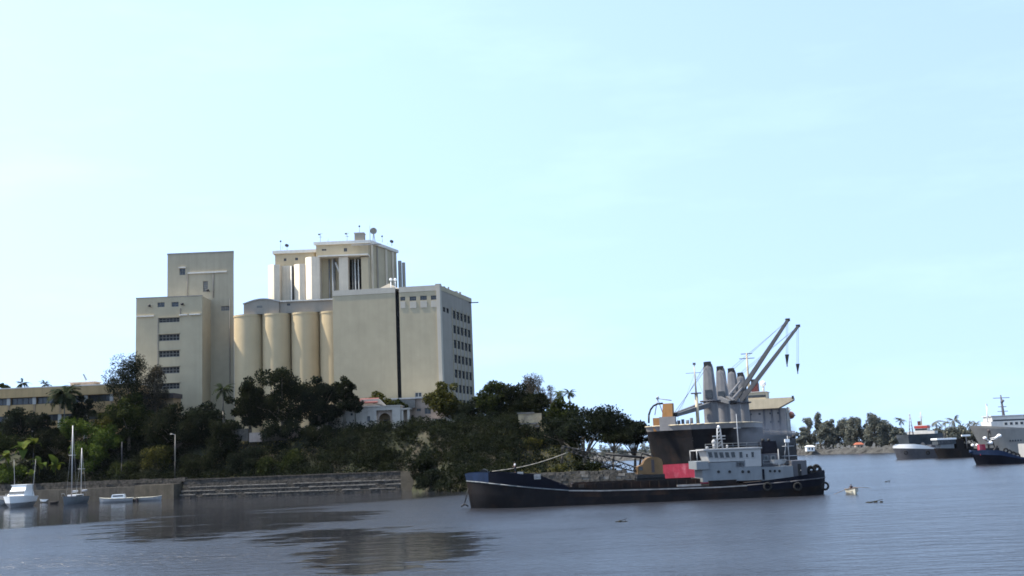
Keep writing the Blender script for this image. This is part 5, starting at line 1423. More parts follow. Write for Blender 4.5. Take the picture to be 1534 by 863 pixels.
    # tyres and heaped rope at the stern
    for k, (xx, yy) in enumerate(((1227, 704.5), (1238, 702.5), (1232, 707), (1244, 705))):
        mb = MB(); c = Vector((LX(xx), -1.4 + .8 * k, LZ(xx, yy))); n = 12
        mb.path([c + Vector((.5 * math.cos(6.2832 * i / n), .15, .55 * math.sin(6.2832 * i / n))) for i in range(n + 1)], .2, n=6)
        mb.build('tyre_fender', 'rubber', t)
    for k, xx in enumerate((1242, 1195, 1150)):
        mb = MB(); c = Vector((LX(xx), -B * (.55 if xx > 1240 else 1.0) - .2, 1.3 + .2 * k)); n = 12
        mb.path([c + Vector((.55 * math.cos(6.2832 * i / n), 0, .55 * math.sin(6.2832 * i / n))) for i in range(n + 1)], .18, n=6)
        mb.build('tyre_fender', 'rubber', t)
    # ---- dragline crane standing on the deck
    zc = zc1 + .02
    c = thing('dragline_crane', 'tan crawler crane on the barge deck with its black lattice boom lowered forward', 'crane', (X0 + LX(978), yc, zc))
    wx = lambda x: W(x, 735, Y0).x
    prof = [(958.5, 711), (958.5, 700), (963, 697.5), (967, 696), (970, 690.5), (974.5, 686.5), (982, 684.3), (991, 685.2), (996, 688), (997.5, 693), (997.5, 711)]
    pts = [(wx(x), W(x, y, Y0).z) for x, y in prof]
    bd = MB().side(pts, yc - 3.4, yc - .4).build('machinery_house', 'cab_tan', c, True)
    MB().box(wx(980), wx(984.5), yc - 3.46, yc - 3.39, W(982, 708, Y0).z, W(982, 688.5, Y0).z).build('door', 'boat_dark', bd, True)
    MB().box(wx(961), wx(966.5), yc - 3.45, yc - 3.39, W(963, 705, Y0).z, W(963, 699.5, Y0).z).build('window', 'glass', bd, True)
    MB().box(wx(957), wx(999.5), yc - 3.6, yc - .2, W(980, 716, Y0).z, W(980, 711.2, Y0).z).build('turntable', 'black_steel', c, True)
    for yy in (yc - 3.4, yc - .9):
        MB().box(wx(956), wx(1000), yy, yy + .8, zc, W(980, 716.2, Y0).z).build('track', 'rubber', c, True)
    p0, p1 = Vector((wx(960), yc - 1.9, W(960, 705, Y0).z)), Vector((wx(846), yc - 1.9, W(846, 669.5, Y0).z))
    ax = (p1 - p0).normalized(); up = Vector((0, 1, 0)).cross(ax).normalized(); Lb = (p1 - p0).length; mb = MB(); n = 16
    if up.z < 0: up = -up
    prev = None
    for i in range(n + 1):
        s = i / n; w_ = .18 + .72 * math.sin(math.pi * min(1, .12 + s * .86)) ** .7 * .9
        q = p0 + ax * Lb * s; ring = [q + up * w_ * .6 + Vector((0, w_ * .6, 0)), q + up * w_ * .6 - Vector((0, w_ * .6, 0)), q - up * w_ * .6 - Vector((0, w_ * .6, 0)), q - up * w_ * .6 + Vector((0, w_ * .6, 0))]
        if prev:
            for j in range(4): mb.tube(prev[j], ring[j], .10, n=5); mb.tube(prev[j], ring[(j + 1) % 4], .07, n=4)
        prev = ring
    mb.build('boom', 'black_steel', c, True)
    g0 = Vector((wx(985), yc - 1.9, W(985, 685, Y0).z)); g1 = Vector((wx(968), yc - 1.9, W(968, 678, Y0).z))
    MB().tube(g0, g1, .16).tube(Vector((wx(964), yc - 1.9, W(964, 697, Y0).z)), g1, .16).build('gantry', 'black_steel', c, True)
    MB().tube(g1, p0.lerp(p1, .62) + Vector((0, 0, .5)), .07, n=4).tube(g1 + Vector((0, .8, 0)), p0.lerp(p1, .98), .07, n=4).build('pendant', 'black_steel', c, True)
    MB().box(wx(905), wx(935), yc - 2.4, yc - 1.2, W(920, 700, Y0).z, W(920, 697.5, Y0).z).tube((wx(912), yc - 1.9, W(912, 680, Y0).z), (wx(972), yc - 1.9, W(972, 686, Y0).z), .2).build('fairlead_frame', 'black_steel', c, True)
    # cable to the bow
    a = p0.lerp(p1, .90) - Vector((0, 0, .4)); b = Vector((wx(737), yc - .5, W(737, 707, Y0).z)); k = thing('tow_cable', 'thin pale cable from the crane boom down to the barge bow', 'cable', b)
    pts = [a.lerp(b, i / 10) - Vector((0, 0, .5 * math.sin(math.pi * i / 10))) for i in range(11)]
    MB().path(pts, .05, n=5).build('strand', 'rope', k, True)
    return X0, yc, zf, LX
BX0, BYC, BZF, BLX = barge()

# ---- freighter moored behind, bow towards us
FB = Vector((37.3, 235, 0)); FDIR = Vector((38.0, 110.0, 0)).normalized(); FANG = math.atan2(FDIR.y, FDIR.x)
FSIDE = Vector((-FDIR.y, FDIR.x, 0))
def FL(x, y, d):
    """photo point at distance d -> freighter frame"""
    p = W(x, y, d) - FB; return Vector((p.dot(FDIR), p.dot(FSIDE), p.z))
def freighter():
    t = thing('cargo_freighter', 'big black freighter with four grey deck cranes, moored bow-on behind the barge', 'cargo ship', FB, FANG)
    L, B = 130.0, 12.2
    lev = [(-1.5, 3.0, 18, 2.1), (0, 2.6, 17, 2.1), (4.7, 1.9, 15, 2.2), (7.5, 1.4, 14, 2.3), (10.2, .8, 12.5, 2.4), (11.9, .3, 11.5, 2.5), (13.0, 0, 11, 2.6)]
    xs = [0, .4, 1.0, 2, 3.5, 5.5, 8, 11, 15, 20, 25, 32, 40, 60, 80, 100, 112, 120, 126, 130]
    def row(s):
        r = []
        for z, sx, Le, p in lev:
            x = sx + s * (L - sx) / L; f = 1 - (1 - min(1, s / Le)) ** p
            st = 1 - .35 * max(0, (s - 112) / 18) ** 2 * (1.6 if z < 5 else 1)
            r.append((x, max(.03, B * f * st), z if z != 4.7 else 4.7 - 4.0 * min(1, s / 95)))
        return r
    grid = [row(s) for s in xs]
    hull_band(grid, 0, 2).build('red_bottom', 'hull_red', t)
    hull_band(grid, 2, 4).build('hull', 'hull_black', t)
    deck_mesh(grid, 4, .02).build('main_deck', 'deck_rust', t)
    fg = [g for g, s in zip(grid, xs) if s <= 25]
    hull_band(fg, 4, 5).build('forecastle', 'hull_black', t); deck_mesh(fg, 5, .02).build('forecastle_deck', 'deck_rust', t)
    hull_band(fg, 5, 6, .2).build('bow_bulwark', 'ship_grey', t)
    mb = MB()
    for g0, g1 in zip(fg[:-1], fg[1:]):
        for sg in (1, -1): mb.tube((g0[6][0], sg * g0[6][1], 13.0), (g1[6][0], sg * g1[6][1], 13.0), .14, n=5)
    mb.build('bulwark_cap', 'ship_cream', t)
    ag = [g for g, s in zip(grid, xs) if s >= 25]
    for sg in (1, -1): rail(MB(), [(g[4][0], sg * (g[4][1] - .15), 10.2) for g in ag], 1.1, .06).build('railing', 'ship_grey', t)
    # anchor and hawse pipe on the visible bow
    for sg in (1, -1):
        x, b, z = 8.2, 5.2, 7.6
        an = MB().tube((x, sg * b, z + .3), (x - .4, sg * (b + .75), z - .9), .18).box(x - 1.3, x + .5, sg * (b + .5) - .2, sg * (b + .5) + .3, z - 1.5, z - .9).build('anchor', 'rub_line', t)
        MB().ball((x + .1, sg * (b - .1), z + .3), .7, .35, .7).build('hawse_pipe', 'hull_black', an)
    # white draught-mark patch
    # --- forecastle gear: orange winch tower with a bent pipe and A-frame
    dF = 243
    g = lambda x, y, dd=dF: FL(x, y, dd)
    q0, q1 = g(999.5, 624), g(1001, 604.5)
    MB().hexa([(q0.x - 1.2, q0.y - 1.3, 11.9), (q0.x + 1.2, q0.y - 1.3, 11.9), (q0.x + 1.2, q0.y + 1.3, 11.9), (q0.x - 1.2, q0.y + 1.3, 11.9)],
              [(q1.x - .9, q1.y - 1.05, q1.z), (q1.x + .9, q1.y - 1.05, q1.z), (q1.x + .9, q1.y + 1.05, q1.z), (q1.x - .9, q1.y + 1.05, q1.z)]).build('winch_tower', 'orange', t)
    q = g(990, 630)
    MB().box(q.x - 1, q.x + 1, q.y - 2.6, q.y + 1.6, 11.9, g(990, 626).z).build('winch_base', 'orange', t)
    q = g(1000, 630, 240); MB().box(q.x - 1.2, q.x + .2, q.y - 1.9, q.y + 1.6, 11.9, g(1000, 624.5, 240).z).build('winch_guard', 'ship_grey', t)
    arc = [g(x, y) for x, y in ((972, 634), (972, 622), (974.5, 614), (979, 608), (985, 605), (993, 604.3))]
    MB().path(arc, .22, n=7).build('bent_vent_pipe', 'black_steel', t)
    a, b, c_ = g(985, 597), g(981, 622), g(994, 622)
    MB().tube(a, b, .10).tube(a, c_, .10).tube(a, g(1006, 600), .10).tube(a - Vector((.3, 0, 0)), a + Vector((.3, 0, .3)), .3).build('a_frame', 'steel', t)
    for xx, h_ in ((1017, 5), (1023, 6), (1030, 5), (1036, 7), (1012, 4)):
        q = g(xx, 632); MB().tube((q.x, q.y, 11.9), (q.x, q.y, 13 + h_ * .22), .35, n=8).build('mooring_bollard', 'work_grey', t)
    # foremast
    q = FL(1043.5, 600, 252); zt = FL(1043.5, 546, 252).z; zm = FL(1043.5, 590, 252).z
    fm = MB().tube((q.x, q.y, 11.9), (q.x, q.y, zm), .42, .38).tube((q.x, q.y, zm), (q.x, q.y, zt), .22, .10).build('foremast', 'ship_cream', t)
    MB().box(q.x - .8, q.x + .8, q.y - 1.1, q.y + 1.1, zm, zm + .25).box(q.x - .3, q.x + .3, q.y - .3, q.y + .3, zt - .1, zt + .4).build('mast_platform', 'work_grey', fm)
    zz = FL(1043, 558.5, 252).z; MB().tube((q.x, q.y - 1.4, zz), (q.x, q.y + 2.1, zz), .06).build('yard', 'work_grey', fm)
    for s in (-1, 1): MB().tube((q.x, q.y, zz), (q.x - 4, q.y + s * 5, 12), .03, n=4).build('stay', 'work_grey', fm)
    # hatch coamings
    for x0, x1 in ((33, 46), (53, 67), (74, 87)): MB().box(x0, x1, -7, 7, 10.2, 12.0).build('hatch_cover', 'deck_rust', t)
    # deck cranes
    def crane(x, zring, ztop, label, dpx):
        y = 0.0
        MB().lathe(x, y, [(1.75, 10.2), (1.75, zring)], 20).build('crane_pedestal', 'crane_grey', t)
        MB().lathe(x, y, [(1.7, zring - .1), (2.5, zring), (2.5, zring + .35), (1.6, zring + .36)], 24).build('slewing_ring', 'work_grey', t)
        hs = MB(); w0, w1 = 1.65, 1.15; n = 12
        rg = lambda w, z: [(x + w * math.copysign(abs(math.cos(a)) ** .6, math.cos(a)), y + w * 1.05 * math.copysign(abs(math.sin(a)) ** .6, math.sin(a)), z) for a in [2 * math.pi * i / n for i in range(n)]]
        R1, R2, R3 = rg(w0, zring + .36), rg(w1, ztop - 1.0), rg(w1 * .8, ztop)
        hs.add(R1 + R2 + R3, [(j * n + i, j * n + (i + 1) % n, (j + 1) * n + (i + 1) % n, (j + 1) * n + i) for j in range(2) for i in range(n)] + [tuple(range(2 * n, 3 * n))])
        h = hs.build('crane_house', 'crane_grey', t)
        MB().box(x - 1.0, x - .6, y - .9, y + .9, ztop - 1.0, ztop + .5).tube((x - .3, y - .7, ztop + .2), (x - .3, y + .7, ztop + .2), .45, n=10).build('sheave_head', 'black_steel', h)
        MB().box(x - w0 - .5, x - w0 + .2, y - .8, y + .8, zring + .8, zring + 2.8).build('operator_cab', 'glass', h)
    def jib(x, p0, p1, ztop, w0=.85, w1=.5):
        p0, p1 = Vector(p0), Vector(p1); ax = (p1 - p0).normalized(); sd = Vector((0, 0, 1)).cross(ax).normalized(); up = ax.cross(sd)
        mb = MB()
        for s in (-1, 1):
            a0, a1 = p0 + sd * s * 1.05, p1 + sd * s * .5
            mb.hexa([a0 - sd * .5 - up * .6, a0 + sd * .5 - up * .6, a0 + sd * .5 + up * .6, a0 - sd * .5 + up * .6], [a1 - sd * .3 - up * .36, a1 + sd * .3 - up * .36, a1 + sd * .3 + up * .36, a1 - sd * .3 + up * .36])
        for k in range(9):
            q = p0.lerp(p1, .08 + .1 * k); w_ = 1.3 - .8 * (.08 + .1 * k); mb.tube(q - sd * w_, q + sd * w_, .14, n=6)
        j = mb.build('crane_jib', 'jib_grey', t)
        MB().tube(p1 - sd * .8, p1 + sd * .8, .42, n=10).box(p1.x - .5, p1.x + .5, p1.y - .6, p1.y + .6, p1.z - .2, p1.z + .5).build('jib_head', 'black_steel', j)
        for s in (-.5, .5): MB().tube(Vector((x, s, ztop + .2)), p1 + sd * s * .8, .055, n=4).build('luffing_wire', 'work_grey', j)
        return j
    cr = []
    for xp, yr, yt, dd in ((1063.5, 602, 545.5, 262), (1082, 603, 552, 281), (1102, 604, 554.5, 300), (1115, 604, 561, 318)):
        q = FL(xp, 600, dd); cr.append((q.x, FL(xp, yr, dd).z, FL(xp, yt, dd).z)); crane(q.x, cr[-1][1], cr[-1][2], '', dd)
    # two raised jibs
    for k, (bx, by, tx, ty, hook) in ((2, (1098, 604, 1180, 480, (1179, 531, 546))), (3, (1108, 603, 1195.5, 489, (1195, 545, 557)))):
        dd = (300, 318)[k - 2]; p0, p1 = FL(bx, by, dd - 1), FL(tx, ty, dd - 6)
        j = jib(cr[k][0], p0, p1, cr[k][2])
        d2 = dd - 6; h0, h1, h2 = FL(hook[0], ty + 3, d2), FL(hook[0], hook[1], d2), FL(hook[0], hook[2], d2)
        MB().tube(h0 + Vector((0, .2, 0)), h1 + Vector((0, .2, 0)), .05, n=4).tube(h0 - Vector((0, .2, 0)), h1 - Vector((0, .2, 0)), .05, n=4).build('hoist_rope', 'work_grey', j)
        MB().hexa([h2 + Vector((-.1, -.15, 0)), h2 + Vector((.1, -.15, 0)), h2 + Vector((.1, .15, 0)), h2 + Vector((-.1, .15, 0))], [h1 + Vector((-.3, -.55, 0)), h1 + Vector((.3, -.55, 0)), h1 + Vector((.3, .55, 0)), h1 + Vector((-.3, .55, 0))]).tube(h2, h2 - Vector((0, 0, .6)), .14).build('hook_block', 'black_steel', j)
    # lowered jibs: one forward over the forecastle, one athwart
    jib(cr[0][0], FL(1056, 607, 260), FL(1010, 622, 243), cr[0][2], .6, .4)
    jib(cr[1][0], FL(1084, 597, 279), FL(1098, 603, 262), cr[1][2], .6, .4)
    # slanting braces between crane 3 and 4 houses (stowed grab gear)
    MB().tube(FL(1076, 612, 280), FL(1110, 570, 300), .3).tube(FL(1082, 615, 280), FL(1117, 575, 300), .3).build('stowed_boom', 'crane_grey', t)
    # --- accommodation block and bridge
    xb = FL(1125, 640, 345).x; c = FL(1125, 620, 345)
    zw0, zw1 = FL(1150, 612.5, 345).z, FL(1150, 597.5, 345).z
    ya = FL(1180, 640, 345).y; yb = -ya
    hb = MB().box(xb, xb + 14, ya, yb, 10.2, zw0 - .01).build('accommodation', 'ship_grey', t)
    for xx in (1103, 1124, 1146, 1158, 1170):
        y = FL(xx, 630, 345).y; MB().box(xb - .3, xb - .003, y - .25, y + .25, 10.4, zw0 - .3).build('stiffener', 'work_grey', hb)
    for dk_ in range(3):
        for y in (-7.2, -4.8, -1.4, 1.4, 4.8, 7.2):
            z = 11.4 + dk_ * 2.7
            w = MB().box(xb - .08, xb - .003, y - .45, y + .45, z, z + .8).build('window', 'ship_grey', hb); MB().box(xb - .1, xb - .081, y - .35, y + .35, z + .1, z + .7).build('pane', 'glass', w)
    # wings with the cut-back underside
    yt_ = FL(1190.5, 600, 345).y; ym = FL(1168, 611, 345).y
    pts = [(ym, zw0), (-ym, zw0), (-yt_, zw1 - .9), (-yt_, zw1), (yt_, zw1), (yt_, zw1 - .9)]
    n = len(pts); vs = [(xb - 1.5, y, z) for y, z in pts] + [(xb + 5, y, z) for y, z in pts]
    MB().add(vs, [tuple(range(n - 1, -1, -1)), tuple(range(n, 2 * n))] + [(i, (i + 1) % n, n + (i + 1) % n, n + i) for i in range(n)]).build('bridge_wing', 'ship_cream', t)
    for s in (1, -1): MB().box(xb - 1.6, xb - 1.0, s * abs(yt_) - .3, s * abs(yt_) + .3, zw1 - .5, zw1 + .4).build('wing_lamp', 'black_steel', t)
    y1 = FL(1149, 600, 345).y; z2 = FL(1135, 588, 345).z
    wh = MB().box(xb - .6, xb + 9, y1, -y1, zw1 + .003, z2).build('wheelhouse', 'ship_cream', t)
    for k in range(9):
        y = y1 + (k + .5) * (-2 * y1) / 9
        w = MB().box(xb - .66, xb - .603, y - .48, y + .48, zw1 + .5, zw1 + 1.25).build('window', 'work_grey', wh); MB().box(xb - .69, xb - .661, y - .4, y + .4, zw1 + .58, zw1 + 1.18).build('pane', 'glass', w)
    MB().box(xb - .9, xb + 9.3, y1 - .3, -y1 + .3, z2 + .003, z2 + .2).build('wheelhouse_roof', 'ship_white', t)
    # funnel, dome, signal mast
    q = FL(1130, 580, 354); fu = MB().box(q.x, q.x + 4, q.y - 1.1, q.y + 1.1, zw1, FL(1130, 574, 354).z).build('funnel', 'funnel_red', t)
    MB().box(q.x + .2, q.x + 3.8, q.y - 1.0, q.y + 1.0, FL(1130, 574, 354).z + .003, FL(1130, 568, 354).z).build('funnel_top', 'black_steel', fu)
    q = FL(1143, 575, 348); dm = MB().tube((q.x, q.y, z2), (q.x, q.y, q.z - .6), .35).tube((q.x, q.y, q.z), (q.x, q.y, q.z + .01), .1).build('dome_post', 'ship_white', t); MB().ball((q.x, q.y, q.z), .95).build('satellite_dome', 'gel_white', dm)
    q = FL(1120.5, 560, 350); zt = FL(1120.5, 529, 350).z
    sm = MB().tube((q.x, q.y, z2), (q.x, q.y, zt), .45, .25).build('signal_mast', 'ship_cream', t)
    for yy, w_ in ((530.5, 1.8), (537.5, 2.4)): z = FL(1120, yy, 350).z; MB().box(q.x - .2, q.x + .2, q.y - w_, q.y + w_, z, z + .22).build('yard', 'work_grey', sm)
    # lifeboat with davits on the visible side
    q = FL(1184.5, 622, 352)
    lb = MB().ball((q.x, q.y, q.z), 3.6, 1.25, 1.25, 14, 8).build('lifeboat', 'lifeboat_orange', t)
    MB().box(q.x - 3, q.x + 3, q.y - 1.3, q.y + 1.3, q.z - .2, q.z + .05).build('fender_belt', 'work_grey', lb)
    for dx in (-2.6, 2.6): MB().path([(q.x + dx, q.y + 1.5, 10.2), (q.x + dx, q.y + 1.5, q.z + .5), (q.x + dx, q.y, q.z + 2.2)], .18, n=6).build('davit', 'ship_white', t)
    yy = FL(1186, 650, 352).y
    for k in range(4):
        z = 10.3 + k * 2.3; MB().box(xb + 1.0, xb + 11, yy - .2, ya - .02, z, z + .12).build('side_gallery', 'ship_cream', t)
        MB().box(xb + 1.2 + 2.4 * k, xb + 1.4 + 2.4 * k, yy - .15, yy + .05, 10.2, 19).build('gallery_post', 'ship_white', t)
freighter()

def mooring_lines():
    a = W(1078, 646, 247); b = Vector((9.0, 262, hgt(9, 262) + .4))
    t = thing('mooring_line', 'sagging pale mooring line from the black freighter bow to the wooded shore', 'rope', b)
    pts = [a.lerp(b, i / 14) - Vector((0, 0, 1.3 * math.sin(math.pi * i / 14))) for i in range(15)]
    MB().path(pts, .055, n=5).build('strand', 'rope', t, True)
mooring_lines()

# smoke drifting off the barge funnel
def smoke():
    m = bpy.data.materials.new('smoke'); m.use_nodes = True
    n, l = m.node_tree.nodes, m.node_tree.links; n.remove(n['Principled BSDF'])
    v = n.new('ShaderNodeVolumePrincipled'); v.inputs['Color'].default_value = (0.10, 0.125, 0.17, 1)
    tc = n.new('ShaderNodeTexCoord'); no = n.new('ShaderNodeTexNoise'); no.inputs['Scale'].default_value = .33; no.inputs['Detail'].default_value = 3
    ln = n.new('ShaderNodeVectorMath'); ln.operation = 'LENGTH'
    mp = n.new('ShaderNodeMapping'); mp.inputs['Scale'].default_value = (1 / 6.0, 1 / 3.0, 1 / 3.2)
    l.new(tc.outputs['Object'], no.inputs['Vector']); l.new(tc.outputs['Object'], mp.inputs['Vector']); l.new(mp.outputs['Vector'], ln.inputs[0])
    r = n.new('ShaderNodeMapRange'); r.inputs['From Min'].default_value = 1.0; r.inputs['From Max'].default_value = .1; l.new(ln.outputs['Value'], r.inputs['Value'])
    r2 = n.new('ShaderNodeMapRange'); r2.inputs['From Min'].default_value = .35; r2.inputs['From Max'].default_value = .7; r2.inputs['To Max'].default_value = .75; l.new(no.outputs['Fac'], r2.inputs['Value'])
    k = n.new('ShaderNodeMath'); k.operation = 'MULTIPLY'; l.new(r.outputs['Result'], k.inputs[0]); l.new(r2.outputs['Result'], k.inputs[1])
    l.new(k.outputs[0], v.inputs['Density']); l.new(v.outputs[0], n['Material Output'].inputs['Volume'])
    c = W(1146, 651, 182)
    mb = MB().ball((0, 0, 0), 6.0, 3.0, 3.2, 16, 10)
    me = bpy.data.meshes.new('smoke'); me.from_pydata(mb.v, [], mb.f); me.materials.append(m); o = mesh_obj('smoke', me); o.location = c
    o['kind'] = 'stuff'; o['label'] = 'thin blue-grey smoke drifting from the barge funnel'; o['category'] = 'smoke'
smoke()
# ------------------------------------------------------------------ ships at the far side of the basin
def pix_hull(Y0, B, top, dk, xs, bowL, sternL, X0, bow_rake=.8):
    LX = lambda x: W(x, 690, Y0).x - X0
    ip = lambda tab, x: float(np.interp(x, [q[0] for q in tab], [q[1] for q in tab]))
    l0, L = LX(xs[0]), LX(xs[-1]); grid = []
    for x in xs:
        l = LX(x) - l0; T = L - l0
        bt = B * (1 - (1 - min(1, l / bowL)) ** 2.3) * (1 - .9 * (1 - min(1, (T - l) / sternL)) ** 2.3)
        bw = B * (1 - (1 - min(1, l / (bowL * 1.7))) ** 1.8) * (1 - (1 - min(1, (T - l) / (sternL * 1.5))) ** 2.0)
        zt, zd = W(x, ip(top, x), Y0).z, W(x, ip(dk, x), Y0).z
        rk = max(0, 1 - l / bowL) * bow_rake
        row = []
        for f, z in ((0, -1.5), (.3, .2), (.65, zd * .55), (1, zd), (1.0, zt)):
            row.append((l + l0 + rk * (1 - max(0, z) / max(zt, .1)) * 1.6, max(.03, bw + (bt - bw) * f), z))
        grid.append(row)
    return grid, LX
def px_xs(a, b, n=16, pow_=1.7):
    return [a + (b - a) * (i / n) ** pow_ if i < n else b for i in range(n + 1)]

def grey_tug():
    Y0 = 398; B = 4.2; X0 = W(1345, 680, Y0).x
    t = thing('grey_workboat', 'small grey workboat with a white-topped bow beside the black workboat', 'workboat', (X0, Y0 + B, 0))
    g, LX = pix_hull(Y0, B, [(1345, 669.5), (1352, 665.5), (1372, 665), (1388, 667), (1402, 671), (1430, 671.5)], [(1345, 671.5), (1430, 673)], px_xs(1345, 1429), 7, 3, X0)
    hull_band(g, 0, 3).build('hull', 'work_grey', t); hull_band(g, 3, 4, .15).build('bow_bulwark', 'gel_white', t); deck_mesh(g, 3, .03).build('deck', 'deck_rust', t)
    LZ = lambda x, y: W(x, y, Y0).z
    for xx in (1358, 1391):
        MB().path([(LX(xx) + .6 * math.cos(6.283 * i / 10), -B - .15, LZ(xx, 678) + .6 * math.sin(6.283 * i / 10)) for i in range(11)], .2, n=5).build('tyre_fender', 'rubber', t)
    MB().box(LX(1376), LX(1386), -1.5, 1.5, LZ(1380, 672), LZ(1380, 666.5)).build('deck_cargo', 'cab_tan', t)
    MB().tube((LX(1394), -1, LZ(1394, 672)), (LX(1394), 2, LZ(1394, 665)), .7, n=10).build('winch', 'black_steel', t)
    MB().box(LX(1400), LX(1420), -2.5, 2.5, LZ(1410, 672), LZ(1410, 666)).build('deckhouse', 'work_grey', t)
grey_tug()
def black_workboat():
    Y0 = 386; B = 4.0; X0 = W(1407, 680, Y0).x
    t = thing('black_workboat', 'black workboat with a white-roofed cabin between the grey workboat and the blue tug', 'workboat', (X0, Y0 + B, 0))
    g, LX = pix_hull(Y0, B, [(1407, 671.5), (1440, 671.5), (1482, 672.5)], [(1407, 673), (1482, 674)], px_xs(1407, 1482), 3.5, 5, X0)
    hull_band(g, 0, 3).build('hull', 'hull_black', t); hull_band(g, 3, 4, .15).build('bulwark', 'hull_black', t); deck_mesh(g, 3, .03).build('deck', 'deck_rust', t)
    LZ = lambda x, y: W(x, y, Y0).z
    MB().box(LX(1414), LX(1434), -2.6, 2.6, LZ(1424, 673), LZ(1424, 665.5)).build('cabin_base', 'house_grey', t)
    c = MB().box(LX(1410), LX(1437), -2.8, 2.8, LZ(1424, 665.4), LZ(1424, 658.6)).build('cabin', 'tarp', t)
    for xx in (1412, 1417, 1422, 1427): win_box(LX(xx), LX(xx + 3.4), LZ(xx, 664), LZ(xx, 660), -2.8, c, frame='work_grey')
    MB().box(LX(1408.5), LX(1438), -3, 3, LZ(1424, 658.5), LZ(1424, 656)).build('cabin_roof', 'gel_white', t)
    MB().tube((LX(1427), .5, LZ(1427, 656)), (LX(1427), .5, LZ(1427, 648.5)), .42, n=10).build('funnel', 'black_steel', t)
    MB().box(LX(1438), LX(1450), -2.2, 2.2, LZ(1444, 673), LZ(1444, 657)).build('engine_casing', 'hull_black', t)
    MB().box(LX(1453), LX(1465), -1.6, 1.6, LZ(1458, 673), LZ(1458, 664)).build('winch_house', 'hull_black', t)
    MB().tube((LX(1454.5), -1.8, LZ(1454, 672)), (LX(1454.5), -1.8, LZ(1454, 652)), .15).build('sign_post', 'ship_grey', t)
    MB().box(LX(1448), LX(1461), -2.1, -1.5, LZ(1454, 653.3), LZ(1454, 650.8)).build('white_awning', 'gel_white', t)
    MB().ball((LX(1462), -2.4, LZ(1462, 667)), .55).ball((LX(1469), -2.4, LZ(1469, 667)), .55).build('buoy', 'gel_white', t)
black_workboat()
def coaster():
    c = W(1362, 670, 440); o = Vector((c.x, 440, 0)); dr = Vector((24, 40, 0)).normalized()
    t = thing('white_bridge_coaster', 'dark-hulled coaster with a white bridge and red stripe behind the grey workboat', 'cargo ship', o, math.atan2(dr.y, dr.x))
    sd = Vector((-dr.y, dr.x, 0))
    def L(x, y, d): p = W(x, y, d) - o; return Vector((p.dot(dr), p.dot(sd), p.z))
    z1 = L(1362, 651, 440).z; grid = []
    for s in (0, .5, 1.2, 2.4, 4, 6.5, 10, 16, 26, 40, 50):
        f = 1 - (1 - min(1, s / 9)) ** 2.2; fw = 1 - (1 - min(1, s / 18)) ** 1.7; e = 1 - .3 * max(0, (s - 38) / 12) ** 2
        grid.append([(s + 2.2, max(.03, 6.4 * fw * e), -1.5), (s + 1.3, max(.03, 6.4 * (fw * .6 + f * .4) * e), z1 * .4), (s * 1.0 + .4, max(.03, 6.4 * f * e), z1 * .85), (s, max(.05, 6.4 * f * e), z1)])
    hull_band(grid, 0, 2).build('hull', 'tarp', t); hull_band(grid, 2, 3, .2).build('bulwark', 'tarp', t); deck_mesh(grid, 2, .04).build('deck', 'deck_rust', t)
    cc = L(1380, 660, 470)
    hy = lambda x, d=470: L(x, 650, d).y
    za, zb_, zc, zd_ = L(1380, 668, 470).z, L(1380, 652, 470).z, L(1380, 646, 470).z, L(1380, 637, 470).z
    MB().box(cc.x, cc.x + 8, hy(1397), hy(1366), z1 - 1, zb_).build('accommodation', 'ship_white', t)
    MB().box(cc.x - .6, cc.x + 7, hy(1403), hy(1357), zb_ + .003, zc).build('bridge_wing', 'ship_white', t)
    wh = MB().box(cc.x - .3, cc.x + 6, hy(1391), hy(1370), zc + .003, zd_).build('wheelhouse', 'ship_white', t)
    MB().box(cc.x - .36, cc.x + 6.1, hy(1391.5), hy(1369.5), zd_ - 1.3, zd_ - .3).build('red_stripe', 'stripe_red', wh)
    for k in range(6):
        y = hy(1371 + 3.3 * k + 1.6); MB().box(cc.x - .36, cc.x - .303, y - .4, y + .4, zc + .35, zc + 1.1).build('window', 'glass', wh)
    MB().box(cc.x + 2, cc.x + 4, hy(1378), hy(1374), zd_ + .003, L(1376, 631, 472).z).build('funnel', 'funnel_red', t)
    q = L(1381, 640, 471); zt = L(1381, 617, 471).z
    MB().tube((q.x, q.y, zd_), (q.x, q.y, zt), .3, .15).tube((q.x, q.y - 1, zt - 2.2), (q.x, q.y + 1, zt - 2.2), .1).build('signal_mast', 'ship_cream', t)
    q = L(1362, 640, 446); mb = MB(); zt = L(1362, 620, 446).z
    for a, b in ((-.7, -.7), (.7, -.7), (-.7, .7), (.7, .7)): mb.tube((q.x + 3 + a, q.y + b, z1), (q.x + 3 + a * .2, q.y + b * .2, zt), .12)
    for k in range(6):
        z = z1 + (zt - z1) * (k + .5) / 6; w_ = .7 - .5 * k / 6; mb.tube((q.x + 3 - w_, q.y - w_, z), (q.x + 3 - w_, q.y + w_, z + .8), .08)
    mb.build('lattice_foremast', 'steel', t)
coaster()
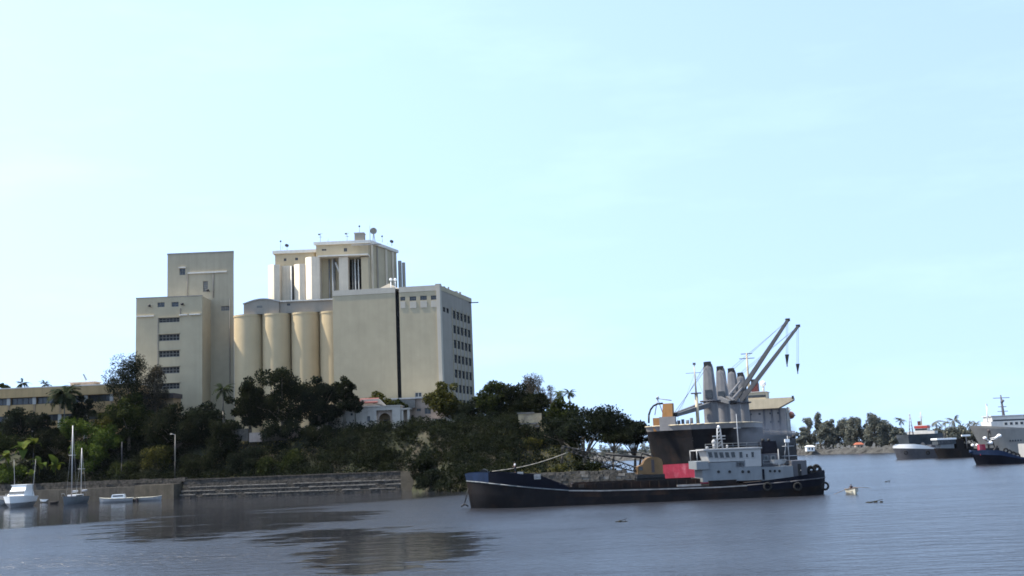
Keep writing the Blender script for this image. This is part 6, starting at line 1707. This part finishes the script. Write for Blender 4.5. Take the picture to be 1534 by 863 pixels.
def blue_tug():
    Y0 = 291; B = 4.3; X0 = W(1465, 685, Y0).x
    t = thing('blue_tug', 'dark hulled tug with a rounded blue bow cut by the picture edge', 'tugboat', (X0, Y0 + B, 0))
    g, LX = pix_hull(Y0, B, [(1465, 676), (1475, 674), (1496, 674), (1506, 676), (1518, 681), (1534, 685.5), (1640, 687)], [(1465, 681), (1500, 682), (1534, 688), (1640, 689)], px_xs(1465, 1612, 24, 1.5), 6.5, 4, X0)
    hull_band(g, 0, 3).build('hull', 'hull_navy', t); hull_band(g, 3, 4, .2).build('bow_bulwark', 'hull_blue', t); deck_mesh(g, 3, .03).build('deck', 'deck_rust', t)
    LZ = lambda x, y: W(x, y, Y0).z
    MB().tube((LX(1466) - .05, 0, LZ(1466, 679)), (LX(1466) + .1, 0, LZ(1466, 674.6)), .5, n=10).build('bow_fender', 'hull_blue', t)
    for xx, yy in ((1509, 675), (1514, 677.5), (1520, 680), (1526, 683)):
        MB().path([(LX(xx) + .55 * math.cos(6.283 * i / 10), -B * .95, LZ(xx, yy) + .55 * math.sin(6.283 * i / 10)) for i in range(11)], .22, n=5).build('tyre_fender', 'rubber', t)
    MB().box(LX(1475), LX(1484), -2, -.5, LZ(1480, 682), LZ(1480, 665.5)).build('deck_locker', 'hull_red', t)
    x = LX(1496); m = MB()
    for a, b in ((-1.2, -1), (1.2, -1), (0, 1)): m.tube((x + a, b, LZ(1496, 682)), (x + a * .15, b * .15, LZ(1496, 645)), .14, n=6)
    for k in range(4): z = LZ(1496, 672 - 6 * k); m.tube((x - 1.3 + .2 * k, 0, z), (x + 1.3 - .2 * k, 0, z), .12, n=6)
    m = m.build('tripod_mast', 'black_steel', t)
    for xx, yy, r in ((1486.5, 656, .42), (1508.5, 652.5, .5), (1494, 663, .5), (1504, 655, .32)):
        MB().ball((LX(xx), -1.2, LZ(xx, yy)), r * 1.3, r * 1.2, r).tube((LX(xx), -1.2, LZ(xx, yy) - .3), (LX(1496), -.3, LZ(1496, yy + 4)), .1, n=5).build('radar_dome', 'gel_white', m)
    MB().ball((LX(1496.5), 0, LZ(1496, 645)), .5).box(LX(1489), LX(1504), -.3, .3, LZ(1496, 659.5), LZ(1496, 656.5)).build('lamp_cluster', 'boat_dark', m)
    MB().tube((LX(1490), -2, LZ(1490, 682)), (LX(1502), -2, LZ(1502, 668)), .3).box(LX(1484), LX(1506), -1.4, 1.0, LZ(1495, 682), LZ(1495, 671)).build('windlass', 'black_steel', t)
    wh = MB().box(LX(1546), LX(1590), -2.8, 2.8, LZ(1560, 690), LZ(1560, 664)).build('wheelhouse', 'house_white', t)
    for xx in (1548, 1558, 1568, 1578): win_box(LX(xx), LX(xx + 7), LZ(xx, 674), LZ(xx, 667), -2.8, wh)
blue_tug()
def patrol_ship():
    Y0 = 418; B = 6.5; X0 = W(1467, 660, Y0).x
    t = thing('grey_patrol_ship', 'large light grey patrol ship with a white bridge and dark mast at the picture edge', 'patrol ship', (X0, Y0 + B, 0))
    g, LX = pix_hull(Y0, B, [(1467, 636.5), (1500, 638.5), (1534, 640.5), (1720, 644)], [(1467, 640), (1500, 642), (1720, 647)], px_xs(1467, 1720, 30, 1.5), 14, 6, X0, 3.2)
    hull_band(g, 0, 1).build('boot_topping', 'hull_black', t); hull_band(g, 1, 3).build('hull', 'navy_grey', t); hull_band(g, 3, 4, .2).build('bulwark', 'navy_grey', t); deck_mesh(g, 3, .03).build('deck', 'steel', t)
    LZ = lambda x, y: W(x, y, Y0).z
    b = MB().box(LX(1494), LX(1600), -4.6, 4.6, LZ(1510, 642), LZ(1510, 630.5)).build('deckhouse', 'ship_white', t)
    for k in range(10): win_box(LX(1514 + 8 * k), LX(1518.5 + 8 * k), LZ(1514, 636.5), LZ(1514, 632.5), -4.6, b, frame='ship_white')
    b = MB().box(LX(1497), LX(1580), -4.0, 4.0, LZ(1510, 630.4), LZ(1510, 623)).build('bridge', 'ship_white', t)
    MB().box(LX(1498), LX(1580), -4.06, -3.99, LZ(1520, 630), LZ(1520, 627.6)).build('window_band', 'glass', b)
    MB().box(LX(1495.5), LX(1582), -4.3, 4.3, LZ(1510, 622.9), LZ(1510, 621.8)).build('bridge_roof', 'ship_white', t)
    MB().tube((LX(1493.5), -2, LZ(1493, 632)), (LX(1494.5), -2, LZ(1494, 604)), .32, .18).box(LX(1493.5), LX(1495.5), -2.2, -1.8, LZ(1494, 607), LZ(1494, 604)).build('pole_mast', 'gel_white', t)
    x = LX(1523); zt = LZ(1521, 590)
    m = MB().tube((x, 0, LZ(1523, 642)), (LX(1521), 0, zt), .8, .25, 8).build('dark_mast', 'work_grey', t)
    for yy, w_ in ((594.5, 3.2), (608, 1.6), (615, 2.0)): z = LZ(1521, yy); MB().tube((LX(1521.5) - w_, 0, z), (LX(1521.5) + w_, 0, z), .13).build('yard', 'work_grey', m)
    MB().box(LX(1517), LX(1531), -1.5, 1.5, LZ(1522, 641), LZ(1522, 635)).tube((LX(1520), -.5, LZ(1520, 602)), (LX(1523.5), -.5, LZ(1522, 598)), .5).build('radar_platform', 'work_grey', m)
    gm = MB().box(LX(1505), LX(1513), -1.4, 1.4, LZ(1508, 642), LZ(1508, 637.5)).tube((LX(1506), 0, LZ(1506, 639.5)), (LX(1497), 0, LZ(1497, 638.5)), .2).build('deck_gun', 'work_grey', t)
    MB().ball((LX(1499), -1, LZ(1499, 637)), .6).build('signal_ball', 'black_steel', t)
    for k in range(6): porthole(LX(1517 + 4 * k), LZ(1520, 660), -B * .96, .3, t)
patrol_ship()

# ------------------------------------------------------------------ far-shore huts
def hut(x0, x1, y0, y1, d, label, wall, roof):
    a, b = W(x0, y1, d), W(x1, y0, d)
    t = thing('shore_hut', label, 'hut', ((a.x + b.x) / 2, d, a.z))
    z1 = a.z + (b.z - a.z) * .6; O = Vector((a.x, d, 2.0))
    hs = [((b.x - a.x) * .2, (b.x - a.x) * .4, z1 - 2 - 1.5, z1 - 2 - .5), ((b.x - a.x) * .6, (b.x - a.x) * .8, z1 - 2 - 1.9, z1 - 2 - .5)]
    MB().wall(O, XU, YN, b.x - a.x, z1 - 2, hs, .3).box(a.x, a.x + .2, d + .4, d + 4, 2, z1).box(b.x - .2, b.x, d + .4, d + 4, 2, z1).build('wall', wall, t, True)
    for h in hs: pane(O, XU, YN, h, .25, 'window', 'glass', t)
    n = (a.x + b.x) / 2
    vs = [(a.x - .4, d - .5, z1), (b.x + .4, d - .5, z1), (b.x + .4, d + 4.5, z1), (a.x - .4, d + 4.5, z1), (a.x + .6, d + 2, b.z), (b.x - .6, d + 2, b.z)]
    MB().add(vs, [(0, 1, 5, 4), (1, 2, 5), (2, 3, 4, 5), (3, 0, 4), (3, 2, 1, 0)]).build('roof', roof, t, True)
hut(1283, 1293, 662.5, 671, 578, 'tiny hut with an orange roof among the far casuarinas', 'plaster_pink', 'lifeboat_orange')
hut(1209, 1220, 667, 672.8, 590, 'tiny white hut on the far breakwater near the freighter', 'gel_white', 'gel_white')

# ------------------------------------------------------------------ boats along the quay
def small_boat(label, x, y, length, beam, head, hullm, name='moored_boat', cat='boat', cabin=None, group='small boats moored along the quay', h=.75, inner='boat_cream', d=None):
    p = G(x, y)
    t = thing(name, label, cat, p, head, group)
    grid = []
    for s in (0, .03, .08, .16, .28, .45, .65, .85, 1.0):
        f = (1 - (1 - min(1, s / .5)) ** 2.2) * (1 - .22 * max(0, (s - .6) / .4) ** 2); xx = length * (.5 - s)
        sh = h * (1 + .35 * (1 - min(1, s / .5)) ** 2)
        grid.append([(xx - .25 * (1 - s), max(.02, beam / 2 * f * .45), -.25), (xx - .1 * (1 - s), max(.02, beam / 2 * f * .85), h * .35), (xx, max(.03, beam / 2 * f), sh)])
    hull_band(grid, 0, 1).build('hull', hullm, t); hull_band(grid, 1, 2, .08).build('topsides', hullm, t)
    deck_mesh(grid, 1, .03).build('sole', inner, t)
    mb = MB()
    for g0, g1 in zip(grid[:-1], grid[1:]):
        for s in (1, -1): mb.tube((g0[2][0], s * g0[2][1], g0[2][2]), (g1[2][0], s * g1[2][1], g1[2][2]), .06, n=5)
    mb.build('gunwale', inner, t)
    if cabin:
        c0, c1, ch, m = cabin
        b = MB(); w = beam * .36
        b.hexa([(length * c0, -w, h * .4), (length * c1, -w, h * .4), (length * c1, w, h * .4), (length * c0, w, h * .4)], [(length * c0 + .25, -w * .85, h + ch), (length * c1 - .5, -w * .85, h + ch), (length * c1 - .5, w * .85, h + ch), (length * c0 + .25, w * .85, h + ch)])
        b = b.build('cabin', m, t)
        MB().box(length * c0 + .5, length * c1 - .7, -w * .98, w * .98, h + ch * .45, h + ch * .8).build('window_band', 'glass', b)
    else:
        for s in (-.15, .12, .3): MB().box(length * s, length * s + .28, -beam * .42, beam * .42, h * .62, h * .7).build('thwart', inner, t)
    return t
def yacht():
    p = G(39.5, 757.5); d = p.y
    t = thing('motor_yacht', 'white cabin motor yacht moored nearest the picture edge, bow to the river', 'yacht', p, math.radians(-84))
    L, B = 12.5, 5.9; grid = []
    for s in (0, .02, .05, .1, .18, .3, .45, .65, .85, 1.0):
        f = (1 - (1 - min(1, s / .42)) ** 2.4); xx = L * (1 - s)
        grid.append([(xx - 1.4 * (1 - s), max(.02, B / 2 * f * .5), -.3), (xx - .5 * (1 - s), max(.02, B / 2 * f * .86), 1.1), (xx, max(.03, B / 2 * f), 2.4 + .5 * (1 - s))])
    hull_band(grid, 0, 1).build('hull', 'boat_grey', t); hull_band(grid, 1, 2).build('topsides', 'gel_white', t); deck_mesh(grid, 2, .02).build('deck', 'gel_white', t)
    c = MB().hexa([(1.0, -2.3, 2.4), (8.6, -2.1, 2.6), (8.6, 2.1, 2.6), (1.0, 2.3, 2.4)], [(1.2, -2.0, 4.2), (6.8, -1.8, 4.2), (6.8, 1.8, 4.2), (1.2, 2.0, 4.2)]).build('cabin', 'gel_white', t)
    MB().hexa([(7.2, -1.95, 3.35), (8.1, -1.9, 3.35), (8.1, 1.9, 3.35), (7.2, 1.95, 3.35)], [(6.9, -1.8, 3.95), (7.3, -1.8, 3.95), (7.3, 1.8, 3.95), (6.9, 1.8, 3.95)]).build('windscreen', 'glass', c)
    MB().hexa([(1.4, -1.9, 4.21), (6.4, -1.8, 4.21), (6.4, 1.8, 4.21), (1.4, 1.9, 4.21)], [(1.4, -1.9, 5.4), (5.6, -1.75, 5.4), (5.6, 1.75, 5.4), (1.4, 1.9, 5.4)]).build('flybridge', 'gel_white', t)
    MB().box(.9, 5.9, -2.0, 2.0, 5.404, 5.55).build('hardtop', 'gel_white', t)
    for s in (-1, 1): rail(MB(), [(11.6, s * .9, 2.8), (8.8, s * 2.3, 2.75)], .6, .03).build('bow_rail', 'alu', t)
    for s in (-1, 1): MB().tube((2.2, s * 2.2, 2.5), (2.0, s * 2.75, 12.0), .07, .03, 6).build('outrigger', 'alu', t)
yacht()
def ketch():
    p = G(111, 755); t = thing('grey_ketch', 'grey two-masted sailing boat with bare pale masts at the quay', 'sailboat', p, math.radians(-93))
    L, B = 12.5, 3.9; grid = []
    for s in (0, .02, .06, .14, .28, .45, .65, .85, 1.0):
        f = (1 - (1 - min(1, s / .5)) ** 2.0) * (1 - .35 * max(0, (s - .6) / .4) ** 2); xx = L * (.5 - s)
        grid.append([(xx - .9 * (1 - s), max(.02, B / 2 * f * .4), -.4), (xx - .3 * (1 - s), max(.02, B / 2 * f * .85), .8), (xx, max(.03, B / 2 * f), 1.7 + .45 * (1 - s))])
    hull_band(grid, 0, 2).build('hull', 'house_grey', t); deck_mesh(grid, 2, .02).build('deck', 'wood', t)
    c = MB().box(-3.0, 1.6, -1.1, 1.1, 1.75, 2.4).build('coach_roof', 'gel_white', t)
    MB().box(-2.6, 1.2, -1.13, 1.13, 1.95, 2.2).build('window_band', 'glass', c)
    pm = []
    for px_, py_, yt, r, nm in ((105, 742, 638, .17, 'main'), (117, 742, 671, .13, 'mizzen')):
        q = W(px_, 690, p.y); top = W(px_, yt, p.y)
        # place along the boat where that photo column falls on the centre line
        s = 1.5 if nm == 'main' else -3.9
        m = MB().tube((s, 0, 1.8), (s, 0, top.z), r, r * .8, 8).build('mast', 'alu', t)
        MB().tube((s, -1.0, top.z * .62), (s, 1.0, top.z * .62), .06).build('spreader', 'alu', m)
        for k in (-1, 1): MB().tube((s, k * 1.4, 1.8), (s, 0, top.z), .025, n=4).build('shroud', 'steel', m)
        MB().tube((s, 0, 3.0), (s - 3.4, 0, 3.1), .12).tube((s - .2, 0, 3.25), (s - 3.3, 0, 3.3), .2).build('boom', 'cloth_pale', m)
    MB().tube((L / 2 - .2, 0, 2.2), (L / 2 - .2, 0, 2.25), .05).path([(L / 2 - .4, -.5, 2.1), (L / 2 + .1, -.3, 2.9), (L / 2 + .1, .3, 2.9), (L / 2 - .4, .5, 2.1)], .04, n=5).build('pulpit', 'alu', t)
ketch()
small_boat('white cabin cruiser with a teal windscreen lying along the quay', 174, 752.5, 8.4, 2.9, math.radians(188), 'boat_grey', cabin=(-.28, .16, 1.0, 'gel_white'), h=1.0)
small_boat('dark open skiff just right of the white cabin cruiser', 203, 751, 4.4, 1.8, math.radians(-60), 'boat_dark', h=.7)
small_boat('pale grey open boat with raised bow near the end of the concrete quay', 224, 750, 6.2, 2.2, math.radians(8), 'boat_grey', h=.9)
small_boat('dark rubber dinghy between the yacht and the ketch', 82, 755, 3.4, 1.6, math.radians(-40), 'rubber', h=.55, inner='boat_dark')
small_boat('grey stern of a moored boat cut by the picture edge', 2, 757.5, 6.0, 3.2, math.radians(-80), 'boat_grey', h=1.4, cabin=(-.3, .2, 1.2, 'ship_grey'))
small_boat('white tender hauled beside the motor yacht', 68, 753, 4.6, 1.9, math.radians(165), 'gel_white', h=1.0, inner='boat_dark')

# ------------------------------------------------------------------ lamp posts and poles on the quay
def lamp_post(x, ytop, ybase, d, label, two_tone, head=True):
    b, q = W(x, ybase, d), W(x, ytop, d)
    t = thing('lamp_post', label, 'lamp post', (b.x, d, b.z), group='posts along the quay')
    m = b.z + (q.z - b.z) * .42
    MB().tube((b.x, d, b.z - .6), (b.x, d, m), .16, .14).build('lower_pole', 'black_steel', t, True)
    MB().tube((b.x, d, m), (b.x, d, q.z), .13, .09).build('upper_pole', 'plaster_white' if two_tone else 'work_grey', t, True)
    if head:
        MB().tube((b.x, d, q.z - .1), (b.x - .9, d - .3, q.z + .25), .06).build('arm', 'steel', t, True)
        MB().ball((b.x - 1.0, d - .3, q.z + .15), .35, .2, .18).build('lamp_head', 'plaster_white', t, True)
lamp_post(262, 651, 721, 300, 'lamp post with pale upper pole standing near the quay end', True)
lamp_post(182, 662, 718, 312, 'thin dark pole on the quay behind the cabin cruiser', False, False)
lamp_post(49, 672, 722, 318, 'dark pole behind the white motor yacht', False, False)

# ------------------------------------------------------------------ people
def skin_mesh(name, verts, edges, radii, m, parent, root=0, sub=1):
    me = bpy.data.meshes.new(name); me.from_pydata([tuple(v) for v in verts], edges, []); me.materials.append(MATS[m])
    o = mesh_obj(name, me, parent)
    o.modifiers.new('skin', 'SKIN')
    sk = me.skin_vertices[0].data
    for i, r in enumerate(radii):
        r = r if isinstance(r, tuple) else (r, r); sk[i].radius = r; sk[i].use_root = (i == root)
    s = o.modifiers.new('sub', 'SUBSURF'); s.levels = sub; s.render_levels = sub
    for p in me.polygons: p.use_smooth = True
    return o
def person(label, loc, rz, J, shirt, trousers):
    """J: joint positions in the person's frame (metres, facing +x)"""
    t = thing('person', label, 'person', loc, rz)
    V = []; E = []; Rr = []
    def add(p, r, frm=None):
        V.append(Vector(p)); Rr.append(r); k = len(V) - 1
        if frm is not None: E.append((frm, k))
        return k
    pel = add(J['pelvis'], (.13, .15)); ch = add(J['chest'], (.14, .17), pel); nk = add(J['neck'], .06, ch); hd = add(J['head'], (.095, .08), nk); cr = add(J['crown'], (.075, .07), hd)
    f = J['head']; nose = add((f[0] + .11, f[1], f[2] - .01), .02, hd)
    ends = {}
    for s in ('l', 'r'):
        sh = add(J['sh' + s], .065, ch); el = add(J['el' + s], .048, sh); wr = add(J['wr' + s], .034, el)
        pw = Vector(J['wr' + s]); dr = (pw - Vector(J['el' + s])).normalized(); pm = add(pw + dr * .07, .036, wr)
        sdv = dr.cross(Vector((0, 0, 1))); sdv = sdv.normalized() if sdv.length > .01 else Vector((0, 1, 0))
        for i, ln in enumerate((.075, .085, .08, .065)):
            a = add(pw + dr * .11 + sdv * (.028 - .019 * i), .010, pm); add(pw + dr * (.11 + ln * .5) + sdv * (.028 - .019 * i) - Vector((0, 0, ln * .45)), .008, a)
        a = add(pw + dr * .05 + sdv * .05, .011, wr); add(pw + dr * .09 + sdv * .06 - Vector((0, 0, .03)), .009, a)
        hp = add(J['hip' + s], .095, pel); kn = add(J['kn' + s], .065, hp); an = add(J['an' + s], .042, kn); add(J['toe' + s], .036, an)
    skin_mesh('body', V, E, Rr, 'skin', t)
    # clothes
    sv = [J['pelvis'], J['chest'], tuple(Vector(J['chest']).lerp(Vector(J['neck']), .55))]; se = [(0, 1), (1, 2)]; sr = [(.155, .18), (.17, .2), .10]
    for s in ('l', 'r'):
        k = len(sv); sv += [J['sh' + s], tuple(Vector(J['sh' + s]).lerp(Vector(J['el' + s]), .7))]; se += [(1, k), (k, k + 1)]; sr += [.09, .078]
    skin_mesh('shirt', sv, se, sr, shirt, t)
    sv = [J['pelvis']]; se = []; sr = [(.16, .18)]
    for s in ('l', 'r'):
        k = len(sv); sv += [J['hip' + s], J['kn' + s], tuple(Vector(J['kn' + s]).lerp(Vector(J['an' + s]), .8))]; se += [(0, k), (k, k + 1), (k + 1, k + 2)]; sr += [.115, .088, .07]
    skin_mesh('trousers', sv, se, sr, trousers, t)
    h = Vector(J['head']); MB().ball((h.x - .015, h.y, h.z + .045), .115, .095, .115, 12, 6, -.1).build('hair', 'hair', t)
    for s in (-1, 1): MB().ball((h.x + .085, h.y + s * .033, h.z + .02), .012).build('eye', 'gel_white', t)
    MB().box(h.x + .085, h.x + .10, h.y - .025, h.y + .025, h.z - .06, h.z - .05).build('mouth', 'funnel_red', t)
    return t
STAND = dict(pelvis=(0, 0, .95), chest=(.02, 0, 1.3), neck=(.02, 0, 1.5), head=(.05, 0, 1.63), crown=(.04, 0, 1.70), shl=(0, .19, 1.42), ell=(.03, .25, 1.14), wrl=(.2, .22, .95), shr=(0, -.19, 1.42), elr=(.05, -.27, 1.15), wrr=(.28, -.2, 1.05),
             hipl=(0, .1, .9), knl=(.04, .12, .5), anl=(0, .12, .09), toel=(.16, .14, .05), hipr=(0, -.1, .9), knr=(-.03, -.12, .5), anr=(-.08, -.13, .09), toer=(.08, -.15, .05))
SIT = dict(pelvis=(0, 0, .52), chest=(.10, 0, .88), neck=(.16, 0, 1.08), head=(.21, 0, 1.20), crown=(.2, 0, 1.28), shl=(.12, .19, 1.0), ell=(.34, .24, .82), wrl=(.56, .22, .86), shr=(.12, -.19, 1.0), elr=(.34, -.24, .82), wrr=(.56, -.22, .86),
           hipl=(.05, .1, .5), knl=(.46, .14, .6), anl=(.62, .13, .2), toel=(.78, .14, .2), hipr=(.05, -.1, .5), knr=(.46, -.14, .6), anr=(.62, -.13, .2), toer=(.78, -.14, .2))
z_ = W(772, 710.2, 178).z + .2
person('person in a pale shirt standing at the blue barge bow', (W(772, 712, 178).x, 178, z_), math.radians(200), STAND, 'cloth_pale', 'cloth_dark')
# raised stand under the person so the feet rest on the foredeck structure
MB_x = W(772, 712, 178).x - BX0
_bp = [o for o in bpy.data.objects if o.name == 'hopper_barge'][0]
MB().box(MB_x - .9, MB_x + .9, -2.4, -.6, BZF - .3, z_ + .03).build('foredeck_platform', 'hull_navy', _bp)
# rowing boat with its rower
rp = G(1277, 740)
rb = small_boat('cream rowing boat on open water off the barge stern', 1277, 740, 3.8, 1.65, math.radians(-92), 'boat_cream', 'rowing_boat', 'boat', None, None, .75, 'wood')
person('rower in dark clothes sitting in the cream rowing boat', (rp.x + .03, rp.y + .62, .16), math.radians(-92), SIT, 'cloth_dark', 'cloth_dark')
a = math.radians(-92)
for s, lab in ((1, 'far'), (-1, 'near')):
    ux, uy = math.cos(a), math.sin(a); px_, py_ = -uy, ux
    hx, hy_ = rp.x + .03 + ux * .60 + px_ * .22 * s, rp.y + .62 + uy * .60 + py_ * .22 * s
    ex, ey = rp.x + ux * .2 + px_ * 2.4 * s, rp.y + uy * .2 + py_ * 2.4 * s
    if s < 0: ez = .25
    else: ez = .9
    o = thing('oar', 'wooden oar on the ' + lab + ' side of the cream rowing boat', 'oar', (hx, hy_, 1.0))
    MB().tube((hx, hy_, 1.0), (ex, ey, ez), .035, .03).build('shaft', 'wood', o, True)
    dx, dy = ex - hx, ey - hy_; k = 1 / math.hypot(dx, dy); dx *= k; dy *= k
    MB().hexa([(ex - dy * .09, ey + dx * .09, ez - .03), (ex + dy * .09, ey - dx * .09, ez - .03), (ex + dx * .55 + dy * .09, ey + dy * .55 - dx * .09, ez - .16), (ex + dx * .55 - dy * .09, ey + dy * .55 + dx * .09, ez - .16)],
              [(ex - dy * .09, ey + dx * .09, ez), (ex + dy * .09, ey - dx * .09, ez), (ex + dx * .55 + dy * .09, ey + dy * .55 - dx * .09, ez - .13), (ex + dx * .55 - dy * .09, ey + dy * .55 + dx * .09, ez - .13)]).build('blade', 'wood', o, True)

# ------------------------------------------------------------------ drifting weed and wood
def drift(label, x, y, n, size, seed):
    p = G(x, y); rn = random.Random(seed); t = thing('drifting_weed', label, 'driftwood', p, group='debris on the water')
    for k in range(n):
        q = Vector((rn.uniform(-1, 1) * size, rn.uniform(-.5, .5) * size, 0)); s = rn.uniform(.25, .6) * size * .6
        MB().ball(q + Vector((0, 0, -.02)), s, s * .6, rn.uniform(.1, .25), 9, 5).build('clump', 'weed', t)
    MB().path([(-size * .8, .1, .02), (0, -.1, .18), (size * .9, .05, .35)], .06, .03, 5).build('branch', 'weed', t)
drift('clump of drifting weed and a branch on the river near the rowing boat', 1312, 752.5, 6, 1.1, 1)
drift('small dark drifting branch on the river below the barge', 930, 782, 4, .8, 2)
drift('speck of drifting weed between the rowing boat and the moored ships', 1330, 722, 3, .7, 3)
